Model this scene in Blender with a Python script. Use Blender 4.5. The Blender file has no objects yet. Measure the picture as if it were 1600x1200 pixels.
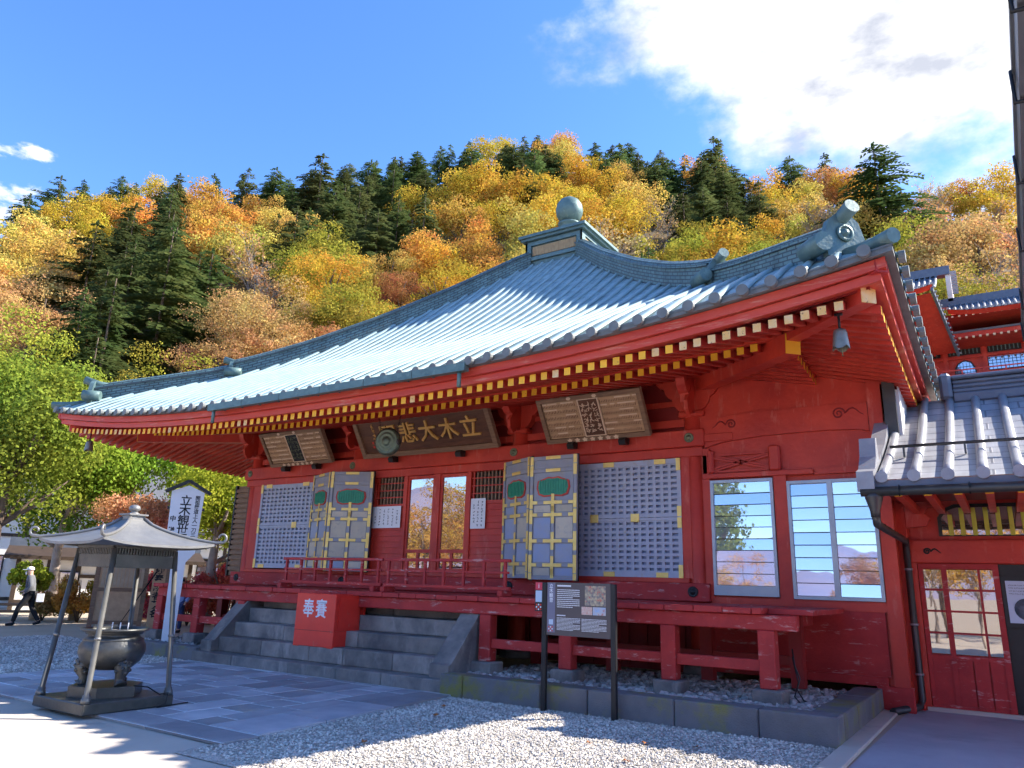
import bpy, bmesh, math, random
from mathutils import Vector, Matrix
random.seed(7)
SC = bpy.context.scene
COL = SC.collection
PI = math.pi
# ------------------------------------------------------------------ camera
cam_d = bpy.data.cameras.new('camera')
cam = bpy.data.objects.new('camera', cam_d)
COL.objects.link(cam)
XD = (0.83885236, -0.11845482, -0.53131457)     # camera-space images of world X, Y, Z (x right, y down, z forward)
YD = (0.54356231, 0.23505723, 0.80578416)
ZD = (0.02944032, -0.96473652, 0.26156589)
cam.matrix_world = Matrix(((XD[0], -XD[1], -XD[2], 0.0),
                           (YD[0], -YD[1], -YD[2], 0.0),
                           (ZD[0], -ZD[1], -ZD[2], 1.6),
                           (0, 0, 0, 1)))
cam_d.sensor_width = 36.0
cam_d.lens = 36.0 * 1155.0 / 1600.0
cam_d.clip_start = 0.05
cam_d.clip_end = 3000.0
SC.camera = cam
# ------------------------------------------------------------------ light
SUN = Vector((0.92, 0.83, 1.0)).normalized()
SUN_EL = math.asin(SUN.z)
SUN_AZ = math.atan2(SUN.x, SUN.y)
w = bpy.data.worlds.new('World'); SC.world = w; w.use_nodes = True
nt = w.node_tree; nt.nodes.clear()
N = nt.nodes.new; L = nt.links.new
sky = N('ShaderNodeTexSky'); sky.sky_type = 'NISHITA'; sky.sun_disc = False
sky.sun_elevation = SUN_EL; sky.sun_rotation = SUN_AZ
sky.air_density = 1.0; sky.dust_density = 0.3; sky.ozone_density = 2.2; sky.altitude = 1200
hs = N('ShaderNodeHueSaturation'); hs.inputs['Saturation'].default_value = 1.22; hs.inputs['Hue'].default_value = .508; hs.inputs['Value'].default_value = 1.0
L(sky.outputs[0], hs.inputs['Color'])
tc = N('ShaderNodeTexCoord')
def cloud(dirv, lo, hi, nscale, namp, seed, stretch):
    vd = N('ShaderNodeVectorMath'); vd.operation = 'DOT_PRODUCT'; vd.inputs[1].default_value = dirv
    L(tc.outputs['Generated'], vd.inputs[0])
    mp = N('ShaderNodeMapping'); mp.inputs['Location'].default_value = (seed, seed * .7, 0); mp.inputs['Scale'].default_value = stretch
    L(tc.outputs['Generated'], mp.inputs['Vector'])
    no = N('ShaderNodeTexNoise'); no.inputs['Scale'].default_value = nscale; no.inputs['Detail'].default_value = 9; no.inputs['Roughness'].default_value = .58
    L(mp.outputs[0], no.inputs['Vector'])
    ma = N('ShaderNodeMath'); ma.operation = 'MULTIPLY_ADD'; ma.inputs[1].default_value = namp
    L(no.outputs[0], ma.inputs[0]); L(vd.outputs['Value'], ma.inputs[2])
    mr = N('ShaderNodeMapRange'); mr.interpolation_type = 'SMOOTHSTEP'
    mr.inputs['From Min'].default_value = lo; mr.inputs['From Max'].default_value = hi
    L(ma.outputs[0], mr.inputs['Value'])
    return mr.outputs[0], no.outputs[0]
CLOUD_A = cloud((0.0, 0.70, 0.714), 1.10, 1.165, 3.4, .34, 5.4, (1, 1, 1.5))
CLOUD_B = cloud((-0.874, 0.29, 0.385), 1.0285, 1.035, 9.0, .06, 8.3, (1, 1, 2.2))
mx = N('ShaderNodeMath'); mx.operation = 'MAXIMUM'; L(CLOUD_A[0], mx.inputs[0]); L(CLOUD_B[0], mx.inputs[1])
cr = N('ShaderNodeValToRGB'); L(CLOUD_B[1], cr.inputs[0])
cr.color_ramp.elements[0].position = .34; cr.color_ramp.elements[0].color = (1.75, 1.85, 2.15, 1)
cr.color_ramp.elements[1].position = .56; cr.color_ramp.elements[1].color = (3.7, 3.65, 3.6, 1)
mixc = N('ShaderNodeMix'); mixc.data_type = 'RGBA'
L(mx.outputs[0], mixc.inputs['Factor']); L(hs.outputs[0], mixc.inputs['A']); L(cr.outputs[0], mixc.inputs['B'])
bg = N('ShaderNodeBackground'); bg.inputs['Strength'].default_value = 0.148
L(mixc.outputs['Result'], bg.inputs['Color'])
wo = N('ShaderNodeOutputWorld'); L(bg.outputs[0], wo.inputs['Surface'])
sd = bpy.data.lights.new('sun', 'SUN'); sd.energy = 4.5; sd.angle = math.radians(.5); sd.color = (1, .93, .82)
so = bpy.data.objects.new('sun', sd); COL.objects.link(so)
so.rotation_euler = SUN.to_track_quat('Z', 'Y').to_euler()
so.location = (20, 20, 40)
SC.view_settings.view_transform = 'Standard'; SC.view_settings.look = 'None'
SC.view_settings.gamma = 1.0; SC.view_settings.exposure = 1.5
SC.view_settings.use_curve_mapping = False
SC.render.engine = 'CYCLES'
SC.cycles.use_denoising = True
SC.cycles.use_adaptive_sampling = True; SC.cycles.adaptive_threshold = .03
SC.cycles.max_bounces = 5; SC.cycles.diffuse_bounces = 3; SC.cycles.glossy_bounces = 2; SC.cycles.transmission_bounces = 2; SC.cycles.transparent_max_bounces = 4

# ------------------------------------------------------------------ materials
MATS = {}
def mnew(name):
    m = bpy.data.materials.new(name); m.use_nodes = True
    n = m.node_tree.nodes; b = n['Principled BSDF']
    MATS[name] = m
    return m, m.node_tree, b
def pm(name, c1, c2=None, scale=3.0, rough=.6, metal=0.0, bump=0.0, bscale=40.0, stretch=(1, 1, 1),
       worn=None, wscale=6.0, wpos=(.58, .68), wstretch=(1, 1, 1), spec=.4, island=0.0):
    """noise-mixed paint, wood or stone; worn = a third colour showing through in patches"""
    m, t, b = mnew(name); n = t.nodes; l = t.links
    g = n.new('ShaderNodeNewGeometry')
    mp = n.new('ShaderNodeMapping'); mp.inputs['Scale'].default_value = stretch
    l.new(g.outputs['Position'], mp.inputs['Vector'])
    b.inputs['Roughness'].default_value = rough; b.inputs['Metallic'].default_value = metal
    b.inputs['Specular IOR Level'].default_value = spec
    no = n.new('ShaderNodeTexNoise'); no.inputs['Scale'].default_value = scale; no.inputs['Detail'].default_value = 7; no.inputs['Roughness'].default_value = .62
    l.new(mp.outputs[0], no.inputs['Vector'])
    r = n.new('ShaderNodeValToRGB'); l.new(no.outputs[0], r.inputs[0])
    r.color_ramp.elements[0].position = .33; r.color_ramp.elements[1].position = .67
    c2 = c2 or tuple(x * .8 for x in c1)
    r.color_ramp.elements[0].color = (*c1, 1); r.color_ramp.elements[1].color = (*c2, 1)
    col = r.outputs[0]
    if worn:
        mp2 = n.new('ShaderNodeMapping'); mp2.inputs['Scale'].default_value = wstretch; mp2.inputs['Location'].default_value = (3.7, 1.3, 9.1)
        l.new(g.outputs['Position'], mp2.inputs['Vector'])
        n2 = n.new('ShaderNodeTexNoise'); n2.inputs['Scale'].default_value = wscale; n2.inputs['Detail'].default_value = 10; n2.inputs['Roughness'].default_value = .7
        l.new(mp2.outputs[0], n2.inputs['Vector'])
        r2 = n.new('ShaderNodeMapRange'); r2.inputs['From Min'].default_value = wpos[0]; r2.inputs['From Max'].default_value = wpos[1]
        l.new(n2.outputs[0], r2.inputs['Value'])
        mxx = n.new('ShaderNodeMix'); mxx.data_type = 'RGBA'; mxx.inputs['B'].default_value = (*worn, 1)
        l.new(r2.outputs[0], mxx.inputs['Factor']); l.new(col, mxx.inputs['A']); col = mxx.outputs['Result']
    if island:
        hsn = n.new('ShaderNodeHueSaturation')
        if island > 0:
            src = g.outputs['Random Per Island']
        else:
            oi = n.new('ShaderNodeObjectInfo'); src = oi.outputs['Random']
        mr = n.new('ShaderNodeMapRange'); mr.inputs['To Min'].default_value = 1 - abs(island); mr.inputs['To Max'].default_value = 1 + abs(island)
        l.new(src, mr.inputs['Value']); l.new(mr.outputs[0], hsn.inputs['Value']); l.new(col, hsn.inputs['Color']); col = hsn.outputs[0]
    l.new(col, b.inputs['Base Color'])
    if bump:
        n3 = n.new('ShaderNodeTexNoise'); n3.inputs['Scale'].default_value = bscale; n3.inputs['Detail'].default_value = 5
        l.new(mp.outputs[0], n3.inputs['Vector'])
        bp = n.new('ShaderNodeBump'); bp.inputs['Strength'].default_value = bump; bp.inputs['Distance'].default_value = .02
        l.new(n3.outputs[0], bp.inputs['Height']); l.new(bp.outputs[0], b.inputs['Normal'])
    return m
RED = pm('red_lacquer', (.64, .060, .030), (.44, .030, .020), 1.1, .52, bump=.35, bscale=14, worn=(.62, .16, .11), wscale=5.5, wpos=(.57, .72), wstretch=(1, 1, .22))
REDW = pm('red_worn_timber', (.50, .036, .032), (.36, .024, .024), 3, .65, bump=.3, bscale=30, stretch=(1, 1, 1), worn=(.56, .30, .27), wscale=5.5, wpos=(.575, .67), wstretch=(.5, 1, 2.2))
REDF = pm('red_faded_fascia', (.62, .080, .045), (.54, .045, .03), 2.0, .55, bump=.2, bscale=20, stretch=(.35, .35, 3), worn=(.68, .32, .22), wscale=2.2, wpos=(.56, .72), wstretch=(.5, .5, 5))
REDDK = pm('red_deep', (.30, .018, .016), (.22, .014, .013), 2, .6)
REDBOX = pm('vermilion_box', (.86, .048, .028), (.74, .036, .024), 2.5, .42, bump=.08, bscale=15, worn=(.62, .15, .11), wscale=7, wpos=(.62, .72))
YEL = pm('ochre_paint', (.95, .50, .03), (.88, .43, .025), 5, .55, island=-.12, worn=(.16, .05, .03), wscale=13, wpos=(.66, .70))
YELW = pm('ochre_peeling', (.80, .46, .12), (.78, .56, .30), 7, .6, worn=(.10, .04, .03), wscale=16, wpos=(.60, .64))
GOLD = pm('gilt_metal', (.90, .66, .22), (.82, .56, .14), 8, .4, .3, bump=.25, bscale=90)
LACQ = pm('blue_grey_lacquer', (.27, .29, .36), (.34, .33, .34), 5, .5, bump=.2, bscale=30, worn=(.34, .30, .24), wscale=7, wpos=(.55, .7))
PANELT = pm('tan_door_panel', (.58, .50, .36), (.46, .42, .36), 3, .5, bump=.15, bscale=25, island=-.15, worn=(.34, .32, .30), wscale=9, wpos=(.56, .7))
PANELB = pm('blue_door_panel', (.30, .37, .56), (.36, .38, .44), 3, .5, bump=.15, bscale=25, island=-.15, worn=(.44, .40, .33), wscale=7, wpos=(.58, .7))
GUTT = pm('grey_gutter', (.17, .172, .175), (.13, .132, .138), 3, .4, .3)
LATT = pm('lattice_paint', (.46, .48, .55), (.38, .41, .51), 5, .55, worn=(.40, .37, .33), wscale=8, wpos=(.55, .7))
LATTB = pm('lattice_backing', (.25, .30, .43), (.19, .23, .35), 6, .6)
GREEN = pm('green_transom', (.035, .30, .17), (.025, .22, .13), 10, .5)
COPPER = pm('patina_copper', (.125, .200, .200), (.085, .145, .150), 4, .5, .25, bump=.25, bscale=26, worn=(.21, .30, .27), wscale=3, wpos=(.55, .75))
COPPERL = pm('patina_copper_green', (.135, .215, .20), (.09, .15, .145), 5, .5, .2, bump=.2, bscale=25, worn=(.19, .28, .25), wscale=6, wpos=(.55, .7))
TILEG = pm('tile_end_grey', (.20, .21, .20), (.14, .15, .145), 6, .6)
BRONZEP = pm('pole_bronze', (.20, .195, .18), (.14, .14, .132), 5, .4, .5)
BRONZE = pm('dark_bronze', (.095, .094, .088), (.058, .06, .058), 5, .36, .5, bump=.15, bscale=35, worn=(.15, .14, .12), wscale=4, wpos=(.55, .75))
BRONZEL = pm('grey_bronze_roof', (.25, .248, .24), (.19, .19, .188), 4, .45, .4, bump=.1, bscale=30)
BRASSG = pm('green_brass', (.22, .23, .13), (.15, .17, .11), 12, .45, .6)
WOODD = pm('dark_plaque_wood', (.17, .070, .033), (.085, .036, .019), 3.2, .5, bump=.4, bscale=10, stretch=(.6, 2, 5))
WOODG = pm('grey_old_wood', (.31, .195, .115), (.20, .12, .075), 5, .7, bump=.4, bscale=20, stretch=(.8, 1, 6))
WOODT = pm('tan_plank', (.58, .38, .22), (.46, .29, .16), 6, .7, bump=.3, bscale=60, island=-.10)
WOODN = pm('pale_timber', (.55, .42, .28), (.45, .33, .21), 4, .7, bump=.3, bscale=25)
FINP = pm('striped_panel', (.42, .30, .15), (.24, .15, .07), 7, .6, stretch=(6, 6, .6))
CREAM = pm('raised_cream_paint', (.78, .62, .44), (.68, .50, .34), 8, .6)
GILT = pm('gilded_letters', (.86, .52, .15), (.76, .42, .10), 9, .35, .35)
BLACK = pm('black_lacquer', (.012, .011, .010), (.02, .018, .016), 5, .4)
INK = pm('ink_black', (.012, .012, .014), (.02, .02, .024), 5, .7)
WHITE = pm('white_paint', (.80, .80, .82), (.74, .75, .78), 4, .55)
PAPER = pm('notice_paper', (.82, .82, .83), (.78, .78, .80), 6, .7)
STONE = pm('dark_andesite', (.29, .255, .225), (.115, .108, .108), 2.2, .8, bump=.6, bscale=45, worn=(.30, .27, .245), wscale=3.5, wpos=(.54, .66), wstretch=(1, 1, .35), island=-.22)
STONEM = pm('mossy_border_stone', (.19, .185, .19), (.135, .135, .145), 3, .8, bump=.6, bscale=60, worn=(.22, .21, .06), wscale=1.5, wpos=(.50, .64), island=-.08)
PAVE = pm('paving_slab', (.46, .45, .46), (.30, .30, .33), 1.6, .65, bump=.35, bscale=50, island=-.34, worn=(.50, .44, .38), wscale=2, wpos=(.55, .7))
MORTAR = pm('pale_mortar', (.78, .78, .78), (.66, .66, .66), 8, .85, bump=.3)
CONC = pm('path_concrete', (.55, .48, .40), (.47, .42, .36), 1.5, .85, bump=.35, bscale=90, worn=(.27, .255, .25), wscale=1.3, wpos=(.55, .75))
CONCS = pm('side_concrete', (.44, .44, .47), (.36, .36, .40), 1.2, .85, bump=.4, bscale=80, worn=(.29, .29, .32), wscale=1.1, wpos=(.54, .72))
DIRT = pm('packed_earth', (.47, .39, .30), (.40, .33, .25), .6, .9, bump=.4, bscale=30)
FORESTG = pm('forest_floor', (.16, .095, .035), (.07, .060, .025), .25, .95, bump=.6, bscale=1.5)
PIPE = pm('dark_pipe', (.060, .058, .056), (.085, .08, .075), 4, .42, .5)
IRON = pm('black_iron', (.02, .02, .022), (.03, .03, .032), 4, .45, .4)
ALU = pm('aluminium_frame', (.38, .39, .42), (.31, .33, .38), 5, .4, .5)
KAWARA = pm('silver_roof_tile', (.33, .33, .34), (.25, .25, .27), 4, .42, .1, bump=.15, bscale=40, island=.05)
KAWARAD = pm('blue_grey_tile', (.14, .16, .20), (.10, .12, .16), 4, .45, .1)
PLASTER = pm('white_plaster', (.80, .78, .74), (.72, .70, .66), 2, .8)
ROOFG = pm('grey_slate_roof', (.13, .13, .14), (.095, .098, .105), 3, .7, bump=.3, bscale=20)
BROWNW = pm('brown_house_timber', (.07, .045, .03), (.045, .03, .02), 4, .6)
BARK = pm('bark', (.16, .115, .08), (.085, .06, .045), 5, .9, bump=.8, bscale=14, stretch=(1, 1, .35))
BARKL = pm('pale_bark', (.42, .35, .30), (.28, .23, .20), 4, .9, bump=.4, bscale=14)
SIGNBR = pm('brown_sign_face', (.105, .082, .080), (.095, .075, .074), 4, .45)
SKIN = pm('skin', (.62, .40, .30), (.58, .36, .27), 8, .55)
JACK = pm('grey_jacket', (.16, .165, .18), (.12, .125, .14), 8, .8, bump=.4, bscale=40)
TROU = pm('black_trousers', (.012, .012, .014), (.02, .02, .022), 8, .8)
BLUECL = pm('light_blue_cloth', (.26, .36, .62), (.20, .29, .55), 8, .8)
DBLUE = pm('dark_blue_cloth', (.03, .05, .14), (.02, .035, .10), 8, .8)
YGREENB = pm('yellow_green_bars', (.55, .52, .07), (.46, .46, .05), 8, .5)
ASH = pm('pale_ash', (.50, .46, .40), (.38, .36, .32), 12, .95, bump=.5)

def gravel_mat(name, ca, cb, cc, sc):
    m, t, b = mnew(name); n = t.nodes; l = t.links
    g = n.new('ShaderNodeNewGeometry')
    v = n.new('ShaderNodeTexVoronoi'); v.inputs['Scale'].default_value = sc; l.new(g.outputs['Position'], v.inputs['Vector'])
    r = n.new('ShaderNodeValToRGB'); l.new(v.outputs['Color'], r.inputs[0])
    r.color_ramp.elements[0].position = .1; r.color_ramp.elements[0].color = (*ca, 1)
    r.color_ramp.elements[1].position = .9; r.color_ramp.elements[1].color = (*cc, 1)
    e = r.color_ramp.elements.new(.5); e.color = (*cb, 1)
    pn = n.new('ShaderNodeTexNoise'); pn.inputs['Scale'].default_value = .7; pn.inputs['Detail'].default_value = 5; l.new(g.outputs['Position'], pn.inputs['Vector'])
    pr = n.new('ShaderNodeMapRange'); pr.inputs['From Min'].default_value = .35; pr.inputs['From Max'].default_value = .65; pr.inputs['To Min'].default_value = .62; pr.inputs['To Max'].default_value = 1.12; l.new(pn.outputs[0], pr.inputs['Value'])
    ph = n.new('ShaderNodeHueSaturation'); l.new(r.outputs[0], ph.inputs['Color']); l.new(pr.outputs[0], ph.inputs['Value'])
    l.new(ph.outputs[0], b.inputs['Base Color']); b.inputs['Roughness'].default_value = .85
    bp = n.new('ShaderNodeBump'); bp.inputs['Strength'].default_value = 1.0; bp.inputs['Distance'].default_value = .03; bp.invert = True
    l.new(v.outputs['Distance'], bp.inputs['Height']); l.new(bp.outputs[0], b.inputs['Normal'])
    return m
GRAVEL = gravel_mat('light_gravel', (.36, .33, .29), (.54, .49, .43), (.70, .64, .55), 42)
PEBB = pm('pebble_stone', (.45, .40, .36), (.31, .29, .28), 9, .8, island=.45)
GRST = pm('gravel_stone', (.62, .57, .50), (.44, .40, .355), .9, .85, island=.45, worn=(.30, .26, .21), wscale=.55, wpos=(.60, .72))

def glass_mat(name, tint, refl=.6, dark=(.03, .03, .035)):
    m, t, b = mnew(name); n = t.nodes; l = t.links
    b.inputs['Base Color'].default_value = (*dark, 1); b.inputs['Roughness'].default_value = .4
    gl = n.new('ShaderNodeBsdfGlossy'); gl.inputs['Color'].default_value = (*tint, 1); gl.inputs['Roughness'].default_value = .015
    no = n.new('ShaderNodeTexNoise'); no.inputs['Scale'].default_value = 1.4
    g = n.new('ShaderNodeNewGeometry'); l.new(g.outputs['Position'], no.inputs['Vector'])
    bp = n.new('ShaderNodeBump'); bp.inputs['Strength'].default_value = .03; bp.inputs['Distance'].default_value = .05
    l.new(no.outputs[0], bp.inputs['Height']); l.new(bp.outputs[0], gl.inputs['Normal'])
    mx_ = n.new('ShaderNodeMixShader'); mx_.inputs[0].default_value = refl
    l.new(b.outputs[0], mx_.inputs[1]); l.new(gl.outputs[0], mx_.inputs[2])
    l.new(mx_.outputs[0], n['Material Output'].inputs['Surface'])
    return m
GLASS = glass_mat('window_glass', (.86, .90, 1.0), .46, (.20, .22, .28))
GLASSW = glass_mat('wavy_door_glass', (.95, .90, .85), .42, (.09, .045, .03))

def leaf_mat(name, obj_color=True, col=(.1, .2, .03), hue=.03, val=.26):
    m, t, b = mnew(name); n = t.nodes; l = t.links
    g = n.new('ShaderNodeNewGeometry')
    if obj_color:
        oi = n.new('ShaderNodeObjectInfo'); src = oi.outputs['Color']
    else:
        rg = n.new('ShaderNodeRGB'); rg.outputs[0].default_value = (*col, 1); src = rg.outputs[0]
    hsn = n.new('ShaderNodeHueSaturation'); l.new(src, hsn.inputs['Color'])
    m1 = n.new('ShaderNodeMapRange'); m1.inputs['To Min'].default_value = .5 - hue; m1.inputs['To Max'].default_value = .5 + hue
    no = n.new('ShaderNodeTexNoise'); no.inputs['Scale'].default_value = .55; no.inputs['Detail'].default_value = 3
    l.new(g.outputs['Position'], no.inputs['Vector'])
    m0 = n.new('ShaderNodeMapRange'); m0.inputs['From Min'].default_value = .3; m0.inputs['From Max'].default_value = .7
    l.new(no.outputs[0], m0.inputs['Value'])
    l.new(m0.outputs[0], m1.inputs['Value']); l.new(m1.outputs[0], hsn.inputs['Hue'])
    m2 = n.new('ShaderNodeMapRange'); m2.inputs['To Min'].default_value = 1 - val; m2.inputs['To Max'].default_value = 1 + val
    l.new(g.outputs['Random Per Island'], m2.inputs['Value']); l.new(m2.outputs[0], hsn.inputs['Value'])
    df = n.new('ShaderNodeBsdfDiffuse'); tr = n.new('ShaderNodeBsdfTranslucent')
    l.new(hsn.outputs[0], df.inputs['Color']); l.new(hsn.outputs[0], tr.inputs['Color'])
    ms = n.new('ShaderNodeMixShader'); ms.inputs[0].default_value = .38
    l.new(df.outputs[0], ms.inputs[1]); l.new(tr.outputs[0], ms.inputs[2])
    l.new(ms.outputs[0], n['Material Output'].inputs['Surface'])
    return m
LEAF = leaf_mat('foliage')

def roof_mat(name, ca, cb, seam, rough=.45, su=.36, sv=.30):
    """sheet roofing: courses across the slope from the UV map"""
    m, t, b = mnew(name); n = t.nodes; l = t.links
    uv = n.new('ShaderNodeUVMap'); g = n.new('ShaderNodeNewGeometry')
    br = n.new('ShaderNodeTexBrick'); br.inputs['Scale'].default_value = 1.0
    br.inputs['Brick Width'].default_value = su; br.inputs['Row Height'].default_value = sv; br.inputs['Mortar Size'].default_value = .016; br.offset = .5
    br.inputs['Mortar Smooth'].default_value = .3; br.inputs['Bias'].default_value = 0.0
    br.inputs['Color1'].default_value = (*ca, 1); br.inputs['Color2'].default_value = (*cb, 1); br.inputs['Mortar'].default_value = (*seam, 1)
    l.new(uv.outputs[0], br.inputs['Vector'])
    no = n.new('ShaderNodeTexNoise'); no.inputs['Scale'].default_value = 2.5; no.inputs['Detail'].default_value = 6
    l.new(g.outputs['Position'], no.inputs['Vector'])
    sm = n.new('ShaderNodeMapping'); sm.inputs['Scale'].default_value = (5.0, .35, 1); l.new(uv.outputs[0], sm.inputs['Vector'])
    sn = n.new('ShaderNodeTexNoise'); sn.inputs['Scale'].default_value = 1.0; sn.inputs['Detail'].default_value = 6; l.new(sm.outputs[0], sn.inputs['Vector'])
    av = n.new('ShaderNodeMath'); av.operation = 'ADD'; l.new(no.outputs[0], av.inputs[0]); l.new(sn.outputs[0], av.inputs[1])
    mr = n.new('ShaderNodeMapRange'); mr.inputs['From Min'].default_value = .7; mr.inputs['From Max'].default_value = 1.3; mr.inputs['To Min'].default_value = .62; mr.inputs['To Max'].default_value = 1.22
    l.new(av.outputs[0], mr.inputs['Value'])
    hsn = n.new('ShaderNodeHueSaturation'); l.new(br.outputs['Color'], hsn.inputs['Color']); l.new(mr.outputs[0], hsn.inputs['Value'])
    l.new(hsn.outputs[0], b.inputs['Base Color']); b.inputs['Roughness'].default_value = rough
    bp = n.new('ShaderNodeBump'); bp.inputs['Strength'].default_value = .5; bp.inputs['Distance'].default_value = .01; bp.invert = True
    l.new(br.outputs['Fac'], bp.inputs['Height']); l.new(bp.outputs[0], b.inputs['Normal'])
    return m
ROOFC = roof_mat('pale_copper_sheet', (.29, .40, .405), (.235, .34, .35), (.12, .19, .20), .6)
ROOFRIB = pm('pale_copper_rib', (.30, .41, .415), (.235, .34, .35), 3, .6, .0, bump=.1, bscale=30)
RIDGEC = roof_mat('ridge_shingles', (.105, .185, .185), (.14, .235, .225), (.05, .07, .075), .5, .22, .085)

# ------------------------------------------------------------------ mesh helpers
class MB:
    def __init__(s):
        s.v = []; s.f = []; s.m = []; s.sm = []; s.uv = {}
    def face(s, idx, m=0, smooth=False, uv=None):
        if uv: s.uv[len(s.f)] = uv
        s.f.append(tuple(idx)); s.m.append(m); s.sm.append(smooth)
    def add(s, pts):
        b = len(s.v); s.v.extend([tuple(p) for p in pts]); return b
    def box(s, x0, x1, y0, y1, z0, z1, m=0):
        b = s.add([(x0, y0, z0), (x1, y0, z0), (x1, y1, z0), (x0, y1, z0), (x0, y0, z1), (x1, y0, z1), (x1, y1, z1), (x0, y1, z1)])
        for q in ((0, 3, 2, 1), (4, 5, 6, 7), (0, 1, 5, 4), (1, 2, 6, 5), (2, 3, 7, 6), (3, 0, 4, 7)):
            s.face([b + i for i in q], m)
        return s
    def bbox(s, x0, x1, y0, y1, z0, z1, bev=.01, m=0):
        """box with chamfered edges"""
        c = Vector(((x0 + x1) / 2, (y0 + y1) / 2, (z0 + z1) / 2)); h = Vector(((x1 - x0) / 2, (y1 - y0) / 2, (z1 - z0) / 2))
        bm = bmesh.new(); bmesh.ops.create_cube(bm, size=2)
        for v in bm.verts: v.co = Vector((v.co.x * h.x, v.co.y * h.y, v.co.z * h.z)) + c
        bmesh.ops.bevel(bm, geom=list(bm.edges), offset=min(bev, h.x * .8, h.y * .8, h.z * .8), segments=1, affect='EDGES')
        bm.verts.index_update(); b = s.add([v.co[:] for v in bm.verts])
        for f in bm.faces: s.face([b + v.index for v in f.verts], m)
        bm.free(); return s
    def obox(s, c, ax, ay, az, m=0):
        """box from a centre and three half-axis vectors"""
        c = Vector(c); ax = Vector(ax); ay = Vector(ay); az = Vector(az)
        pts = [c + sx * ax + sy * ay + sz * az for sz in (-1, 1) for sx, sy in ((-1, -1), (1, -1), (1, 1), (-1, 1))]
        b = s.add(pts)
        for q in ((0, 3, 2, 1), (4, 5, 6, 7), (0, 1, 5, 4), (1, 2, 6, 5), (2, 3, 7, 6), (3, 0, 4, 7)):
            s.face([b + i for i in q], m)
        return s
    def beam(s, p, q, wd, ht, m=0, up=(0, 0, 1)):
        p = Vector(p); q = Vector(q); d = q - p
        side = d.cross(Vector(up)).normalized(); u = side.cross(d).normalized()
        return s.obox((p + q) / 2, d / 2, side * wd / 2, u * ht / 2, m)
    def tube(s, pts, rad, n=8, m=0, cap=True, smooth=True):
        pts = [Vector(p) for p in pts]
        if not hasattr(rad, '__len__'): rad = [rad] * len(pts)
        rings = []; ref = None
        for i, p in enumerate(pts):
            d = (pts[min(i + 1, len(pts) - 1)] - pts[max(i - 1, 0)])
            if d.length < 1e-9: d = Vector((0, 0, 1))
            d.normalize()
            if ref is None: ref = Vector((0, 0, 1)) if abs(d.z) < .9 else Vector((1, 0, 0))
            a = d.cross(ref)
            if a.length < 1e-6: a = d.cross(Vector((0, 1, 0)))
            a.normalize(); bq = a.cross(d).normalized(); ref = bq
            rings.append(s.add([p + rad[i] * (math.cos(2 * PI * k / n) * a + math.sin(2 * PI * k / n) * bq) for k in range(n)]))
        for i in range(len(rings) - 1):
            for k in range(n):
                s.face((rings[i] + k, rings[i] + (k + 1) % n, rings[i + 1] + (k + 1) % n, rings[i + 1] + k), m, smooth)
        if cap:
            s.face([rings[0] + k for k in reversed(range(n))], m); s.face([rings[-1] + k for k in range(n)], m)
        return s
    def lathe(s, prof, c=(0, 0, 0), n=20, m=0, axis=(0, 0, 1), smooth=True, cap=True):
        """prof: (radius, height) pairs turned about an axis through c"""
        az = Vector(axis).normalized(); ax = az.orthogonal().normalized(); ay = az.cross(ax); c = Vector(c)
        rings = [s.add([c + az * h + r * (math.cos(2 * PI * k / n) * ax + math.sin(2 * PI * k / n) * ay) for k in range(n)]) for r, h in prof]
        for i in range(len(rings) - 1):
            for k in range(n):
                s.face((rings[i] + k, rings[i] + (k + 1) % n, rings[i + 1] + (k + 1) % n, rings[i + 1] + k), m, smooth)
        if cap:
            if prof[0][0] > 1e-4: s.face([rings[0] + k for k in reversed(range(n))], m)
            if prof[-1][0] > 1e-4: s.face([rings[-1] + k for k in range(n)], m)
        return s
    def prism(s, poly, o, u, v, d, m=0, m_side=None):
        """2-D outline in axes u, v at origin o, extruded by vector d"""
        o = Vector(o); u = Vector(u); v = Vector(v); d = Vector(d); n = len(poly)
        a = s.add([o + u * p + v * q for p, q in poly]); b = s.add([o + u * p + v * q + d for p, q in poly])
        s.face([a + i for i in range(n)], m); s.face([b + i for i in reversed(range(n))], m)
        for i in range(n):
            j = (i + 1) % n
            s.face((a + i, b + i, b + j, a + j), m if m_side is None else m_side)
        return s
    def grid(s, fn, nu, nv, m=0, smooth=True, uvf=None):
        b = s.add([fn(i / nu, j / nv) for j in range(nv + 1) for i in range(nu + 1)])
        for j in range(nv):
            for i in range(nu):
                q = [(i, j), (i + 1, j), (i + 1, j + 1), (i, j + 1)]
                s.face([b + jj * (nu + 1) + ii for ii, jj in q], m, smooth, [uvf(ii / nu, jj / nv) for ii, jj in q] if uvf else None)
        return s
    def mesh(s, name, mats, fixn=False):
        me = bpy.data.meshes.new(name); me.from_pydata(s.v, [], s.f)
        for mt in mats: me.materials.append(mt)
        me.polygons.foreach_set('material_index', s.m); me.polygons.foreach_set('use_smooth', s.sm)
        if s.uv:
            uvl = me.uv_layers.new(name='UVMap')
            for fi, cs in s.uv.items():
                p = me.polygons[fi]
                for k, li in enumerate(p.loop_indices): uvl.data[li].uv = cs[k]
        if fixn:
            bm = bmesh.new(); bm.from_mesh(me); bmesh.ops.recalc_face_normals(bm, faces=list(bm.faces)); bm.to_mesh(me); bm.free()
        me.update()
        return me
WOFF = {}
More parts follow.
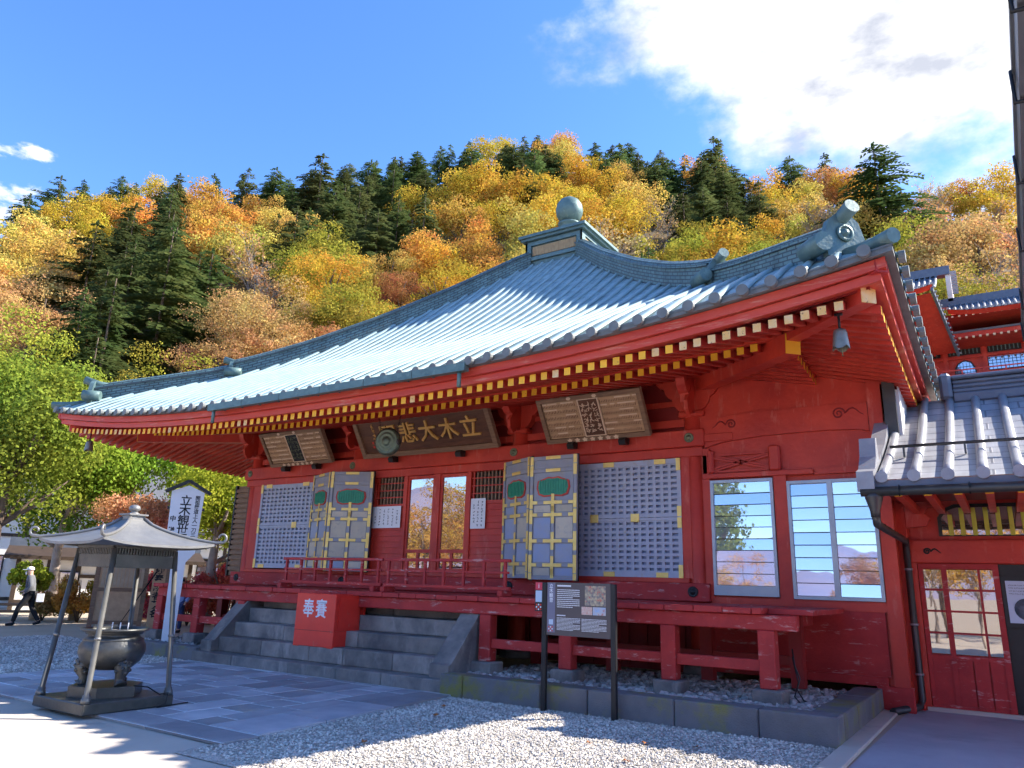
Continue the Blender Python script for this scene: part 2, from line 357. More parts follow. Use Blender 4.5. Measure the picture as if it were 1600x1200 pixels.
def link(name, data, parent=None, pos=None, rot=None):
    o = bpy.data.objects.new(name, data); COL.objects.link(o)
    off = WOFF[parent.name] if parent else Vector((0, 0, 0))
    p = Vector(pos) if pos is not None else Vector((0, 0, 0))
    o.location = p - off
    if parent: o.parent = parent
    if rot is not None: o.rotation_euler = rot
    WOFF[o.name] = p
    return o
def part(name, mb, mats, parent, label=None, kind=None, fixn=True):
    if not isinstance(mats, (list, tuple)): mats = [mats]
    o = link(name, mb.mesh(name, mats, fixn), parent)
    if label: o['label'] = label
    if kind: o['kind'] = kind
    return o
def thing(name, label, cat, loc=(0, 0, 0), group=None):
    o = link(name, None, None, loc); o.empty_display_size = .2
    o['label'] = label; o['category'] = cat
    if group: o['group'] = group
    return o
def tag(o, label, cat, group=None):
    o['label'] = label; o['category'] = cat
    if group: o['group'] = group
    return o
def struct(name, mb, mats, fixn=False):
    o = part(name, mb, mats, None, fixn=fixn); o['kind'] = 'structure'; return o
def boxpart(name, parent, mt, x0, x1, y0, y1, z0, z1, bev=0, label=None):
    mb = MB()
    if bev: mb.bbox(x0, x1, y0, y1, z0, z1, bev)
    else: mb.box(x0, x1, y0, y1, z0, z1)
    return part(name, mb, mt, parent, label, fixn=False)
def text_part(name, s, size, mt, parent, origin, right, up, extrude=.006, offset=0.0, align='CENTER', space=1.0, sx=1.0):
    """lettering as a mesh: right and up are world vectors on the surface"""
    cu = bpy.data.curves.new(name, 'FONT'); cu.body = s; cu.size = size; cu.extrude = extrude; cu.offset = offset
    cu.align_x = align; cu.align_y = 'CENTER'; cu.space_line = space; cu.resolution_u = 2
    ob = bpy.data.objects.new(name, cu); COL.objects.link(ob)
    bpy.context.view_layer.update()
    dg = bpy.context.evaluated_depsgraph_get()
    me = bpy.data.meshes.new_from_object(ob.evaluated_get(dg))
    bpy.data.objects.remove(ob); bpy.data.curves.remove(cu)
    r = Vector(right).normalized(); u = Vector(up).normalized(); nrm = r.cross(u); o = Vector(origin)
    for v in me.vertices:
        v.co = o + r * v.co.x * sx + u * v.co.y + nrm * (v.co.z + extrude)
    me.materials.clear(); me.materials.append(mt)
    for p in me.polygons: p.material_index = 0
    return link(name, me, parent)
# ------------------------------------------------------------------ the hall's roof
XC, YC, RW = -10.45, 18.9, 9.69
HIPT = [(.6, 11.44), (1.0, 11.07), (2.5, 9.75), (4.09, 8.50), (5.42, 7.58), (6.54, 6.94), (7.45, 6.54), (8.07, 6.31), (8.68, 6.08), (9.2, 5.87), (9.69, 5.66), (9.9, 5.57)]
def hipz(s):
    if s <= HIPT[0][0]: return HIPT[0][1]
    for (a, za), (b, zb) in zip(HIPT, HIPT[1:]):
        if s <= b:
            return za + (zb - za) * (s - a) / (b - a)
    return HIPT[-1][1]
def hips(s):
    return (hipz(s - .45) + 2 * hipz(s) + hipz(s + .2)) / 4 if s < 9.3 else hipz(s)
def lift(s): return .63 * (s / RW) ** 3.2
def roofz(s, u):
    return hips(s) - lift(s) * (1 - min(1, abs(u) / max(s, .01)) ** 2.6)
def side(k, a, o):
    return ((XC + a, YC - o), (XC + o, YC + a), (XC - o, YC + a), (XC - a, YC + o))[k]
hall = thing('temple_hall', 'large vermilion temple hall with pyramidal pale copper roof and wooden veranda', 'temple', (XC, 12.6, 0))
roof_mb = MB()
for k in range(4):
    def fn(i, j, k=k):
        s = 1.0 + (9.78 - 1.0) * j; u = (2 * i - 1) * s
        x, y = side(k, u, s); return (x, y, roofz(s, u))
    roof_mb.grid(fn, 40, 26, 0, True, lambda i, j: ((2 * i - 1) * (1.0 + 8.78 * j) + 20, j * 9.6))
roof = part('roof', roof_mb, ROOFC, hall)
def rib(k, u):
    mb = MB(); s0 = max(abs(u) + .02, 1.02); s1 = 9.84; n = max(2, int((s1 - s0) / .75) + 1); R_ = .052
    rings = []
    for i in range(n + 1):
        s = s0 + (s1 - s0) * i / n
        z = roofz(min(s, 9.8), u) + .012
        pr = []
        for q in range(7):
            a = PI * q / 6
            x, y = side(k, u + R_ * math.cos(a), s)
            pr.append((x, y, z + R_ * 1.05 * math.sin(a)))
        rings.append(mb.add(pr))
    for i in range(n):
        for q in range(6):
            mb.face((rings[i] + q, rings[i + 1] + q, rings[i + 1] + q + 1, rings[i] + q + 1), 0, True)
    x, y = side(k, u, s1 - .04); x2, y2 = side(k, u, s1 + .035)
    zc = roofz(9.8, u) + .02
    mb.lathe([(.078, 0), (.078, math.dist((x, y), (x2, y2)))], (x, y, zc), 12, 1, (x2 - x, y2 - y, 0), False)
    return part('roof_rib', mb, [ROOFRIB, TILEG], roof)
for k in (0, 1):
    for i in range(-26, 27):
        if k == 1 and i > 14: continue
        rib(k, i * .364)
# hip ridges
def hip_pt(sx, sy, s, z): return Vector((XC + sx * s, YC - sy * s, z))
def hip_ridge(sx, sy):
    d = Vector((sx, -sy, 0)).normalized(); n = Vector((-d.y, d.x, 0))
    mb = MB()
    def seg(s0, s1, h0, h1, wd, steps=14):
        def fn(i, j):
            s = s0 + (s1 - s0) * j; zb = hips(s) - .16; h = (h0 + (h1 - h0) * j) + .16
            prof = [(-wd, 0), (-wd, h), (-wd * 1.2, h), (-wd * 1.2, h + .05), (-.11, h + .06), (-.1, h + .13), (0, h + .19), (.1, h + .13), (.11, h + .06), (wd * 1.2, h + .05), (wd * 1.2, h), (wd, h), (wd, 0)]
            a = prof[int(round(i * 12))]
            p = hip_pt(sx, sy, s, zb + a[1]) + n * a[0]; return p
        mb.grid(fn, 12, steps, 0, False, lambda i, j: (j * (s1 - s0) * 1.4, (0, .5, .5, .6, .7, .8, .9, 1, 1.1, 1.2, 1.2, 1.3, 1.8)[int(round(i * 12))]))
    seg(.9, 6.75, .32, .30, .17, 18); seg(6.7, 9.15, .18, .26, .15, 12)
    hr = part('hip_ridge', mb, RIDGEC, roof)
    # end ornaments
    for s, r, zz, big in ((6.75, .095, .22, 0), (9.12, .105, .30, 1)):
        z0 = hips(s)
        pl = MB()
        poly = [(-.26, -.1), (-.30, .18), (-.22, .42), (-.10, .52), (.10, .52), (.22, .42), (.30, .18), (.26, -.1)] if big else [(-.21, -.1), (-.22, .26), (-.12, .40), (.12, .40), (.22, .26), (.21, -.1)]
        pl.prism(poly, hip_pt(sx, sy, s, z0), n, (0, 0, 1), d * .10)
        o = part('ridge_end_plate', pl, COPPER, hr)
        if big:
            c = MB(); c.lathe([(.12, 0), (.12, .03), (.085, .035), (.085, .015), (.045, .015), (.04, .05), (0, .06)], hip_pt(sx, sy, s, z0 + .24) + d * .10, 14, 0, d)
            part('crest_boss', c, COPPERL, hr)
        t = MB()
        p0 = hip_pt(sx, sy, s, z0 + (.40 if big else .36)) - d * .42
        p1 = p0 + d * (.72 if big else .70) + Vector((0, 0, .14 if big else .10))
        pm_ = (p0 + p1) / 2 - Vector((0, 0, .03))
        t.tube([p0, pm_, p1], [r * .85, r * .9, r], 12, 0, True)
        part('ridge_tube', t, COPPERL, hr)
        dm = MB()
        for sd in (-1, 1):
            q = hip_pt(sx, sy, s, z0 + .06) + n * sd * (.36 if big else .30) - d * .25
            dm.tube([q, q + d * .42], r * 1.25, 14, 0, True)
        part('ridge_drum', dm, COPPERL, hr)
    tp = MB()
    p0 = hip_pt(sx, sy, 9.2, hips(9.2) - .04); p1 = hip_pt(sx, sy, 9.80, hipz(9.69) + .07)
    tp.tube([p0, (p0 + p1) / 2 - Vector((0, 0, .02)), p1], [.09, .085, .095], 12)
    part('corner_tube', tp, COPPERL, hr)
for sx, sy in ((1, 1), (-1, 1), (1, -1), (-1, -1)): hip_ridge(sx, sy)
# finial
fb = MB(); h = 1.0
fb.box(XC - .93, XC + .93, YC - .93, YC + .93, 11.0, 11.95)
fbo = part('finial_base', fb, COPPER, hall)
for k in range(4):
    def fpt(a, o): x, y = side(k, a, o); return Vector((x, y, 0))
    pn = MB()
    for a0, a1, z0, z1 in ((-1.0, -.80, 11.3, 11.93), (.80, 1.0, 11.3, 11.93), (-.80, .80, 11.3, 11.42), (-.80, .80, 11.80, 11.93)):
        p = fpt((a0 + a1) / 2, .965); ex = (fpt(a1, .965) - fpt(a0, .965)) / 2; ey = (fpt(0, 1.0) - fpt(0, .93)) / 2
        pn.obox((p.x, p.y, (z0 + z1) / 2), ex, ey, (0, 0, (z1 - z0) / 2))
    part('finial_frame', pn, COPPER, fbo)
    pq = MB(); p = fpt(0, .95); ex = (fpt(.76, 0) - fpt(-.76, 0)) / 2; ey = (fpt(0, .96) - fpt(0, .93)) / 2
    pq.obox((p.x, p.y, 11.61), ex, ey, (0, 0, .15))
    part('finial_panel', pq, FINP, fbo)
cp = MB(); cp.box(XC - 1.1, XC + 1.1, YC - 1.1, YC + 1.1, 11.95, 12.03); cp.box(XC - 1.17, XC + 1.17, YC - 1.17, YC + 1.17, 12.03, 12.12)
part('finial_cornice', cp, COPPER, fbo)
bm_ = MB(); bm_.lathe([(.72, 12.12), (.70, 12.22), (.60, 12.36), (.40, 12.50), (.30, 12.58), (.30, 12.70), (.36, 12.74), (.36, 12.80), (.24, 12.84)], (XC, YC, 0), 24)
bm_.lathe([(.22, 12.84), (.34, 12.96), (.42, 13.12), (.44, 13.28), (.41, 13.45), (.32, 13.60), (.18, 13.70), (.06, 13.74), (.02, 13.80), (0, 13.82)], (XC, YC, 0), 24)
part('finial_ball', bm_, COPPERL, fbo)
# eave boards swept round front, right and left, rising to the corners
def sweep(k, cross, amps, mb, m=0, n=36):
    nn = len(cross)
    def fn(i, j):
        t = 2 * j - 1; ii = int(round(i * nn)) % nn
        o, z = cross[ii]; a = amps[ii] if hasattr(amps, '__len__') else amps
        x, y = side(k, t * o, o); return (x, y, z + a * abs(t) ** 2.6)
    mb.grid(fn, nn, n, m, False)
def eave(name, cross, amps, mt, sides=(0, 1, 2)):
    for k in sides:
        mb = MB(); sweep(k, cross, amps, mb); part(name, mb, mt, roof)
def rect(o0, o1, z0, z1): return [(o0, z0), (o1, z0), (o1, z1), (o0, z1)]
eave('eave_lip', rect(9.56, 9.77, 4.925, 5.02), .63, TILEG)
eave('upper_fascia', rect(9.50, 9.67, 4.79, 4.922), .615, REDF)
eave('lower_fascia', rect(9.40, 9.60, 4.672, 4.787), .60, REDF)
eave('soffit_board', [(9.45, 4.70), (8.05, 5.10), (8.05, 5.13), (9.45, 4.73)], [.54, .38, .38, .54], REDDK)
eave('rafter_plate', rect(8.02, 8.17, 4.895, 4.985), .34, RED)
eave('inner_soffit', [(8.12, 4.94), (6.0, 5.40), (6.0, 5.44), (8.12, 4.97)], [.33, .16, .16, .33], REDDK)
# rafters: one mesh for each row, shared
def rafter_mesh(name, ln, rise, wd, ht, ymat):
    mb = MB(); b = mb.add([(-wd / 2, 0, -ht / 2), (wd / 2, 0, -ht / 2), (wd / 2, 0, ht / 2), (-wd / 2, 0, ht / 2),
                           (-wd / 2, ln, rise - ht / 2), (wd / 2, ln, rise - ht / 2), (wd / 2, ln, rise + ht / 2), (-wd / 2, ln, rise + ht / 2)])
    mb.face([b, b + 1, b + 2, b + 3], 1)
    for q in ((0, 4, 5, 1), (1, 5, 6, 2), (2, 6, 7, 3), (3, 7, 4, 0), (4, 7, 6, 5)): mb.face([b + i for i in q], 0)
    return mb.mesh(name, [RED, ymat], True)
FLY = rafter_mesh('flying_rafter', 1.42, .385, .105, .118, YEL)
FLYW = rafter_mesh('flying_rafter_peeling', 1.42, .385, .105, .118, YELW)
BASE = rafter_mesh('base_rafter', 2.1, .44, .105, .118, YEL)
KROT = (0, PI / 2, -PI / 2)
def rafters(k, name, me, o, z, amp, step, lim, a_from=-99, a_to=99, alt=None):
    n = int(lim / step)
    for i in range(-n, n + 1):
        a = i * step
        if a < a_from or a > a_to: continue
        x, y = side(k, a, o)
        m2 = me
        if alt and (a > 7.0 or random.random() < .10): m2 = alt
        link(name, m2, roof, (x, y, z + amp * abs(a / o) ** 2.6), (0, 0, KROT[k]))
rafters(0, 'flying_rafter', FLY, 9.52, 4.615, .50, .202, 9.2, alt=FLYW)
rafters(1, 'flying_rafter', FLY, 9.52, 4.615, .50, .202, 9.2, a_to=0)
rafters(2, 'flying_rafter', FLY, 9.52, 4.615, .50, .202, 9.2, a_to=-1)
rafters(0, 'base_rafter', BASE, 8.16, 4.835, .33, .202, 7.75)
rafters(1, 'base_rafter', BASE, 8.16, 4.835, .33, .202, 7.75, a_to=0)
rafters(2, 'base_rafter', BASE, 8.16, 4.835, .33, .202, 7.75, a_to=-1)
for sx in (1, -1):
    mb = MB(); d = Vector((sx, -1, 0)).normalized()
    p0 = Vector((XC + sx * 5.9, YC - 5.9, 5.25)); p1 = Vector((XC + sx * 8.25, YC - 8.25, 5.06))
    mb.beam(p0, p1, .24, .30)
    hb = part('hip_rafter', mb, RED, roof)
    e = MB(); dd = (p1 - p0).normalized(); e.beam(p1, p1 + dd * .012, .235, .295); part('rafter_end', e, YEL, hb)
    mb = MB(); q0 = Vector((XC + sx * 8.0, YC - 8.0, 5.24)); q1 = Vector((XC + sx * 9.42, YC - 9.42, 5.20))
    mb.beam(q0, q1, .20, .26); part('flying_hip_rafter', mb, RED, hb)
    e = MB(); dd = (q1 - q0).normalized(); e.beam(q1, q1 + dd * .012, .20, .26); part('rafter_end', e, YELW, hb)
    mb = MB(); q0 = Vector((XC + sx * 9.0, YC - 9.0, 5.38)); q1 = Vector((XC + sx * 9.62, YC - 9.62, 5.44))
    mb.beam(q0, q1, .17, .16); part('corner_beak', mb, REDW, hb)
# copper gutter on the front eave
gm = MB(); gx0, gx1 = -13.45, -6.85
for i in range(6):
    a = gx0 + (gx1 - gx0) * i / 6; b = gx0 + (gx1 - gx0) * (i + 1) / 6
    g = MB(); g.box(a + .006, b - .006, 9.02, 9.125, 4.87, 4.985); g.box(a + .006, b - .006, 9.0, 9.02, 4.865, 5.0)
    part('eave_gutter', g, COPPERL, roof, fixn=False)
for x in (-13.32, -7.0):
    g = MB(); g.tube([(x, 9.07, 4.92), (x, 9.07, 4.62)], .035, 8); part('gutter_spout', g, COPPERL, roof)
for i in range(12):
    x = gx0 + .3 + i * .55
    g = MB(); g.box(x - .012, x + .012, 9.0, 9.26, 4.885, 4.905); part('gutter_bracket', g, COPPER, roof)
# ------------------------------------------------------------------ the hall's front
YF = 12.62
COLX = (-16.42, -12.69, -8.14, -4.43)
for x in COLX:
    mb = MB(); mb.lathe([(.20, .45), (.20, .55), (.187, .6), (.187, 4.62), (.16, 4.66)], (x, 12.78, 0), 20)
    c = part('column', mb, RED, hall)
    st = MB(); st.lathe([(.34, .25), (.32, .38), (.24, .45)], (x, 12.78, 0), 12); part('column_base', st, STONE, c)
# walls of the body
wl = MB()
wl.box(-16.42, -16.30, 12.8, 24, .3, 5.45); wl.box(-4.43, -1.36, 12.66, 12.80, .33, 5.6); wl.box(-1.50, -1.36, 12.80, 24, 0, 5.7)
wl.box(-16.42, -1.36, 24, 24.15, 0, 5.5)
part('body_wall', wl, RED, hall)
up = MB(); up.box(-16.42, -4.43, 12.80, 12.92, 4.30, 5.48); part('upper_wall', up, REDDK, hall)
for i in range(3):
    b = MB(); b.box(COLX[i] + .18, COLX[i + 1] - .18, 12.72, 12.80, 4.46, 4.60); part('tie_beam', b, RED, hall)
    b = MB(); b.box(COLX[i] + .18, COLX[i + 1] - .18, 12.74, 12.80, 4.86, 4.96); part('wall_rail', b, RED, hall)
nb = MB(); nb.bbox(-16.66, -4.20, 12.53, 12.80, 4.05, 4.36, .015); part('head_beam', nb, RED, hall)
nb = MB(); nb.bbox(-16.60, -4.24, 12.58, 12.78, 3.88, 4.047, .01); part('lintel', nb, RED, hall)
nb = MB(); nb.bbox(-16.70, -4.18, 12.48, 12.78, 1.41, 1.71, .015); part('sill_beam', nb, REDW, hall)
nb = MB(); nb.bbox(-16.3, -4.55, 12.56, 12.78, 1.712, 1.79, .008); part('sill_rail', nb, RED, hall)
for x in COLX:
    for z, y, r in ((4.21, 12.53, .088), (1.57, 12.48, .09)):
        mb = MB(); mb.lathe([(r, 0), (r, .012), (r * .8, .022), (r * .72, .014), (r * .5, .016), (r * .42, .034), (r * .2, .04), (0, .045)], (x - .03, y, z), 16, 0, (0, -1, 0))
        part('beam_boss', mb, BRASSG if z > 3 else IRON, hall)
# bracket arms on the columns: scrolled corbels out to the eave and along the wall
BR = [(0, 0), (.16, .0), (.30, .05), (.40, .16), (.44, .30), (.52, .33), (.60, .42), (.63, .54), (.74, .57), (.82, .66), (.84, .78), (0, .78)]
for i, x in enumerate(COLX):
    mb = MB(); mb.prism(BR, (x - .08, 12.70, 4.66), (0, -1, 0), (0, 0, 1), (.16, 0, 0)); b1 = part('bracket', mb, RED, hall)
    cap = MB(); cap.bbox(x - .24, x + .24, 12.56, 12.98, 4.60, 4.72, .03); part('bracket_block', cap, RED, b1)
    for sg in (-1, 1):
        mb = MB(); mb.prism([(p * .8, q * .86) for p, q in BR], (x, 12.60, 4.70), (sg, 0, 0), (0, 0, 1), (0, .16, 0)); part('bracket_arm', mb, RED, b1)
    mb = MB(); mb.prism([(0, 0), (.12, -.05), (.22, .04), (.24, .2), (.14, .34), (.05, .42), (0, .5)], (x + .02, 12.42, 4.62), (0, -1, 0), (0, 0, 1), (.07, 0, 0)); part('bracket_scroll', mb, RED, b1)
pu = MB(); pu.bbox(-16.9, -3.6, 12.40, 12.62, 5.30, 5.46, .02); part('purlin', pu, RED, hall)
# right-hand wall of the body with louvre windows
rw = MB(); rw.box(-4.24, -1.45, 12.60, 12.66, 3.46, 3.56); part('window_lintel', rw, RED, hall)
for x0, x1, z0, z1 in ((-4.24, -4.13, 1.45, 4.0), (-3.06, -2.86, 1.40, 3.46), (-1.54, -1.34, 0.0, 5.0), (-4.24, -4.17, 3.56, 3.88)):
    boxpart('wall_post', hall, RED, x0, x1, 12.575, 12.66, z0, z1)
boxpart('window_ledge', hall, RED, -4.2, -1.54, 12.585, 12.66, 1.36, 1.50)
boxpart('window_head', hall, RED, -4.25, -2.42, 12.54, 12.66, 3.462, 3.545, .008)
boxpart('crest_post', hall, RED, -3.12, -2.93, 12.55, 12.66, 3.55, 3.98, .03)
boxpart('crest_post', hall, RED, -4.16, -4.05, 12.55, 12.66, 3.55, 3.96, .03)
tr = MB()
for a, b in (((-4.05, 3.60), (-3.12, 3.82)), ((-4.05, 3.82), (-3.12, 3.60)), ((-4.05, 3.64), (-3.12, 3.86)), ((-4.05, 3.86), (-3.12, 3.64)), ((-4.05, 3.585), (-3.12, 3.585)), ((-4.05, 3.87), (-3.12, 3.87))):
    tr.beam((a[0], 12.60, a[1]), (b[0], 12.60, b[1]), .03, .022, up=(0, 1, 0))
part('cross_lattice', tr, RED, hall)
kb = MB()
kb.prism([(-4.2, 4.02), (-3.9, 4.10), (-3.2, 4.16), (-2.2, 4.17), (-1.7, 4.14), (-1.55, 4.10), (-1.55, 4.56), (-1.9, 4.57), (-2.6, 4.585), (-3.4, 4.575), (-4.0, 4.54), (-4.2, 4.50)], (0, 12.60, 0), (1, 0, 0), (0, 0, 1), (0, .07, 0))
kb_o = part('rainbow_beam', kb, RED, hall)
def scroll(parent, cx, cz, y, sc, flip, mt):
    pts = []
    for i in range(26):
        a = i / 25 * 3.4 * PI; r = sc * (.10 + .9 * (1 - i / 25)) * .5
        pts.append((cx + flip * r * math.cos(a), y, cz + r * math.sin(a)))
    tail = [(cx + flip * (sc * .55 + t * sc * 1.3), y, cz + sc * .35 * math.sin(t * 4.5) + t * sc * .1) for t in (1, .8, .6, .4, .2)]
    mb = MB(); mb.tube(tail + pts, [.004, .008, .012, .014, .014] + [.014] * 20 + [.01] * 6, 5)
    part('carved_scroll', mb, mt, parent)
scroll(kb_o, -1.98, 4.42, 12.597, .20, 1, REDDK); scroll(kb_o, -3.72, 4.40, 12.597, .18, -1, REDDK)
boxpart('bracket_tail', hall, RED, -4.22, -3.70, 12.57, 12.598, 4.12, 4.26, .02)
boxpart('wall_panel', hall, REDW, -4.2, -1.58, 12.61, 12.66, .45, 1.36)
boxpart('wall_skirt', hall, REDW, -4.2, -1.62, 12.56, 12.66, .33, .46, .01)
boxpart('wall_skirt', hall, REDW, -1.78, -1.30, 12.555, 12.66, .0, .34, .01)
def louvre(x0, x1, z0, z1, n, names, mull=None):
    fr = MB()
    t = .05
    for a, b, c, d in ((x0, x0 + t, z0, z1), (x1 - t, x1, z0, z1), (x0 + t, x1 - t, z1 - t, z1), (x0 + t, x1 - t, z0, z0 + (.16 if mull is None else t))):
        fr.box(a, b, 12.545, 12.60, c, d)
    if mull: fr.box(mull - .04, mull + .04, 12.543, 12.602, z0 + t, z1 - t)
    f = part('louvre_window', fr, ALU, hall)
    zb = z0 + (.16 if mull is None else t); spans = [(x0 + t, x1 - t)] if not mull else [(x0 + t, mull - .04), (mull + .04, x1 - t)]
    for a, b in spans:
        bk = MB(); bk.box(a, b, 12.606, 12.609, zb, z1 - t); part('dark_backing', bk, BLACK, f)
        h_ = (z1 - t - zb) / n
        for i in range(n):
            zz = zb + i * h_
            g = MB(); ti = .006 + random.uniform(-.006, .006)
            q = g.add([(a, 12.575, zz + .006), (b, 12.575, zz + .006), (b, 12.575 + ti, zz + h_ - .004), (a, 12.575 + ti, zz + h_ - .004)])
            g.face([q, q + 1, q + 2, q + 3])
            q = g.add([(a, 12.579, zz + .006), (b, 12.579, zz + .006), (b, 12.579 + ti, zz + h_ - .004), (a, 12.579 + ti, zz + h_ - .004)])
            g.face([q + 3, q + 2, q + 1, q])
            part('glass_slat', g, GLASS, f, fixn=False)
            if i:
                r = MB(); r.box(a, b, 12.566, 12.574, zz - .004, zz + .008); part('slat_clip', r, IRON, f, fixn=False)
louvre(-4.12, -3.07, 1.53, 3.43, 9, ())
louvre(-2.85, -1.55, 1.51, 3.36, 9, (), -2.20)
# lattice shutters
def lattice(x0, x1, z0, z1):
    pan = boxpart('lattice_panel', hall, LATTB, x0, x1, 12.66, 12.70, z0, z1)
    zm = (z0 + z1) / 2
    fr = MB()
    for a, b, c, d in ((x0, x0 + .07, z0, z1), (x1 - .07, x1, z0, z1), (x0 + .07, x1 - .07, z1 - .09, z1), (x0 + .07, x1 - .07, z0, z0 + .09), (x0 + .07, x1 - .07, zm - .05, zm - .004), (x0 + .07, x1 - .07, zm + .004, zm + .05)):
        fr.box(a, b, 12.587, 12.66, c, d)
    part('lattice_frame', fr, LATT, pan)
    bars = MB(); nx = int((x1 - x0 - .14) / .140); p = (x1 - x0 - .14) / nx
    for i in range(1, nx): bars.box(x0 + .07 + i * p - .028, x0 + .07 + i * p + .028, 12.604, 12.655, z0 + .09, z1 - .09)
    for lo, hi in ((z0 + .09, zm - .05), (zm + .05, z1 - .09)):
        q = (hi - lo) / 9
        for j in range(0, 10): bars.box(x0 + .07, x1 - .07, 12.608, 12.65, lo + j * q - .026, lo + j * q + .026)
    o = part('lattice_bars', bars, LATT, pan); o['kind'] = 'stuff'
    for x in (x0 + .3, (x0 + x1) / 2 + .2, x1 - .38):
        for z, hh in ((z1 - .045, .045), (z0 + .045, .042)):
            boxpart('gilt_fitting', pan, GOLD, x - .11, x + .11, 12.576, 12.586, z - hh, z + hh)
    for z, hh in ((z1 - .11, .11), (z0 + .11, .11), (zm + .10, .09), (zm - .10, .09)):
        boxpart('gilt_fitting', pan, GOLD, x1 - .075, x1 + .002, 12.572, 12.585, z - hh, z + hh)
        boxpart('gilt_fitting', pan, GOLD, x0 - .002, x0 + .075, 12.572, 12.585, z - hh, z + hh)
    for x in ((x0 + x1) / 2 - .1, (x0 + x1) / 2 + .72):
        boxpart('gilt_hinge', pan, GOLD, x - .085, x + .085, 12.57, 12.59, zm - .075, zm + .075, .02)
lattice(-7.86, -4.66, 1.79, 3.87); lattice(-15.98, -13.05, 1.82, 3.90)
for x0, x1 in ((-16.3, -15.98), (-13.05, -12.5), (-8.0, -7.86), (-4.66, -4.5)):
    boxpart('door_jamb', hall, RED, x0, x1, 12.60, 12.72, 1.79, 3.88)
# centre bay: slatted panels either side of two glazed doors
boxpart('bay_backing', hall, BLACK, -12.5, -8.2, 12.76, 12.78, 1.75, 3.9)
for x0, x1 in ((-12.5, -11.98), (-11.10, -11.03), (-10.26, -10.10), (-9.37, -9.27), (-8.42, -8.2)):
    boxpart('door_jamb', hall, RED, x0, x1, 12.60, 12.74, 1.79, 3.88)
for x0, x1 in ((-11.98, -11.10), (-9.27, -8.42)):
    pnl = boxpart('slat_panel', hall, RED, x0, x1, 12.66, 12.70, 1.79, 3.22)
    n = 11
    for i in range(n):
        z = 1.80 + i * (1.40 / n)
        mb = MB(); mb.prism([(0, 0), (.028, .0), (.012, .12), (0, .12)], (x0, 12.66, z), (0, -1, 0), (0, 0, 1), (x1 - x0, 0, 0)); part('louvre_board', mb, RED, pnl)
    boxpart('panel_rail', pnl, RED, x0, x1, 12.63, 12.72, 3.20, 3.27)
    for i in range(9):
        x = x0 + .05 + i * (x1 - x0 - .1) / 8
        boxpart('vertical_bar', pnl, WOODG if i % 8 else RED, x - .018, x + .018, 12.64, 12.68, 3.27, 3.88)
    for z in (3.42, 3.58, 3.74): boxpart('cross_bar', pnl, RED, x0, x1, 12.632, 12.645, z - .012, z + .012)
for x0, x1 in ((-11.03, -10.26), (-10.10, -9.37)):
    dr = MB()
    for a, b, c, d in ((x0, x0 + .055, 1.80, 3.87), (x1 - .055, x1, 1.80, 3.87), (x0 + .055, x1 - .055, 3.80, 3.87), (x0 + .055, x1 - .055, 2.20, 2.27), (x0 + .055, x1 - .055, 1.80, 1.88), ((x0 + x1) / 2 - .03, (x0 + x1) / 2 + .03, 1.88, 2.20)):
        dr.box(a, b, 12.63, 12.68, c, d)
    d_ = part('glazed_door', dr, RED, hall)
    boxpart('glass_pane', d_, GLASSW, x0 + .055, x1 - .055, 12.655, 12.66, 2.27, 3.80)
    for a, b in ((x0 + .055, (x0 + x1) / 2 - .03), ((x0 + x1) / 2 + .03, x1 - .055)):
        boxpart('glass_pane', d_, GLASSW, a, b, 12.655, 12.66, 1.88, 2.20)
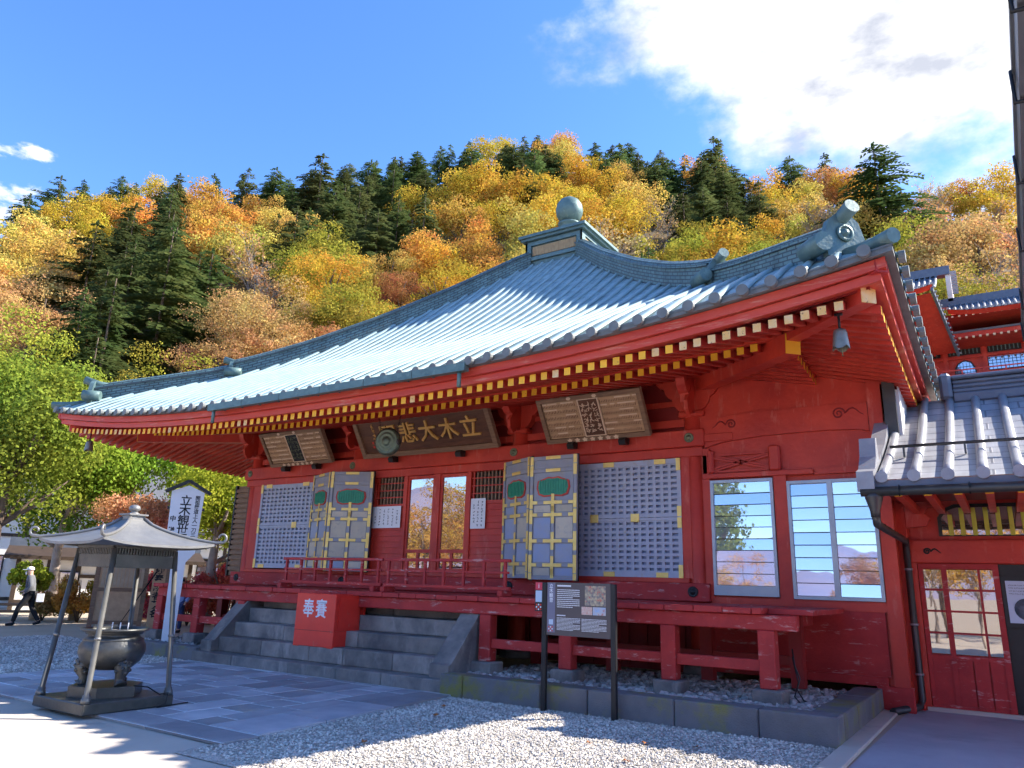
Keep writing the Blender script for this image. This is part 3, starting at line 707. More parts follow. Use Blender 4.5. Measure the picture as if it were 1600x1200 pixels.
# folded door leaves
def leaf(p0, p1, z0, z1, nm='door_leaf'):
    p0 = Vector((*p0, 0)); p1 = Vector((*p1, 0)); d = (p1 - p0); W = d.length; d.normalize(); nrm = Vector((d.y, -d.x, 0))
    if nrm.y > 0: nrm = -nrm
    def bx(mb, a, b, c, e, t0, t1):
        mb.obox(p0 + d * ((a + b) / 2) + nrm * ((t0 + t1) / 2) + Vector((0, 0, (c + e) / 2)), d * (b - a) / 2, nrm * (t1 - t0) / 2, Vector((0, 0, (e - c) / 2)))
    H = z1 - z0
    mb = MB(); bx(mb, 0, W, z0, z1, -.03, .0); lf = part(nm, mb, LACQ, hall)
    fr = MB()
    rows = [0, .045, .15, .19, .45, .49, .59, .63, .72] # from top, as fractions
    rails = [(1 - .03, 1), (.865, .895), (.60, .63), (.50, .53), (.29, .32), (.10, .13), (0, .025)]
    for a, b in rails: bx(fr, .06, W - .06, z0 + H * a, z0 + H * b, 0, .03)
    bx(fr, 0, .06, z0, z1, 0, .033); bx(fr, W - .06, W, z0, z1, 0, .033)
    bx(fr, W / 2 - .03, W / 2 + .03, z0 + .025 * H, z0 + .60 * H, 0, .03)
    part('leaf_frame', fr, LACQ, lf)
    for a, b in ((.025, .10), (.13, .29), (.32, .50), (.53, .60)):
        for u0, u1 in ((.07, W / 2 - .04), (W / 2 + .04, W - .07)):
            q = MB(); bx(q, u0 + .02, u1 - .02, z0 + H * a + .02, z0 + H * b - .02, 0, .012); part('leaf_panel', q, PANELT if random.random() < .55 else PANELB, lf)
    q = MB(); bx(q, .08, W - .08, z0 + .90 * H, z0 + .965 * H, 0, .012); part('leaf_panel', q, LACQ, lf)
    q = MB(); bx(q, .08, W - .08, z0 + .635 * H, z0 + .86 * H, 0, .010); part('leaf_panel', q, LACQ, lf)
    # gilt plates
    def gp(a, b, c, e):
        q = MB(); bx(q, a, b, c, e, .031, .037); part('gilt_plate', q, GOLD, lf)
    for a, b in rails:
        zc = z0 + H * (a + b) / 2; hh = .03
        if a < .62 and a > .05:
            gp(W / 2 - .20, W / 2 + .20, zc - hh, zc + hh); gp(W / 2 - .032, W / 2 + .032, zc + hh + .001, zc + .16); gp(W / 2 - .032, W / 2 + .032, zc - .16, zc - hh - .001); gp(.068, .17, zc - hh, zc + hh); gp(W - .17, W - .068, zc - hh, zc + hh)
        elif a > .8: gp(W / 2 - .16, W / 2 + .16, zc - hh, zc + hh)
        if a <= .05: gp(W / 2 - .032, W / 2 + .032, zc, zc + .16)
    for u in (.0, W - .065):
        for zc, hh in ((z0 + .965 * H, .08), (z0 + .88 * H, .10), (z0 + .625 * H, .13), (z0 + .50 * H, .13), (z0 + .305 * H, .17), (z0 + .125 * H, .16), (z0 + .025 * H, .055)):
            gp(u - .002, u + .067, zc - hh, zc + hh)
    # cloud-shaped green transom with red rim
    zc = z0 + .745 * H; hw = W * .33; hh = H * .075
    outl = [(-.86, -.75), (-.98, -.1), (-.92, .55), (-.62, .72), (-.3, .92), (0, .86), (.3, .92), (.62, .72), (.92, .55), (.98, -.1), (.86, -.75), (.55, -.95), (0, -.88), (-.55, -.95)]
    cc = p0 + d * (W / 2) + Vector((0, 0, zc))
    q = MB(); q.prism([(x * (hw + .035), y * (hh + .03)) for x, y in outl], cc + nrm * .010, d, (0, 0, 1), nrm * .02); part('transom_rim', q, RED, lf)
    q = MB(); q.prism([(x * hw, y * hh) for x, y in outl], cc + nrm * .028, d, (0, 0, 1), nrm * .008); tg = part('transom_panel', q, GREEN, lf)
    for i in range(11):
        u = -hw * .84 + i * hw * .168
        q = MB(); q.obox(cc + d * u + nrm * .039, d * .010, nrm * .005, Vector((0, 0, hh * .74))); part('transom_slat', q, GREEN, tg)
    bl = MB(); bx(bl, W - .075, W + .015, z0 - .02, z1 + .02, -.05, -.028); bx(bl, -.015, .04, z0 - .02, z1 + .02, -.05, -.028); part('leaf_edge', bl, BLACK, lf)
leaf((-8.34, 12.50), (-7.45, 12.05), 1.72, 3.99); leaf((-7.43, 12.04), (-6.42, 12.02), 1.70, 3.97)
leaf((-12.87, 12.06), (-11.93, 12.46), 1.78, 4.00); leaf((-13.84, 12.42), (-12.89, 12.06), 1.80, 4.00)
# open shutter of dark slats at the left end
so_ = part('open_shutter', MB().box(-17.30, -16.72, 12.84, 12.88, 1.62, 3.95), WOODG, hall)
for i in range(16):
    z = 1.75 + i * .135
    boxpart('shutter_slat', so_, WOODG, -17.28, -16.74, 12.79, 12.84, z, z + .09)
for x in (-17.31, -16.75): boxpart('shutter_stile', so_, BLACK, x, x + .05, 12.78, 12.86, 1.6, 3.97)
# ------------------------------------------------------------------ veranda
vx0, vx1, vy0 = -15.98, -2.68, 9.98
ver = part('veranda', MB().bbox(-15.9, -2.28, 10.06, 10.22, 1.13, 1.32, .012), REDW, hall)
x = vx0; i = 0
while x < vx1 - .05:
    wd = random.uniform(.36, .44); x2 = min(x + wd, vx1)
    mb = MB(); dz = random.uniform(-.006, .006); mb.bbox(x + .004, x2 - .004, vy0 + random.uniform(-.008, .008), 12.46, 1.325, 1.402 + dz, .006)
    part('floor_plank', mb, REDW, ver); x = x2
boxpart('edge_board', ver, REDW, vx1 + .005, -2.12, 10.3, 12.46, 1.325, 1.395, .006)
boxpart('end_beam', ver, REDW, -2.75, -2.58, 10.23, 12.5, 1.13, 1.32, .01)
boxpart('end_beam', ver, REDW, -15.9, -15.72, 10.23, 12.5, 1.13, 1.32, .01)
plinths = []
for px in (-2.66, -3.97, -5.56, -7.0, -12.98, -14.44, -15.78):
    po = boxpart('veranda_post', ver, REDW, px - .105, px + .105, 10.04, 10.24, .43, 1.13, .012)
    boxpart('post_plinth', po, STONE, px - .19, px + .19, 9.95, 10.33, .22, .43, .02)
    boxpart('veranda_post', ver, REDDK, px - .09, px + .09, 11.6, 11.78, .3, 1.32)
for a, b in ((-2.765, -3.865), (-4.075, -5.455), (-5.665, -6.895), (-13.085, -14.335), (-14.545, -15.675)):
    boxpart('veranda_rail', ver, REDW, b, a, 10.09, 10.18, .63, .77, .008)
for a, b in ((-7.1, -2.7), (-15.8, -13.1)): boxpart('inner_rail', ver, REDDK, a, b, 11.64, 11.72, .6, .72)
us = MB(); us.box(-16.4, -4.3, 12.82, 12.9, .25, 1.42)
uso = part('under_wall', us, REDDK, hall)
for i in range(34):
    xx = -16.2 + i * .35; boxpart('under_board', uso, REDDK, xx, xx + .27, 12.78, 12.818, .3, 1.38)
# railing across the head of the steps
def fence(x0, x1):
    r = part('step_railing', MB().bbox(x0, x1, 10.225, 10.285, 1.94, 1.99, .008), REDW, hall)
    boxpart('bottom_rail', r, REDW, x0, x1, 10.22, 10.29, 1.50, 1.555, .006)
    boxpart('mid_rail', r, REDW, x0 + .03, x1 - .03, 10.24, 10.27, 1.76, 1.795)
    n = 7
    for i in range(n):
        x = x0 + .1 + i * (x1 - x0 - .2) / (n - 1)
        boxpart('baluster', r, REDW, x - .022, x + .022, 10.232, 10.278, 1.555, 1.94)
    for x in (x0 + .05, x1 - .15): boxpart('railing_foot', r, REDW, x, x + .1, 10.1, 10.4, 1.405, 1.50, .01)
fence(-12.08, -9.43); fence(-9.38, -6.68)
# ------------------------------------------------------------------ ground
def sheet(name, poly, z, mt, kind='structure'):
    mb = MB(); b = mb.add([(x, y, z) for x, y in poly]); mb.face(list(range(b, b + len(poly))))
    return struct(name, mb, mt)
sheet('ground', [(-900, -900), (900, -900), (900, 900), (-900, 900)], 0.0, DIRT)
sheet('plaza_path', [(-30, -12), (8, -12), (8, 4.86), (-4.9, 4.86), (-6.5, 5.02), (-13.2, 5.3), (-21, 8.3), (-30, 8.3)], .004, CONC)
sheet('side_path', [(-1.55, 4.5), (8, 4.5), (8, 13.3), (-1.42, 13.3), (-1.42, 12.5)], .006, CONCS)
gr_r = sheet('gravel_yard', [(-6.66, 4.6), (-1.72, 4.6), (-1.62, 9.6), (-7.0, 9.6)], .012, GRAVEL)
gr_l = sheet('gravel_yard', [(-13.2, 5.35), (-13.25, 9.6), (-20.6, 10.4), (-20.4, 8.5)], .010, GRAVEL)
kerb = MB(); kerb.bbox(-1.72, -1.50, 6.0, 12.4, 0, .045, .012)
ko = part('path_kerb', kerb, CONC, None); ko['kind'] = 'structure'
# paving before the steps: columns of slabs, joints recessed to the mortar bed
pv = sheet('paved_forecourt', [(-13.2, 5.05), (-6.55, 5.05), (-6.92, 9.2), (-13.2, 9.2)], .034, MORTAR)
rp = random.Random(11)
x = -13.15
while x < -7.45:
    wd = rp.uniform(.42, .54); x2 = min(x + wd, -7.42)
    y = 5.50 - rp.uniform(0, .5)
    while y < 9.15:
        ln = rp.uniform(.45, 1.05); y2 = min(y + ln, 9.17)
        ya = max(y, 5.50)
        if y2 - ya > .12:
            dz = rp.uniform(.002, .006)
            mb = MB(); g = .017
            b = mb.add([(x + g, ya + g, .02), (x2 - g, ya + g, .02), (x2 - g, y2 - g, .02), (x + g, y2 - g, .02),
                        (x + g + .006, ya + g + .006, .036 + dz), (x2 - g - .006, ya + g + .006, .036 + dz + rp.uniform(-.001, .002)), (x2 - g - .006, y2 - g - .006, .036 + dz), (x + g + .006, y2 - g - .006, .036 + dz + rp.uniform(-.001, .002))])
            for q in ((4, 5, 6, 7), (0, 1, 5, 4), (1, 2, 6, 5), (2, 3, 7, 6), (3, 0, 4, 7)): mb.face([b + i for i in q])
            part('paving_slab', mb, PAVE, pv, fixn=False)
        y = y2
    x = x2
y = 5.52
while y < 9.1:
    y2 = min(y + rp.uniform(.9, 1.4), 9.17); sh_ = lambda yy: -.085 * (yy - 5.0)
    mb = MB(); b = mb.add([(-7.41, y + .01, .0), (-6.55 + sh_(y), y + .01, .0), (-6.55 + sh_(y2), y2 - .01, 0), (-7.41, y2 - .01, 0), (-7.41, y + .01, .045), (-6.56 + sh_(y), y + .01, .045), (-6.56 + sh_(y2), y2 - .01, .045), (-7.41, y2 - .01, .045)])
    for q in ((4, 5, 6, 7), (0, 1, 5, 4), (1, 2, 6, 5), (2, 3, 7, 6), (3, 0, 4, 7)): mb.face([b + i for i in q])
    part('edging_slab', mb, PAVE, pv, fixn=False); y = y2
x = -13.15
while x < -6.6:
    x2 = min(x + rp.uniform(.9, 1.5), -6.55)
    mb = MB(); mb.bbox(x + .008, x2 - .008, 5.07, 5.485, .0, .043, .006); part('edging_slab', mb, PAVE, pv, fixn=False); x = x2
# ------------------------------------------------------------------ loose stones
def stones(name, mt, label, cat, spots, seed, nlat=0, parent=None):
    rg = random.Random(seed); mb = MB()
    phi = (1 + 5 ** .5) / 2
    ico = [(-1, phi, 0), (1, phi, 0), (-1, -phi, 0), (1, -phi, 0), (0, -1, phi), (0, 1, phi), (0, -1, -phi), (0, 1, -phi), (phi, 0, -1), (phi, 0, 1), (-phi, 0, -1), (-phi, 0, 1)]
    icf = [(0, 11, 5), (0, 5, 1), (0, 1, 7), (0, 7, 10), (0, 10, 11), (1, 5, 9), (5, 11, 4), (11, 10, 2), (10, 7, 6), (7, 1, 8), (3, 9, 4), (3, 4, 2), (3, 2, 6), (3, 6, 8), (3, 8, 9), (4, 9, 5), (2, 4, 11), (6, 2, 10), (8, 6, 7), (9, 8, 1)]
    octv = [(1, 0, 0), (-1, 0, 0), (0, 1, 0), (0, -1, 0), (0, 0, 1), (0, 0, -1)]
    octf = [(0, 2, 4), (2, 1, 4), (1, 3, 4), (3, 0, 4), (2, 0, 5), (1, 2, 5), (3, 1, 5), (0, 3, 5)]
    for (x, y, z, r, hi) in spots:
        V, F_ = (ico, icf) if hi else (octv, octf)
        k = r / (1.9 if hi else 1.0); sx, sy, sz = rg.uniform(.7, 1.35), rg.uniform(.7, 1.35), rg.uniform(.5, .85)
        a = rg.uniform(0, 6.28); ca, sa = math.cos(a), math.sin(a); pts = []
        for vx, vy, vz in V:
            j = rg.uniform(.75, 1.2); vx, vy, vz = vx * k * sx * j, vy * k * sy * j, vz * k * sz * j
            pts.append((x + vx * ca - vy * sa, y + vx * sa + vy * ca, z + vz))
        b = mb.add(pts)
        for f in F_: mb.face([b + i for i in f])
    o = part(name, mb, mt, parent, fixn=False); o['kind'] = 'stuff'; o['label'] = label; o['category'] = cat
    return o
rg = random.Random(3)
bed = []
for i in range(5200):
    x, y = rg.uniform(-7.1, -2.05), rg.uniform(9.48, 12.3)
    if y > 11.2 and rg.random() < .5: continue
    bed.append((x, y, .215 + rg.uniform(0, .06), rg.uniform(.028, .062), True))
stones('pebble_bed', PEBB, 'pale angular stones heaped under the veranda inside the right stone border', 'stones', bed, 4)
bed = [(rg.uniform(-16.2, -13.2), rg.uniform(9.6, 12.3), .16 + rg.uniform(0, .06), rg.uniform(.035, .07), False) for i in range(1800)]
stones('pebble_bed', PEBB, 'dark shaded stones under the left end of the veranda beside the steps', 'stones', bed, 5)
gs = []
while len(gs) < 26000:
    x, y = rg.uniform(-6.95, -1.75), 9.15 - 4.4 * (rg.random() ** 1.0)
    if x < -6.62 - .085 * (y - 5): continue
    gs.append((x, y, .014 + rg.uniform(0, .006), rg.uniform(.009, .021), False))
stones('loose_gravel', GRST, 'fine pale loose gravel on the yard before the stone border', 'gravel', gs, 6)
gs = []
for i in range(9000):
    t = rg.random(); u = rg.random()
    x = -13.3 - 7.2 * t; lo = 5.4 + 3.1 * t; hi = 9.6 + .8 * t
    gs.append((x, lo + (hi - lo) * u, .014, rg.uniform(.014, .034), False))
stones('loose_gravel', GRST, 'shaded bluish loose gravel left of the incense shelter', 'gravel', gs, 7)
FALL = pm('fallen_leaf', (.42, .17, .04), (.34, .10, .03), 9, .7)
for i, (x, y) in enumerate(((-6.05, 7.7), (-3.85, 7.5), (-3.4, 7.9), (-2.9, 8.05), (-5.6, 6.0), (-6.4, 8.3), (-3.2, 7.0))):
    mb = MB(); a = i * 1.3; sz = .035
    pts = [(x + sz * (1.3 if q % 2 else .7) * math.cos(a + q * PI / 4), y + sz * (1.2 if q % 2 else .6) * math.sin(a + q * PI / 4), .032 + .012 * (q % 3)) for q in range(8)]
    b = mb.add(pts); mb.face(list(range(b, b + 8)))
    tag(part('fallen_leaf', mb, FALL, None), 'small dry orange leaf lying on the pale gravel', 'leaf', 'fallen leaves on the gravel')
# ------------------------------------------------------------------ stone border, steps
sb = thing('stone_border', 'low mossy dark stone border around the pebble bed right of the steps', 'border', (-4.4, 9.3, 0))
xs = [-7.13, -6.72, -5.42, -4.72, -3.55, -2.55, -1.70]
for a, b in zip(xs, xs[1:]):
    boxpart('border_stone', sb, STONEM, a + .004, b - .004, 9.13 + random.uniform(-.008, .008), 9.47, 0, .32 + random.uniform(-.006, .006), .014)
ys = [9.475, 10.35, 11.3, 12.45]
for a, b in zip(ys, ys[1:]):
    boxpart('border_stone', sb, STONEM, -2.05, -1.695 + random.uniform(-.006, .006), a + .004, b - .004, 0, .32 + random.uniform(-.006, .006), .014)
boxpart('bed_fill', sb, STONE, -7.1, -2.06, 9.48, 12.8, 0, .205)
sb2 = thing('stone_border', 'dark stone border left of the steps behind the incense shelter', 'border', (-14.7, 9.4, 0))
for a, b in zip((-16.3, -15.2, -14.1, -13.16), (-15.2, -14.1, -13.16)):
    boxpart('border_stone', sb2, STONEM, a + .004, b - .004, 9.28, 9.6, 0, .26, .014)
boxpart('bed_fill', sb2, STONE, -16.3, -13.17, 9.61, 12.8, 0, .15)
st = thing('stone_steps', 'wide flight of weathered dark stone steps with sloping side walls', 'steps', (-10.2, 9.2, 0))
SX0, SX1 = -12.82, -7.52
for k in range(5):
    y0 = 9.2 + .315 * k; z1 = .21 + .262 * k; z0 = 0 if k == 0 else z1 - .262 + .002
    a, b = (-13.17, -7.13) if k == 0 else (SX0, SX1)
    cuts = sorted([a, b] + [a + (b - a) * (q + random.uniform(-.06, .06)) for q in ((.2, .42, .63, .82) if k < 2 else (.3, .62))])
    for p, q in zip(cuts, cuts[1:]):
        boxpart('step_stone', st, STONE, p + .003, q - .003, y0 + random.uniform(-.004, .004), y0 + .345 if k else y0 + .34, z0, z1 + random.uniform(-.003, .003), .012)
boxpart('step_core', st, STONE, SX0 + .02, SX1 - .02, 9.56, 10.03, .0, .20)
boxpart('step_core', st, STONE, SX0 + .02, SX1 - .02, 10.8, 11.2, .0, 1.2)
for x0, x1 in ((-7.515, -7.15), (-13.15, -12.825)):
    mb = MB(); mb.prism([(9.36, .212), (9.36, .40), (9.43, .42), (10.36, 1.395), (10.60, 1.395), (10.60, 1.18), (9.62, .212)], (x0, 0, 0), (0, 1, 0), (0, 0, 1), (x1 - x0, 0, 0))
    ck = part('side_wall', mb, STONE, st)
    for (ya, yb, za, zb) in ((9.64, 10.60, .212, .44), (9.90, 10.60, .445, .70), (10.16, 10.60, .705, .95), (10.42, 10.60, .955, 1.17)):
        m2 = MB(); sl = lambda z: 9.60 + (z - .212) * .99 + .035
        xi0, xi1 = x0 + .012, x1 - .012
        b0, b1 = sl(za), sl(zb); ym = (b1 + 10.6) / 2
        for c, (u0, u1, w0, w1) in enumerate(((b0, ym - .003, b1, ym - .003), (ym + .003, 10.6, ym + .003, 10.6))):
            m3 = MB(); m3.prism([(u0, za), (u1, za), (w1, zb), (min(w0, w1 - .02), zb)], (xi0, 0, 0), (0, 1, 0), (0, 0, 1), (xi1 - xi0, 0, 0)); part('wall_stone', m3, STONE, ck)
def strokes(name, parent, mt, o, u, v, n, h, w, cnt, seed, th=.0012):
    """a column of brush marks too small to read"""
    rr = random.Random(seed); mb = MB(); u = Vector(u); v = Vector(v); n = Vector(n); o = Vector(o); p = h / cnt
    for i in range(cnt):
        c = o + v * (h / 2 - (i + .5) * p)
        for k in range(5):
            an = rr.choice((0, PI / 2, .5, -.6, 1.1)) + rr.uniform(-.25, .25); e = u * math.cos(an) + v * math.sin(an); g_ = n.cross(e)
            mb.obox(c + u * rr.uniform(-.3, .3) * w + v * rr.uniform(-.3, .3) * p, e * min(w, p) * rr.uniform(.14, .42), g_ * min(w, p) * .055, n * th)
    o_ = part(name, mb, mt, parent); o_['kind'] = 'stuff'; return o_
# ------------------------------------------------------------------ plaques, gong, bells
def plaque(lbl, x0, x1, yb, zb, yt, zt, face, frame, kind):
    t = thing('wooden_plaque', lbl, 'plaque', ((x0 + x1) / 2, yb, zb))
    o = Vector((x0, yb, zb)); u = Vector((1, 0, 0)); v = Vector((0, yt - yb, zt - zb)); H = v.length; v.normalize(); n = u.cross(v); W = x1 - x0
    def bx(a, b, c, d, t0, t1): 
        mb = MB(); mb.obox(o + u * (a + b) / 2 + v * (c + d) / 2 + n * (t0 + t1) / 2, u * (b - a) / 2, v * (d - c) / 2, n * (t1 - t0) / 2); return mb
    f = .11 if kind == 'main' else .085
    part('board', bx(.02, W - .02, .02, H - .02, -.05, 0), face, t)
    for a, b, c, d in ((0, f, 0, H), (W - f, W, 0, H), (f, W - f, 0, f), (f, W - f, H - f, H)):
        mb = MB(); e = .05
        part('frame_rail', bx(a, b, c, d, -.06, .05), frame, t)
    for x in (.22, .72):
        mb = MB(); mb.prism([(0, 0), (.16, -.02), (.2, .06), (.14, .12), (0, .12)], o + u * (W * x) + Vector((0, .06, -.14)), (0, -1, 0), (0, 0, 1), (.14, 0, 0)); part('support_peg', mb, BLACK, t)
    return t, o, u, v, n, W, H, bx
t, o, u, v, n, W, H, bx = plaque('long dark carved plaque with gilded characters hung above the central doors', -12.22, -8.44, 12.42, 4.33, 11.90, 5.14, WOODD, WOODG, 'main')
for i, ch in enumerate('閣悲大木立'):
    text_part('gilded_character', ch, .50, GILT, t, o + u * (W * (.255 + .148 * i)) + v * (H * .50) + n * .004, u, v, .018, .006)
strokes('small_inscription', t, GILT, o + u * (W * .135) + v * (H * .52) + n * .003, u, v, n, H * .62, .10, 6, 5, .006)
for c in (.34, .24): part('red_seal', bx(W * .10, W * .10 + .05, H * c, H * c + .05, .001, .006), RED, t)
def list_plaque(lbl, x0, x1, yb, zb, yt, zt, mid, chars, seed):
    t, o, u, v, n, W, H, bx = plaque(lbl, x0, x1, yb, zb, yt, zt, WOODT, WOODG, 'list'); r = random.Random(seed)
    c0, c1 = W * .41, W * .59
    part('centre_board', bx(c0, c1, .10, H - .10, .004, .03), mid, t)
    rim = part('centre_rim', bx(c0 - .025, c0, .085, H - .085, .004, .035), CREAM, t)
    for a, b, c, d in ((c1, c1 + .025, .085, H - .085), (c0, c1, .085, .105), (c0, c1, H - .105, H - .085)): part('rim_strip', bx(a, b, c, d, .004, .035), CREAM, rim)
    for q in range(3): strokes('raised_characters', t, CREAM if mid is not BLACK else BRASSG, o + u * (W * (.445 + .055 * q)) + v * (H * .5) + n * .034, u, v, n, H * .66, .13, 6, seed + q, .006)
    rows = 6; ph = (H - .20) / rows
    for sd in (0, 1):
        a0, a1 = ((.10, c0 - .04), (c1 + .04, W - .10))[sd]
        for k in range(rows):
            z0 = .10 + k * ph
            b_ = part('list_board', bx(a0, a1, z0 + .006, z0 + ph - .006, .002, .016), WOODT, t)
            lx = a0
            while lx < a1 - .05:
                ln = r.uniform(.06, .38); e = min(lx + ln, a1)
                if r.random() < .48: part('pale_strip', bx(lx, e, z0 + ph - .04, z0 + ph - .012, .016, .022), CREAM, b_)
                lx = e + r.uniform(.02, .1)
            rowt = MB()
            for q in range(int((a1 - a0) / .034)):
                xx = a0 + .012 + q * .034; hh = ph * r.uniform(.3, .52)
                rowt.obox(o + u * xx + v * (z0 + .015 + hh / 2) + n * .0175, u * .006, v * hh / 2, n * .0012)
            ro = part('name_columns', rowt, WOODD, b_); ro['kind'] = 'stuff'
    for q in range(7):
        xx = W * (.24 + .075 * q)
        mb = MB(); pts = []
        for k in range(10):
            rr = .036 if k % 2 else .06
            pts.append((rr * math.cos(k * PI / 5 + .3), rr * .8 * math.sin(k * PI / 5 + .3)))
        mb.prism(pts, o + u * xx + v * .042 + n * .051, u, v, n * .008); part('petal_mark', mb, CREAM, t)
    for xx in (W * .33, W * .58):
        mb = MB(); mb.prism([(.05 * math.cos(k), .036 * math.sin(k)) for k in (0, 1, 2, 3, 4, 5)], o + u * xx + v * (H - .042) + n * .051, u, v, n * .008); part('petal_mark', mb, CREAM, t)
list_plaque('grey framed list plaque with brown centre board hung right of the long plaque', -7.28, -5.12, 12.42, 4.30, 11.92, 5.08, WOODD, '', 21)
list_plaque('smaller weathered list plaque with black centre board at the left bay', -15.46, -13.25, 12.42, 4.32, 11.92, 5.08, BLACK, '', 22)
g = thing('hanging_gong', 'round green bronze gong hanging before the long dark plaque', 'gong', (-10.22, 11.0, 4.05))
mb = MB(); mb.lathe([(0, -.10), (.16, -.10), (.24, -.07), (.285, -.02), (.285, .02), (.24, .07), (.225, .072), (.21, .06), (.17, .075), (.15, .09), (.14, .08), (.085, .085), (.08, .10), (.05, .11), (0, .115)], (-10.22, 11.0, 4.32), 28, 0, (.25, -1, -.1))
gb = part('gong_body', mb, pm('green_gong', (.16, .20, .14), (.10, .13, .10), 10, .45, .6, worn=(.22, .24, .15), wscale=9), g)
mb = MB()
for sgn in (-1, 1): mb.lathe([(.05, -.03), (.07, 0), (.05, .03)], (-10.22 + sgn * .28, 11.0, 4.30), 10, 0, (sgn, 0, 0))
part('gong_ear', mb, BRONZE, g)
for sgn in (-1, 1):
    for k in range(9):
        z = 4.5 + k * .055; xx = -10.22 + sgn * (.22 + .012 * k)
        l_ = MB(); a = Vector((1, 0, 0)) if k % 2 else Vector((0, 1, 0))
        l_.tube([Vector((xx, 11.0, z)) + a * .016 * math.cos(q) + Vector((0, 0, .033 * math.sin(q))) for q in (0, 1.05, 2.1, 3.14, 4.2, 5.25, 6.28)], .006, 4); part('chain_link', l_, IRON, g)
def corner_bell(x, y, zt, lbl):
    b = thing('wind_bell', lbl, 'bell', (x, y, zt - .62), 'wind bells under the eave corners')
    mb = MB(); n_ = 24
    prof = [(.03, zt - .20), (.07, zt - .21), (.085, zt - .25), (.092, zt - .34), (.10, zt - .42)]
    mb.lathe(prof, (x, y, 0), n_, 0, (0, 0, 1), True, False)
    base = len(mb.v); bot = base - n_
    mb.add([(x + .155 * math.cos(2 * PI * k / n_) , y + .155 * math.sin(2 * PI * k / n_), zt - (.475 if (k % 6) in (2, 3, 4) else .455 if k % 6 in (1, 5) else .435)) for k in range(n_)])
    v0 = Vector(mb.v[bot]) - Vector((x, y, 0))
    for k in range(n_):  # re-use the lathe's own angle for the scalloped rim
        p = Vector(mb.v[bot + k]); mb.v[base + k] = (x + (p.x - x) * 1.06, y + (p.y - y) * 1.06, mb.v[base + k][2])
        mb.face((bot + k, bot + (k + 1) % n_, base + (k + 1) % n_, base + k), 0, True)
    part('bell_body', mb, pm('bell_bronze_' + str(len(MATS)), (.28, .26, .21), (.20, .19, .16), 9, .4, .6), b)
    mb = MB(); mb.tube([(x, y, zt), (x, y, zt - .2)], .016, 6); mb.tube([(x - .05, y, zt), (x + .05, y, zt)], .02, 6); part('bell_hanger', mb, IRON, b)
    mb = MB(); mb.tube([(x, y, zt - .24), (x + .01, y, zt - .56)], .006, 5); mb.lathe([(.03, 0), (.03, .03)], (x, y, zt - .42), 8); part('clapper', mb, BRASSG, b)
corner_bell(XC + 9.03, YC - 9.2, 5.06, 'sunlit bronze wind bell under the near right eave corner')
corner_bell(XC - 9.0, YC - 9.1, 5.06, 'small dark wind bell under the far left eave corner')
# notices on the doors
def notice(lbl, x0, x1, z0, z1, lines, cols, y=12.60):
    t = thing('paper_notice', lbl, 'notice', ((x0 + x1) / 2, y, z0))
    boxpart('paper', t, PAPER, x0, x1, y - .006, y, z0, z1)
    n_ = len(cols)
    for i, c in enumerate(cols):
        strokes('handwriting', t, INK, (x1 - (x1 - x0) * (i + .8) / (n_ + .6), y - .0065, (z0 + z1) / 2 + (0 if c > 3 else -.05)), (1, 0, 0), (0, 0, 1), (0, -1, 0), c * lines, lines * .8, c, i + int(z1 * 100))
notice('white handwritten notice on the left slatted panel', -12.02, -11.17, 2.74, 3.22, .066, [5, 6, 6, 5, 6, 3])
notice('narrow white handwritten notice on the right slatted panel', -9.24, -8.87, 2.69, 3.31, .066, [8, 8, 6])
# ------------------------------------------------------------------ offering box
ob = thing('offering_box', 'bright vermilion wooden offering box with two white characters on the steps', 'offering box', (-10.25, 9.62, .46))
bx0, bx1 = -10.74, -9.76
mb = MB(); mb.bbox(bx0, bx1, 9.50, 9.545, .462, 1.345, .008); fb_ = part('front_board', mb, REDBOX, ob)
boxpart('lower_body', ob, REDBOX, bx0 + .02, bx1 - .02, 9.548, 9.83, .475, .73)
boxpart('box_body', ob, REDBOX, bx0 + .02, bx1 - .02, 9.548, 10.13, .732, 1.32)
boxpart('side_panel', ob, REDBOX, bx1 - .018, bx1 - .004, 9.60, 10.08, .78, 1.27)
boxpart('top_rim', ob, REDBOX, bx0 + .02, bx1 - .02, 9.548, 9.62, 1.322, 1.345); boxpart('top_rim', ob, REDBOX, bx0 + .02, bx1 - .02, 10.06, 10.13, 1.322, 1.345)
for i in range(7): boxpart('coin_slat', ob, REDBOX, bx0 + .07 + i * .13, bx0 + .11 + i * .13, 9.622, 10.058, 1.322, 1.342)
mb = MB(); mb.obox((-10.25, 10.22, 1.04), (.49, 0, 0), (0, .02, 0), (0, .05, .30)); part('back_board', mb, REDBOX, ob)
boxpart('plank_joint', ob, REDDK, bx0 + .004, bx1 - .004, 9.498, 9.5005, .72, .727)
boxpart('front_foot', ob, REDBOX, bx0, bx0 + .14, 9.505, 9.54, .452, .462); boxpart('front_foot', ob, REDBOX, bx1 - .14, bx1, 9.505, 9.54, .452, .462)
text_part('white_character', '奉', .33, WHITE, ob, (-10.42, 9.499, 1.07), (1, 0, 0), (0, 0, 1), .002, .005, sx=.85)
text_part('white_character', '賽', .33, WHITE, ob, (-10.10, 9.499, 1.07), (1, 0, 0), (0, 0, 1), .002, .004, sx=.85)
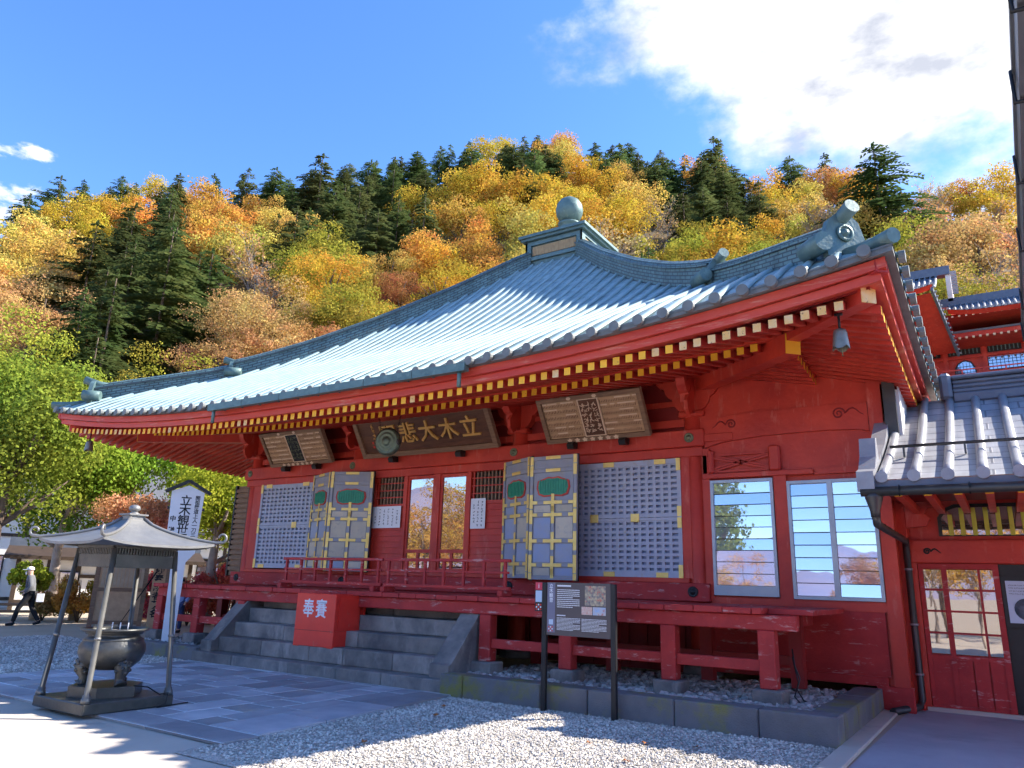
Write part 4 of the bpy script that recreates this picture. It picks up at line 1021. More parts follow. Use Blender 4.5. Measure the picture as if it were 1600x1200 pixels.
# ------------------------------------------------------------------ information sign
sg = thing('information_sign', 'dark brown information board on two black posts before the stone border', 'sign', (-5.1, 9.02, 0))
SY = 9.0
boxpart('sign_post', sg, IRON, -5.30 - .04, -5.30 + .03, SY, SY + .06, 0, 1.64, .006); boxpart('sign_post', sg, IRON, -4.29 - .03, -4.29 + .04, SY, SY + .06, 0, 1.64, .006)
fc = boxpart('sign_face', sg, SIGNBR, -5.268, -4.322, SY + .01, SY + .035, .965, 1.645)
yl = SY + .0085
def flat(name, mt, x0, x1, z0, z1, dy=0): return boxpart(name, fc, mt, x0, x1, yl - dy, SY + .0098 - dy * .2, z0, z1)
STRIP = pm('mauve_strip', (.20, .19, .26), (.18, .17, .24), 4, .5)
flat('side_strip', STRIP, -5.258, -5.14, 1.0, 1.638)
text_part('sign_title', '立\n木\n観\n音', .062, WHITE, fc, (-5.20, yl - .001, 1.50), (1, 0, 0), (0, 0, 1), .0006, .001, space=.98)
flat('pale_square', pm('pale_blue_patch', (.55, .66, .78), (.5, .6, .72), 5, .5), -5.232, -5.168, 1.10, 1.165, .0015)
for i in range(3):
    for j in range(3): flat('language_mark', WHITE if (i + j) % 2 else REDBOX, -5.238 + i * .025, -5.222 + i * .025, 1.012 + j * .024, 1.028 + j * .024, .0015)
flat('heading_line', WHITE, -5.11, -4.90, 1.592, 1.612)
r = random.Random(2)
def text_lines(nm, x0, x1, z1, n_, dz, h_):
    mb = MB()
    for i in range(n_):
        z = z1 - i * dz; xx = x0
        end = x1 if i % 5 != 4 else x0 + (x1 - x0) * .7
        while xx < end:
            w_ = r.uniform(.02, .055); mb.box(xx, min(xx + w_, end), yl, SY + .0098, z, z + h_); xx += w_ + .004
    o_ = part(nm, mb, PAPER, fc, fixn=False); o_['kind'] = 'stuff'
text_lines('paragraph', -5.11, -4.77, 1.545, 10, .0245, .009)
flat('heading_line', WHITE, -5.11, -4.98, 1.215, 1.228)
text_lines('paragraph', -5.11, -4.76, 1.185, 10, .0165, .0062); text_lines('paragraph', -4.74, -4.38, 1.185, 10, .0165, .0062)
PH1 = pm('sign_photo_statue', (.62, .50, .30), (.10, .10, .14), 26, .5, worn=(.55, .14, .10), wscale=20, wpos=(.56, .6))
PH2 = pm('sign_photo_ceiling', (.62, .30, .24), (.66, .56, .48), 60, .5)
PH3 = pm('sign_photo_lake', (.30, .46, .70), (.55, .5, .48), 22, .5, worn=(.5, .16, .13), wscale=18, wpos=(.55, .6))
flat('photo', PH1, -4.69, -4.39, 1.36, 1.61); flat('photo', PH2, -4.74, -4.585, 1.245, 1.345); flat('photo', PH3, -4.575, -4.39, 1.245, 1.345)
sd_ = boxpart('side_tag', sg, IRON, -5.46, -5.345, SY + .02, SY + .03, 1.26, 1.645)
def flat2(name, mt, x0, x1, z0, z1): return boxpart(name, sd_, mt, x0, x1, SY + .0165, SY + .0198, z0, z1)
flat2('red_number_plate', pm('pink_red', (.65, .05, .09), (.62, .05, .08), 5, .5), -5.455, -5.35, 1.54, 1.64)
text_part('number', 'i', .085, WHITE, sd_, (-5.402, SY + .016, 1.59), (1, 0, 0), (0, 0, 1), .0004, .001)
flat2('blue_plate', pm('light_blue_plate', (.5, .62, .76), (.46, .58, .72), 5, .5), -5.452, -5.353, 1.38, 1.53)
for i in range(3):
    for j in range(3): flat2('language_mark', WHITE if (i + j) % 2 else REDBOX, -5.445 + i * .032, -5.425 + i * .032, 1.275 + j * .03, 1.295 + j * .03)
# ------------------------------------------------------------------ incense shelter and burner
IX, IY, HB, HR_, ZR = -9.34, 5.42, .555, .74, 1.90
ins = thing('incense_shelter', 'grey metal incense shelter with curled roof corners on four slanting poles', 'shelter', (IX, IY, .04))
Z0 = .045
boxpart('base_slab', ins, BRONZE, IX - HB, IX + HB, IY - HB, IY + HB, Z0, Z0 + .125, .012)
for sx in (-1, 1):
    for sy in (-1, 1):
        b = Vector((IX + sx * (HB - .05), IY + sy * (HB - .05), Z0 + .125)); tp = Vector((IX + sx * .40, IY + sy * .40, ZR - .02))
        mb = MB(); d = (tp - b)
        mb.tube([b, b + d * .03, b + d * .031, b + d * .05, b + d * .051, tp], [.055, .05, .042, .042, .031, .029], 12)
        pl = part('slanting_pole', mb, BRONZEP, ins)
        k = MB(); c = b + d * .40; k.tube([c - d * .008, c + d * .008], .036, 12); part('pole_collar', k, BRONZEL, pl)
for k in range(4):
    ax = ((1, 0), (0, 1), (-1, 0), (0, -1))[k]; sdv = Vector((ax[1], -ax[0], 0)); an = Vector((ax[0], ax[1], 0))
    c = Vector((IX, IY, 0)) + sdv * .40
    mb = MB(); mb.obox(c + Vector((0, 0, 1.735)), an * .37, sdv * .012, (0, 0, .075)); hp = part('hanging_panel', mb, BRONZE, ins)
    for q in range(22):
        xx = -.38 + q * .036; m2 = MB(); m2.obox(c + an * xx + Vector((0, 0, 1.85)), an * .011, sdv * .02, (0, 0, .035)); part('eave_rod', m2, BRONZE, hp)
    m2 = MB(); m2.obox(c + Vector((0, 0, 1.9)), an * .40, sdv * .03, (0, 0, .014)); part('eave_beam', m2, BRONZE, hp)
rf = MB()
def inc(i, j, k):
    s = .09 + (HR_ - .09) * j; uu = (2 * i - 1) * s; t = (s - .09) / (HR_ - .09)
    z = 2.27 - .365 * (t ** .72) + .035 * t * t + .055 * (abs(2 * i - 1) ** 3) * t * t
    x, y = ((IX + uu, IY - s), (IX + s, IY + uu), (IX - uu, IY + s), (IX - s, IY - uu))[k]
    return (x, y, z)
for k in range(4): rf.grid(lambda i, j, k=k: inc(i, j, k), 12, 10, 0, True)
for k in range(4): rf.grid(lambda i, j, k=k: (lambda p: (p[0], p[1], p[2] - (.03 if j < .5 else .0)))(inc(i, 1.0, k)), 12, 1, 0, False)
ro_ = part('shelter_roof', rf, BRONZEL, ins)
for sx, sy in ((1, 1), (1, -1), (-1, 1), (-1, -1)):
    mb = MB(); pts = []
    for q in range(9):
        p = inc(1.0, q / 8, 0); s = p[0] - IX
        pts.append((IX + sx * s, IY + sy * s, p[2] + .012))
    d = Vector((sx, sy, 0)).normalized(); e = Vector(pts[-1])
    for q in range(1, 13):
        a = q / 12 * 1.55 * PI; rr = .062 - .026 * q / 12
        pts.append(tuple(e + d * (.05 + rr * math.sin(a) + .012) + Vector((0, 0, .066 - rr * math.cos(a)))))
    mb.tube(pts, [.02] * 9 + [.019 - .009 * q / 12 for q in range(12)], 8); part('roof_hip_curl', mb, BRONZEL, ro_)
mb = MB(); mb.box(IX - .10, IX + .10, IY - .10, IY + .10, 2.24, 2.31); mb.box(IX - .125, IX + .125, IY - .125, IY + .125, 2.31, 2.33)
mb.lathe([(.075, 2.33), (.06, 2.345), (.04, 2.355), (.04, 2.365), (.065, 2.378), (.072, 2.40), (.06, 2.43), (.03, 2.447), (0, 2.45)], (IX, IY, 0), 16); part('shelter_finial', mb, BRONZEL, ro_)
bu = thing('incense_burner', 'big round bronze incense burner on lion feet under the metal shelter', 'incense burner', (IX, IY, Z0 + .125))
mb = MB(); ns = 6
for r0_, z0_, z1_ in ((.42, Z0 + .126, Z0 + .245),):
    pts = [(r0_ * math.cos(k * PI / 3 + .3), r0_ * math.sin(k * PI / 3 + .3)) for k in range(6)]
    mb.prism(pts, (IX, IY, z0_), (1, 0, 0), (0, 1, 0), (0, 0, z1_ - z0_))
part('hexagonal_base', mb, BRONZE, bu)
mb = MB(); mb.lathe([(.16, .46), (.25, .48), (.335, .56), (.375, .66), (.37, .74), (.34, .79), (.335, .80), (.345, .81), (.30, .835), (.285, .86), (.30, .895), (.37, .905), (.385, .915), (.385, .935), (.365, .94), (.34, .93), (.325, .90), (.32, .87)], (IX, IY, 0), 36)
bo = part('burner_bowl', mb, BRONZE, bu)
mb = MB(); mb.lathe([(.325, .89), (.2, .905), (0, .92)], (IX, IY, 0), 24); part('ash', mb, ASH, bu)
for k in range(3):
    a = k * 2 * PI / 3 - 2.1; c = Vector((IX + .26 * math.cos(a), IY + .26 * math.sin(a), 0)); d = Vector((math.cos(a), math.sin(a), 0))
    mb = MB(); mb.tube([c - d * .04 + Vector((0, 0, .60)), c + d * .02 + Vector((0, 0, .53)), c + d * .035 + Vector((0, 0, .46)), c + d * .0 + Vector((0, 0, .38)), c + d * .01 + Vector((0, 0, .32)), c + d * .04 + Vector((0, 0, Z0 + .245))], [.05, .095, .085, .055, .06, .075], 9); f_ = part('lion_foot', mb, BRONZE, bu)
    m2 = MB()
    for q in range(14):
        aa = q * 2.4; m2.lathe([(.0, -.028), (.026, -.01), (.026, .01), (0, .028)], c + d * .03 + Vector((.075 * math.cos(aa), .075 * math.sin(aa), .44 + .010 * q)), 6)
    part('mane_curls', m2, BRONZE, f_)
crest = MB()
def bowlpt(a, z): 
    r_ = .377; return Vector((IX + r_ * math.cos(a), IY + r_ * math.sin(a), z))
for a, z in ((3.35, .72), (3.35, .62)):
    p = bowlpt(a, z); crest.lathe([(.0, -.006), (.045, 0), (.045, .008), (0, .012)], p, 10, 0, (math.cos(a), math.sin(a), 0))
part('gilt_crest', crest, GOLD, bu)
for q in range(3):
    mb = MB(); mb.tube([(IX - .08 + q * .09, IY + .05 * q, .91), (IX - .08 + q * .09, IY + .05 * q, 1.0)], .008, 5); part('incense_stick', mb, WHITE, bu)
cb = MB(); cb.tube([(IX + .40, IY + .1, Z0 + .25), (IX + .46, IY + .25, Z0 + .23), (IX + .52, IY + .38, Z0 + .14), (IX + .60, IY + .44, Z0 + .16), (IX + .64, IY + .40, Z0 + .05), (IX + .60, IY + .32, Z0 + .008), (IX + .5, IY + .8, .05)], .008, 5)
tag(part('power_cable', cb, IRON, None), 'thin black cable looping off the incense shelter base', 'cable')
# ------------------------------------------------------------------ tall white sign at the left end of the veranda
RT = Vector((.55, .835, 0)).normalized(); NB = Vector((RT.y, -RT.x, 0))
bn = thing('tall_sign', 'tall white signboard with black roof cap and large brushed characters beside the veranda', 'sign', (-14.93, 9.85, .2))
bc = Vector((-14.93, 9.82, 0))
mb = MB(); mb.prism([(-.30, 2.05), (-.335, 3.36), (0, 3.50), (.335, 3.36), (.30, 2.05), (.14, 1.85), (.12, .2), (-.12, .2), (-.14, 1.85)], bc, RT, (0, 0, 1), NB * -.06)
part('board', mb, WHITE, bn)
for s_ in (-1, 1):
    mb = MB(); p0 = bc + Vector((0, 0, 3.60)); p1 = bc + RT * s_ * .46 + Vector((0, 0, 3.34)); mb.beam(p0 - NB * .03, p1 - NB * .03, .20, .06, up=(0, 0, 1)); part('roof_cap', mb, BLACK, bn)
text_part('brushed_characters', '立\n木\n観\n世\n音', .24, INK, bn, bc + Vector((0, 0, 2.72)) + NB * .002 - RT * .02, RT, (0, 0, 1), .001, .004, space=.90)
text_part('small_characters', '\n'.join('開祖勝道上人一刀三礼'), .105, INK, bn, bc + Vector((0, 0, 2.78)) + NB * .002 + RT * .21, RT, (0, 0, 1), .001, .002, space=.95)
text_part('small_characters', '中\n禅\n寺', .125, INK, bn, bc + Vector((0, 0, 2.52)) + NB * .002 - RT * .235, RT, (0, 0, 1), .001, .004, space=1.9)
mb = MB(); mb.obox(bc + Vector((0, 0, 3.0)) - NB * .12, RT * .38, NB * .02, (0, 0, .03)); part('back_batten', mb, BLACK, bn)
# wooden donor board
db = thing('donor_board', 'weathered grey wooden notice board with upright name strips behind the shelter', 'notice board', (-21.6, 12.5, 0))
R2 = Vector((.50, .866, 0)); N2 = Vector((R2.y, -R2.x, 0)); c0 = Vector((-21.5, 12.45, 0))
mb = MB(); mb.obox(c0 + Vector((0, 0, 1.0)), R2 * .62, N2 * .03, (0, 0, .82)); part('board', mb, WOODT, db)
for a in (-.66, .60): 
    mb = MB(); mb.obox(c0 + R2 * a + Vector((0, 0, .98)), R2 * .06, N2 * .06, (0, 0, .98)); part('board_post', mb, WOODG, db)
for z in (.22, 1.12, 1.86):
    mb = MB(); mb.obox(c0 + Vector((0, 0, z)) + N2 * .035, R2 * .62, N2 * .02, (0, 0, .05)); part('board_rail', mb, WOODG, db)
for i in range(11):
    mb = MB(); mb.obox(c0 + R2 * (-.5 + i * .1) + N2 * .04 + Vector((0, 0, 1.49)), R2 * .04, N2 * .008, (0, 0, .30)); part('name_strip', mb, WOODN, db)
ds = thing('donor_post_sign', 'upright pale plank sign with black characters leaning beside the donor board', 'sign', (-21.0, 13.25, 0))
cs = Vector((-20.9, 13.2, 0)); mb = MB(); mb.obox(cs + Vector((0, 0, 1.0)), R2 * .17, N2 * .03, (0, 0, .95)); part('plank', mb, WOODT, ds)
mb = MB(); mb.obox(cs + R2 * .24 + Vector((0, 0, 1.0)), R2 * .07, N2 * .06, (0, 0, 1.02)); part('side_post', mb, WOODG, ds)
text_part('characters', '御\n奉\n納\n者\n芳\n名', .24, INK, ds, cs + Vector((0, 0, 1.08)) + N2 * .032, R2, (0, 0, 1), .002, .008, space=1.02)

# cable by the last veranda post
cb = MB(); cb.tube([(-2.45, 10.5, .9), (-2.42, 10.45, .7), (-2.36, 10.42, .55), (-2.40, 10.4, .42), (-2.32, 10.38, .30), (-2.25, 10.5, .26)], .010, 5); cb.tube([(-2.47, 10.55, .8), (-2.40, 10.5, .5), (-2.44, 10.42, .33), (-2.34, 10.3, .27)], .008, 5)
tag(part('loose_cable', cb, IRON, None), 'loose black cable hanging beside the last veranda post', 'cable')
# ------------------------------------------------------------------ entrance wing on the right
wg = thing('entrance_wing', 'red entrance wing with silver tiled roof and glazed sliding door at right', 'building', (0.6, 13.2, 0))
EY, EZ, RY, RZ = 10.4, 3.02, 14.0, 4.80
wx0, wx1 = -1.42, 5.2
wl = MB(); wl.box(-1.36, 5.0, 13.22, 13.36, 0, 3.25); wl.box(4.9, 5.0, 13.36, 16.5, 0, 3.2); part('wall', wl, RED, wg)
rf = MB(); sl = (RZ - EZ) / (RY - EY)
rf.grid(lambda i, j: (wx0 + .1 + (wx1 - wx0 - .1) * i, EY + (RY - EY) * j, EZ + (RZ - EZ) * j - .12 * math.sin(PI * j)), 10, 8, 0, False, lambda i, j: (i * 6.6, j * 4.0))
rf.grid(lambda i, j: (wx0 + .1 + (wx1 - wx0 - .1) * i, RY + 3.4 * j, RZ - 1.7 * j), 10, 4, 0, False, lambda i, j: (i * 6.6, j * 4.0))
WROOF = roof_mat('silver_tile_field', (.36, .36, .37), (.30, .30, .32), (.15, .15, .17), .5, .9, .30)
wr = part('roof', rf, WROOF, wg)
def rz(y): j = (y - EY) / (RY - EY); return EZ + (RZ - EZ) * j - .12 * math.sin(PI * j)
for i in range(18):
    x = -1.19 + i * .365
    mb = MB(); ys_ = [EY - .04, EY + .35, EY + .7, EY + 1.05, EY + 1.4, EY + 1.8, EY + 2.3, EY + 2.9, RY]
    mb.tube([(x, y, rz(y) + .03) for y in ys_], .062, 10); part('roof_rib', mb, KAWARA, wr)
    mb = MB(); mb.lathe([(.075, -.03), (.075, .03)], (x, EY - .03, EZ + .03), 12, 0, (0, -1, 0), False); part('tile_end', mb, KAWARA, wr)
ed = MB(); ed.box(wx0, wx1, EY - .02, EY + .12, EZ - .12, EZ - .012); part('eave_edge', ed, KAWARAD, wr)
bar = MB(); bar.tube([(wx0 + .25, EY + 1.05, rz(EY + 1.05) + .17), (wx1, EY + 1.05, rz(EY + 1.05) + .17)], .022, 6); sg_ = part('snow_guard', bar, PIPE, wr)
for i in range(9):
    x = -1.0 + i * .73; mb = MB(); mb.box(x - .012, x + .012, EY + 1.03, EY + 1.08, rz(EY + 1.05) + .02, rz(EY + 1.05) + .16); part('guard_bracket', mb, PIPE, sg_)
# verge horn at the roof's left end
mb = MB(); mb.prism([(EY - .12, EZ - .16), (EY - .12, EZ + .10), (EY + .10, EZ + .16), (EY + .32, EZ + .36), (EY + .40, EZ + .62), (EY + .52, EZ + .64), (EY + .60, EZ + .35), (EY + 1.4, EZ + .70), (RY - .4, RZ + .05), (RY - .4, RZ - .25), (EY + .4, EZ - .0)], (wx0 - .05, 0, 0), (0, 1, 0), (0, 0, 1), (.20, 0, 0)); part('verge_horn', mb, KAWARA, wr)
# ridge of stacked courses
for i, (h0, h1, hw) in enumerate(((-.10, .06, .20), (.065, .14, .15), (.145, .215, .145), (.22, .29, .14), (.295, .36, .19))):
    boxpart('ridge_course', wr, KAWARAD, -.40, wx1, RY - hw, RY + hw, RZ + h0, RZ + h1, .02)
boxpart('ridge_end', wr, KAWARAD, -.58, -.40, RY - .26, RY + .26, RZ - .05, RZ + .40, .05)
# white-boarded flank behind the roof
fk = boxpart('flank_post', wg, PIPE, -1.30, -1.13, 12.48, 12.60, 3.4, 4.98)
boxpart('flank_wall', wg, PLASTER, -1.30, -1.10, 12.61, 15.2, 3.4, 4.72)
for i in range(9):
    z = 3.75 + i * .12; boxpart('flank_board', wg, PLASTER, -1.099, -1.085, 12.61, 15.2, z, z + .11)
# gutter, hopper, downpipe
mb = MB(); mb.tube([(wx0 - .02, EY - .07, EZ - .155), (wx1, EY - .07, EZ - .155)], .06, 10); gt = part('gutter', mb, PIPE, wg)
for i in range(8):
    x = -1.0 + i * .75; m2 = MB(); m2.tube([(x, EY - .07, EZ - .085), (x, EY - .14, EZ - .13), (x, EY - .10, EZ - .22), (x, EY + .08, EZ - .12)], .01, 5); part('gutter_hook', m2, IRON, gt)
mb = MB(); mb.lathe([(.055, -.26), (.06, -.18), (.105, -.02), (.11, .03)], (-1.30, EY - .02, EZ - .21), 12); part('rain_hopper', mb, PIPE, gt)
mb = MB(); mb.tube([(-1.30, EY - .02, EZ - .42), (-1.30, EY + .05, EZ - .55), (-1.24, 12.9, 2.42), (-1.25, 13.02, 2.30), (-1.25, 13.02, .16), (-1.28, 12.9, .07), (-1.55, 12.2, .05)], .05, 12); dp = part('downpipe', mb, PIPE, gt)
for z in (2.0, 1.2, .5):
    m2 = MB(); m2.tube([(-1.25, 13.02, z - .015), (-1.25, 13.02, z + .015)], .06, 12); part('pipe_band', m2, KAWARA, dp)
# wall timbers
boxpart('lintel_beam', wg, RED, -1.24, 5, 13.10, 13.22, 2.10, 2.44, .012)
boxpart('top_beam', wg, RED, -1.30, 5, 13.08, 13.22, 3.05, 3.22, .012)
boxpart('corner_post', wg, RED, -1.40, -1.22, 13.05, 13.22, 0, 3.2, .01)
boxpart('door_post', wg, RED, -1.22, -1.14, 13.10, 13.22, 0, 2.10)
mb = MB(); mb.prism([(0, 0), (.28, .03), (.33, .14), (.26, .22), (.30, .30), (.42, .34), (0, .34)], (-1.22, 13.04, 2.62), (1, 0, 0), (0, 0, 1), (0, .1, 0)); part('bracket_arm', mb, RED, wg)
lbm = boxpart('lintel_face', wg, RED, -1.2, 5, 13.085, 13.10, 2.13, 2.41)
scroll(lbm, -.98, 2.27, 13.083, .10, 1, BLACK)
for i in range(16):
    x = -1.05 + i * .33
    m2 = MB(); m2.box(x - .045, x + .045, EY + .28, 13.1, 2.83, 2.93); rr_ = part('eave_rafter', m2, RED, wg)
    boxpart('rafter_end', rr_, YEL, x - .044, x + .044, EY + .27, EY + .279, 2.832, 2.928)
sf = MB(); b = sf.add([(wx0 + .12, EY + .13, 2.965), (wx1, EY + .13, 2.965), (wx1, 13.1, 3.02), (wx0 + .12, 13.1, 3.02)]); sf.face([b, b + 1, b + 2, b + 3]); part('soffit', sf, REDDK, wg)
# transom window with ochre bars
mb = MB(); mb.prism([(-.80, 2.50), (-.80, 2.78), (-.70, 2.92), (-.56, 2.98), (1.2, 2.98), (1.35, 2.9), (1.42, 2.5)], (0, 13.19, 0), (1, 0, 0), (0, 0, 1), (0, .03, 0)); tw = part('transom_window', mb, BLACK, wg)
mb = MB(); mb.prism([(-.75, 2.52), (-.75, 2.77), (-.67, 2.88), (-.54, 2.93), (1.18, 2.93), (1.31, 2.87), (1.37, 2.52)], (0, 13.182, 0), (1, 0, 0), (0, 0, 1), (0, .006, 0)); part('glass', mb, GLASSW, tw)
for i in range(14):
    x = -.63 + i * .155; z1 = 2.92 if i else 2.82; boxpart('ochre_bar', tw, YGREENB, x - .03, x + .03, 13.14, 13.178, 2.51, z1, .006)
# sliding door with panes
dx0, dx1 = -1.13, -.10
xs_ = [dx0, dx0 + .06, dx0 + .30, dx0 + .37, dx0 + .80, dx0 + .84, dx1 - .075, dx1]
dm = MB()
dm.box(dx0, dx0 + .06, 13.14, 13.19, .02, 2.09); dm.box(dx1 - .075, dx1, 13.14, 13.19, .02, 2.09); dm.box(dx0 + .30, dx0 + .37, 13.141, 13.189, .10, 2.02)
dm.box(dx0 + .06, dx1 - .075, 13.142, 13.188, 2.02, 2.09); dm.box(dx0 + .06, dx1 - .075, 13.142, 13.188, .02, .10); dm.box(dx0 + .06, dx1 - .075, 13.142, 13.188, .72, .79)
sdoor = part('sliding_door', dm, REDW, wg)
for r_ in range(3):
    z = .79 + (r_ + 1) * .3075; boxpart('glazing_bar', sdoor, REDW, dx0 + .06, dx1 - .075, 13.146, 13.184, z - .014, z + .014)
boxpart('glazing_bar', sdoor, REDW, dx0 + .765, dx0 + .795, 13.147, 13.183, .79, 2.02)
for a, b in ((dx0 + .06, dx0 + .30), (dx0 + .37, dx0 + .765), (dx0 + .795, dx1 - .075)):
    for r_ in range(4): boxpart('door_pane', sdoor, GLASSW, a + .001, b - .001, 13.163, 13.167, .79 + r_ * .3075 + .015, .79 + (r_ + 1) * .3075 - .015)
for a, b in ((dx0 + .06, dx0 + .30), (dx0 + .37, dx0 + .56), (dx0 + .575, dx0 + .76), (dx0 + .775, dx1 - .075)): boxpart('door_panel', sdoor, REDW, a, b, 13.16, 13.17, .10, .72)
boxpart('door_track', wg, CONC, -1.2, 1.4, 13.08, 13.22, 0, .06)
boxpart('dark_opening', wg, BLACK, -.10, 1.3, 13.20, 13.218, .06, 2.09)
ps = thing('poster_board', 'pale poster with dark oval portrait inside the dark doorway at right edge', 'poster', (.2, 13.1, 1.4))
boxpart('sheet', ps, pm('pale_blue_sheet', (.55, .60, .70), (.52, .57, .67), 4, .6), -.04, .42, 13.12, 13.13, 1.28, 1.86)
boxpart('board_frame', ps, BLACK, -.09, .47, 13.131, 13.15, 1.22, 1.92)
mb = MB(); mb.lathe([(.15, 0), (.15, .004), (0, .004)], (.18, 13.118, 1.47), 20, 0, (0, -1, 0)); part('oval_picture', mb, pm('dark_oval', (.16, .17, .20), (.07, .075, .09), 9, .5), ps)
for i in range(4): strokes('poster_text', ps, INK, (.16, 13.119, 1.80 - i * .04), (0, 0, 1), (-1, 0, 0), (0, -1, 0), .34, .02, 16, 40 + i, .0008)
# ------------------------------------------------------------------ near building at the right edge, of which only the eave gutter shows
nb_ = thing('eave_building', 'dark eave and box gutter of a near building at the right edge', 'building', (.8, 4.5, 0))
gz = 3.62
mb = MB(); mb.beam((.30, 2.2, gz + .055), (.40, 7.15, gz + .055), .09, .13); gu = part('box_gutter', mb, GUTT, nb_)
mb = MB(); mb.beam((.262, 2.1, gz + .13), (.362, 7.15, gz + .13), .04, .035); part('gutter_rim', mb, GUTT, nb_)
for y in (2.75, 3.35, 4.1, 5.0, 6.1, 6.9):
    x = .305 + (y - 2.2) * .0202; m2 = MB(); m2.tube([(x + .08, y, gz + .16), (x - .065, y, gz + .13), (x - .065, y, gz - .02), (x + .06, y, gz - .03), (x + .3, y, gz + .1)], .010, 5); part('gutter_strap', m2, IRON, gu)
mb = MB(); b = mb.add([(.34, 1.2, gz + .14), (.44, 7.3, gz + .14), (4.4, 7.3, gz + 2.0), (4.3, 1.2, gz + 2.0), (.34, 1.2, gz + .20), (.44, 7.3, gz + .20), (4.4, 7.3, gz + 2.08), (4.3, 1.2, gz + 2.08)])
for q in ((0, 1, 2, 3), (7, 6, 5, 4), (0, 4, 5, 1), (1, 5, 6, 2), (2, 6, 7, 3), (3, 7, 4, 0)): mb.face([b + i for i in q])
part('roof', mb, KAWARAD, nb_)
boxpart('wall', nb_, REDW, 1.9, 4.3, 1.4, 6.9, 0, gz + .6)
# ------------------------------------------------------------------ upper hall on the hillside, right
def U(x, y, z): return (2 * x, 2 * y, 2 * z - 1.6)
uh = thing('upper_hall', 'distant red two-roofed hall on the slope behind the entrance wing', 'temple', U(0, 30, 8.0))
def ubox(name, mt, x0, x1, y0, y1, z0, z1, par=None):
    a = U(x0, y0, z0); b = U(x1, y1, z1); return boxpart(name, par or uh, mt, a[0], b[0], a[1], b[1], a[2], b[2])
ubox('wall', RED, -3.6, 5, 30, 33, 7.0, 11.6); ubox('stone_base', STONE, -4, 6, 28.2, 30, 6.0, 8.62)
for x in (-2.05, -.95, .25, 1.5, 2.7): ubox('column', RED, x - .07, x + .07, 29.9, 30, 8.6, 10.6)
ubox('wall_beam', RED, -3.6, 5, 29.93, 29.995, 9.88, 9.97); ubox('wall_beam', RED, -3.6, 5, 29.93, 29.995, 10.42, 10.52)
for x0, x1 in ((-1.75, -1.1), (-.85, .15), (.36, 1.36), (1.6, 2.6)):
    f_ = ubox('frieze_panel', BLACK, x0, x1, 29.97, 29.99, 10.02, 10.38)
    for i in range(int((x1 - x0) / .12)):
        ubox('frieze_grille', COPPER, x0 + .04 + i * .12, x0 + .075 + i * .12, 29.955, 29.968, 10.06, 10.34, f_)
def lattice_win(x0, x1, z0, z1, arch):
    w_ = ubox('lattice_window', GLASS, x0, x1, 29.96, 29.97, z0, z1)
    n_ = int((x1 - x0) / .11)
    for i in range(n_ + 1):
        x = x0 + i * (x1 - x0) / n_; ubox('glazing_bar', IRON, x - .008, x + .008, 29.945, 29.958, z0, z1, w_)
    for i in range(int((z1 - z0) / .11) + 1): ubox('glazing_bar', IRON, x0, x1, 29.946, 29.957, z0 + i * .11 - .007, z0 + i * .11 + .007, w_)
lattice_win(.34, 1.40, 9.38, 9.84, False); lattice_win(1.6, 2.6, 9.38, 9.84, False)
pts = [(-.68, 9.25), (-.66, 9.5), (-.56, 9.68), (-.38, 9.78), (-.20, 9.70), (-.10, 9.5), (-.08, 9.25)]
mb = MB(); mb.prism([(2 * (-.38 + (a + .38) * 1.16), 2 * (9.25 + (b - 9.25) * 1.1) - 1.6) for a, b in pts], (0, 59.88, 0), (1, 0, 0), (0, 0, 1), (0, .06, 0)); aw = part('arched_window', mb, BLACK, uh)
mb = MB(); mb.prism([(2 * a, 2 * b - 1.6) for a, b in pts], (0, 59.86, 0), (1, 0, 0), (0, 0, 1), (0, .02, 0)); part('glass', mb, GLASS, aw)
for i in range(6): ubox('glazing_bar', IRON, -.64 + i * .1, -.625 + i * .1, 29.915, 29.925, 9.25, 9.6 if i in (0, 5) else 9.72, aw)
for z in (9.35, 9.46, 9.57): ubox('glazing_bar', IRON, -.67, -.09, 29.914, 29.924, z, z + .014, aw)
# balcony rail
for z in (9.03, 8.86): ubox('balcony_rail', RED, -1.15, 5, 28.28, 28.32, z, z + .035)
for i in range(9): ubox('balcony_post', RED, -1.1 + i * .62, -1.06 + i * .62, 28.28, 28.32, 8.62, 9.05)
mb = MB(); mb.beam(U(-1.70, 28.0, 9.25), U(-1.70, 28.0, 9.98), .16, .16, up=(0, 1, 0)); np_ = part('newel_post', mb, RED, uh)
mb = MB(); mb.lathe([(.09, 0), (.12, .08), (.06, .2), (0, .28)], U(-1.70, 28.0, 9.98), 8); part('newel_cap', mb, IRON, np_)
for dz in (0, -.25):
    mb = MB(); mb.beam(U(-1.66, 28.0, 9.72 + dz), U(-1.05, 26.6, 8.7 + dz), .07, .07); part('stair_rail', mb, RED, uh)
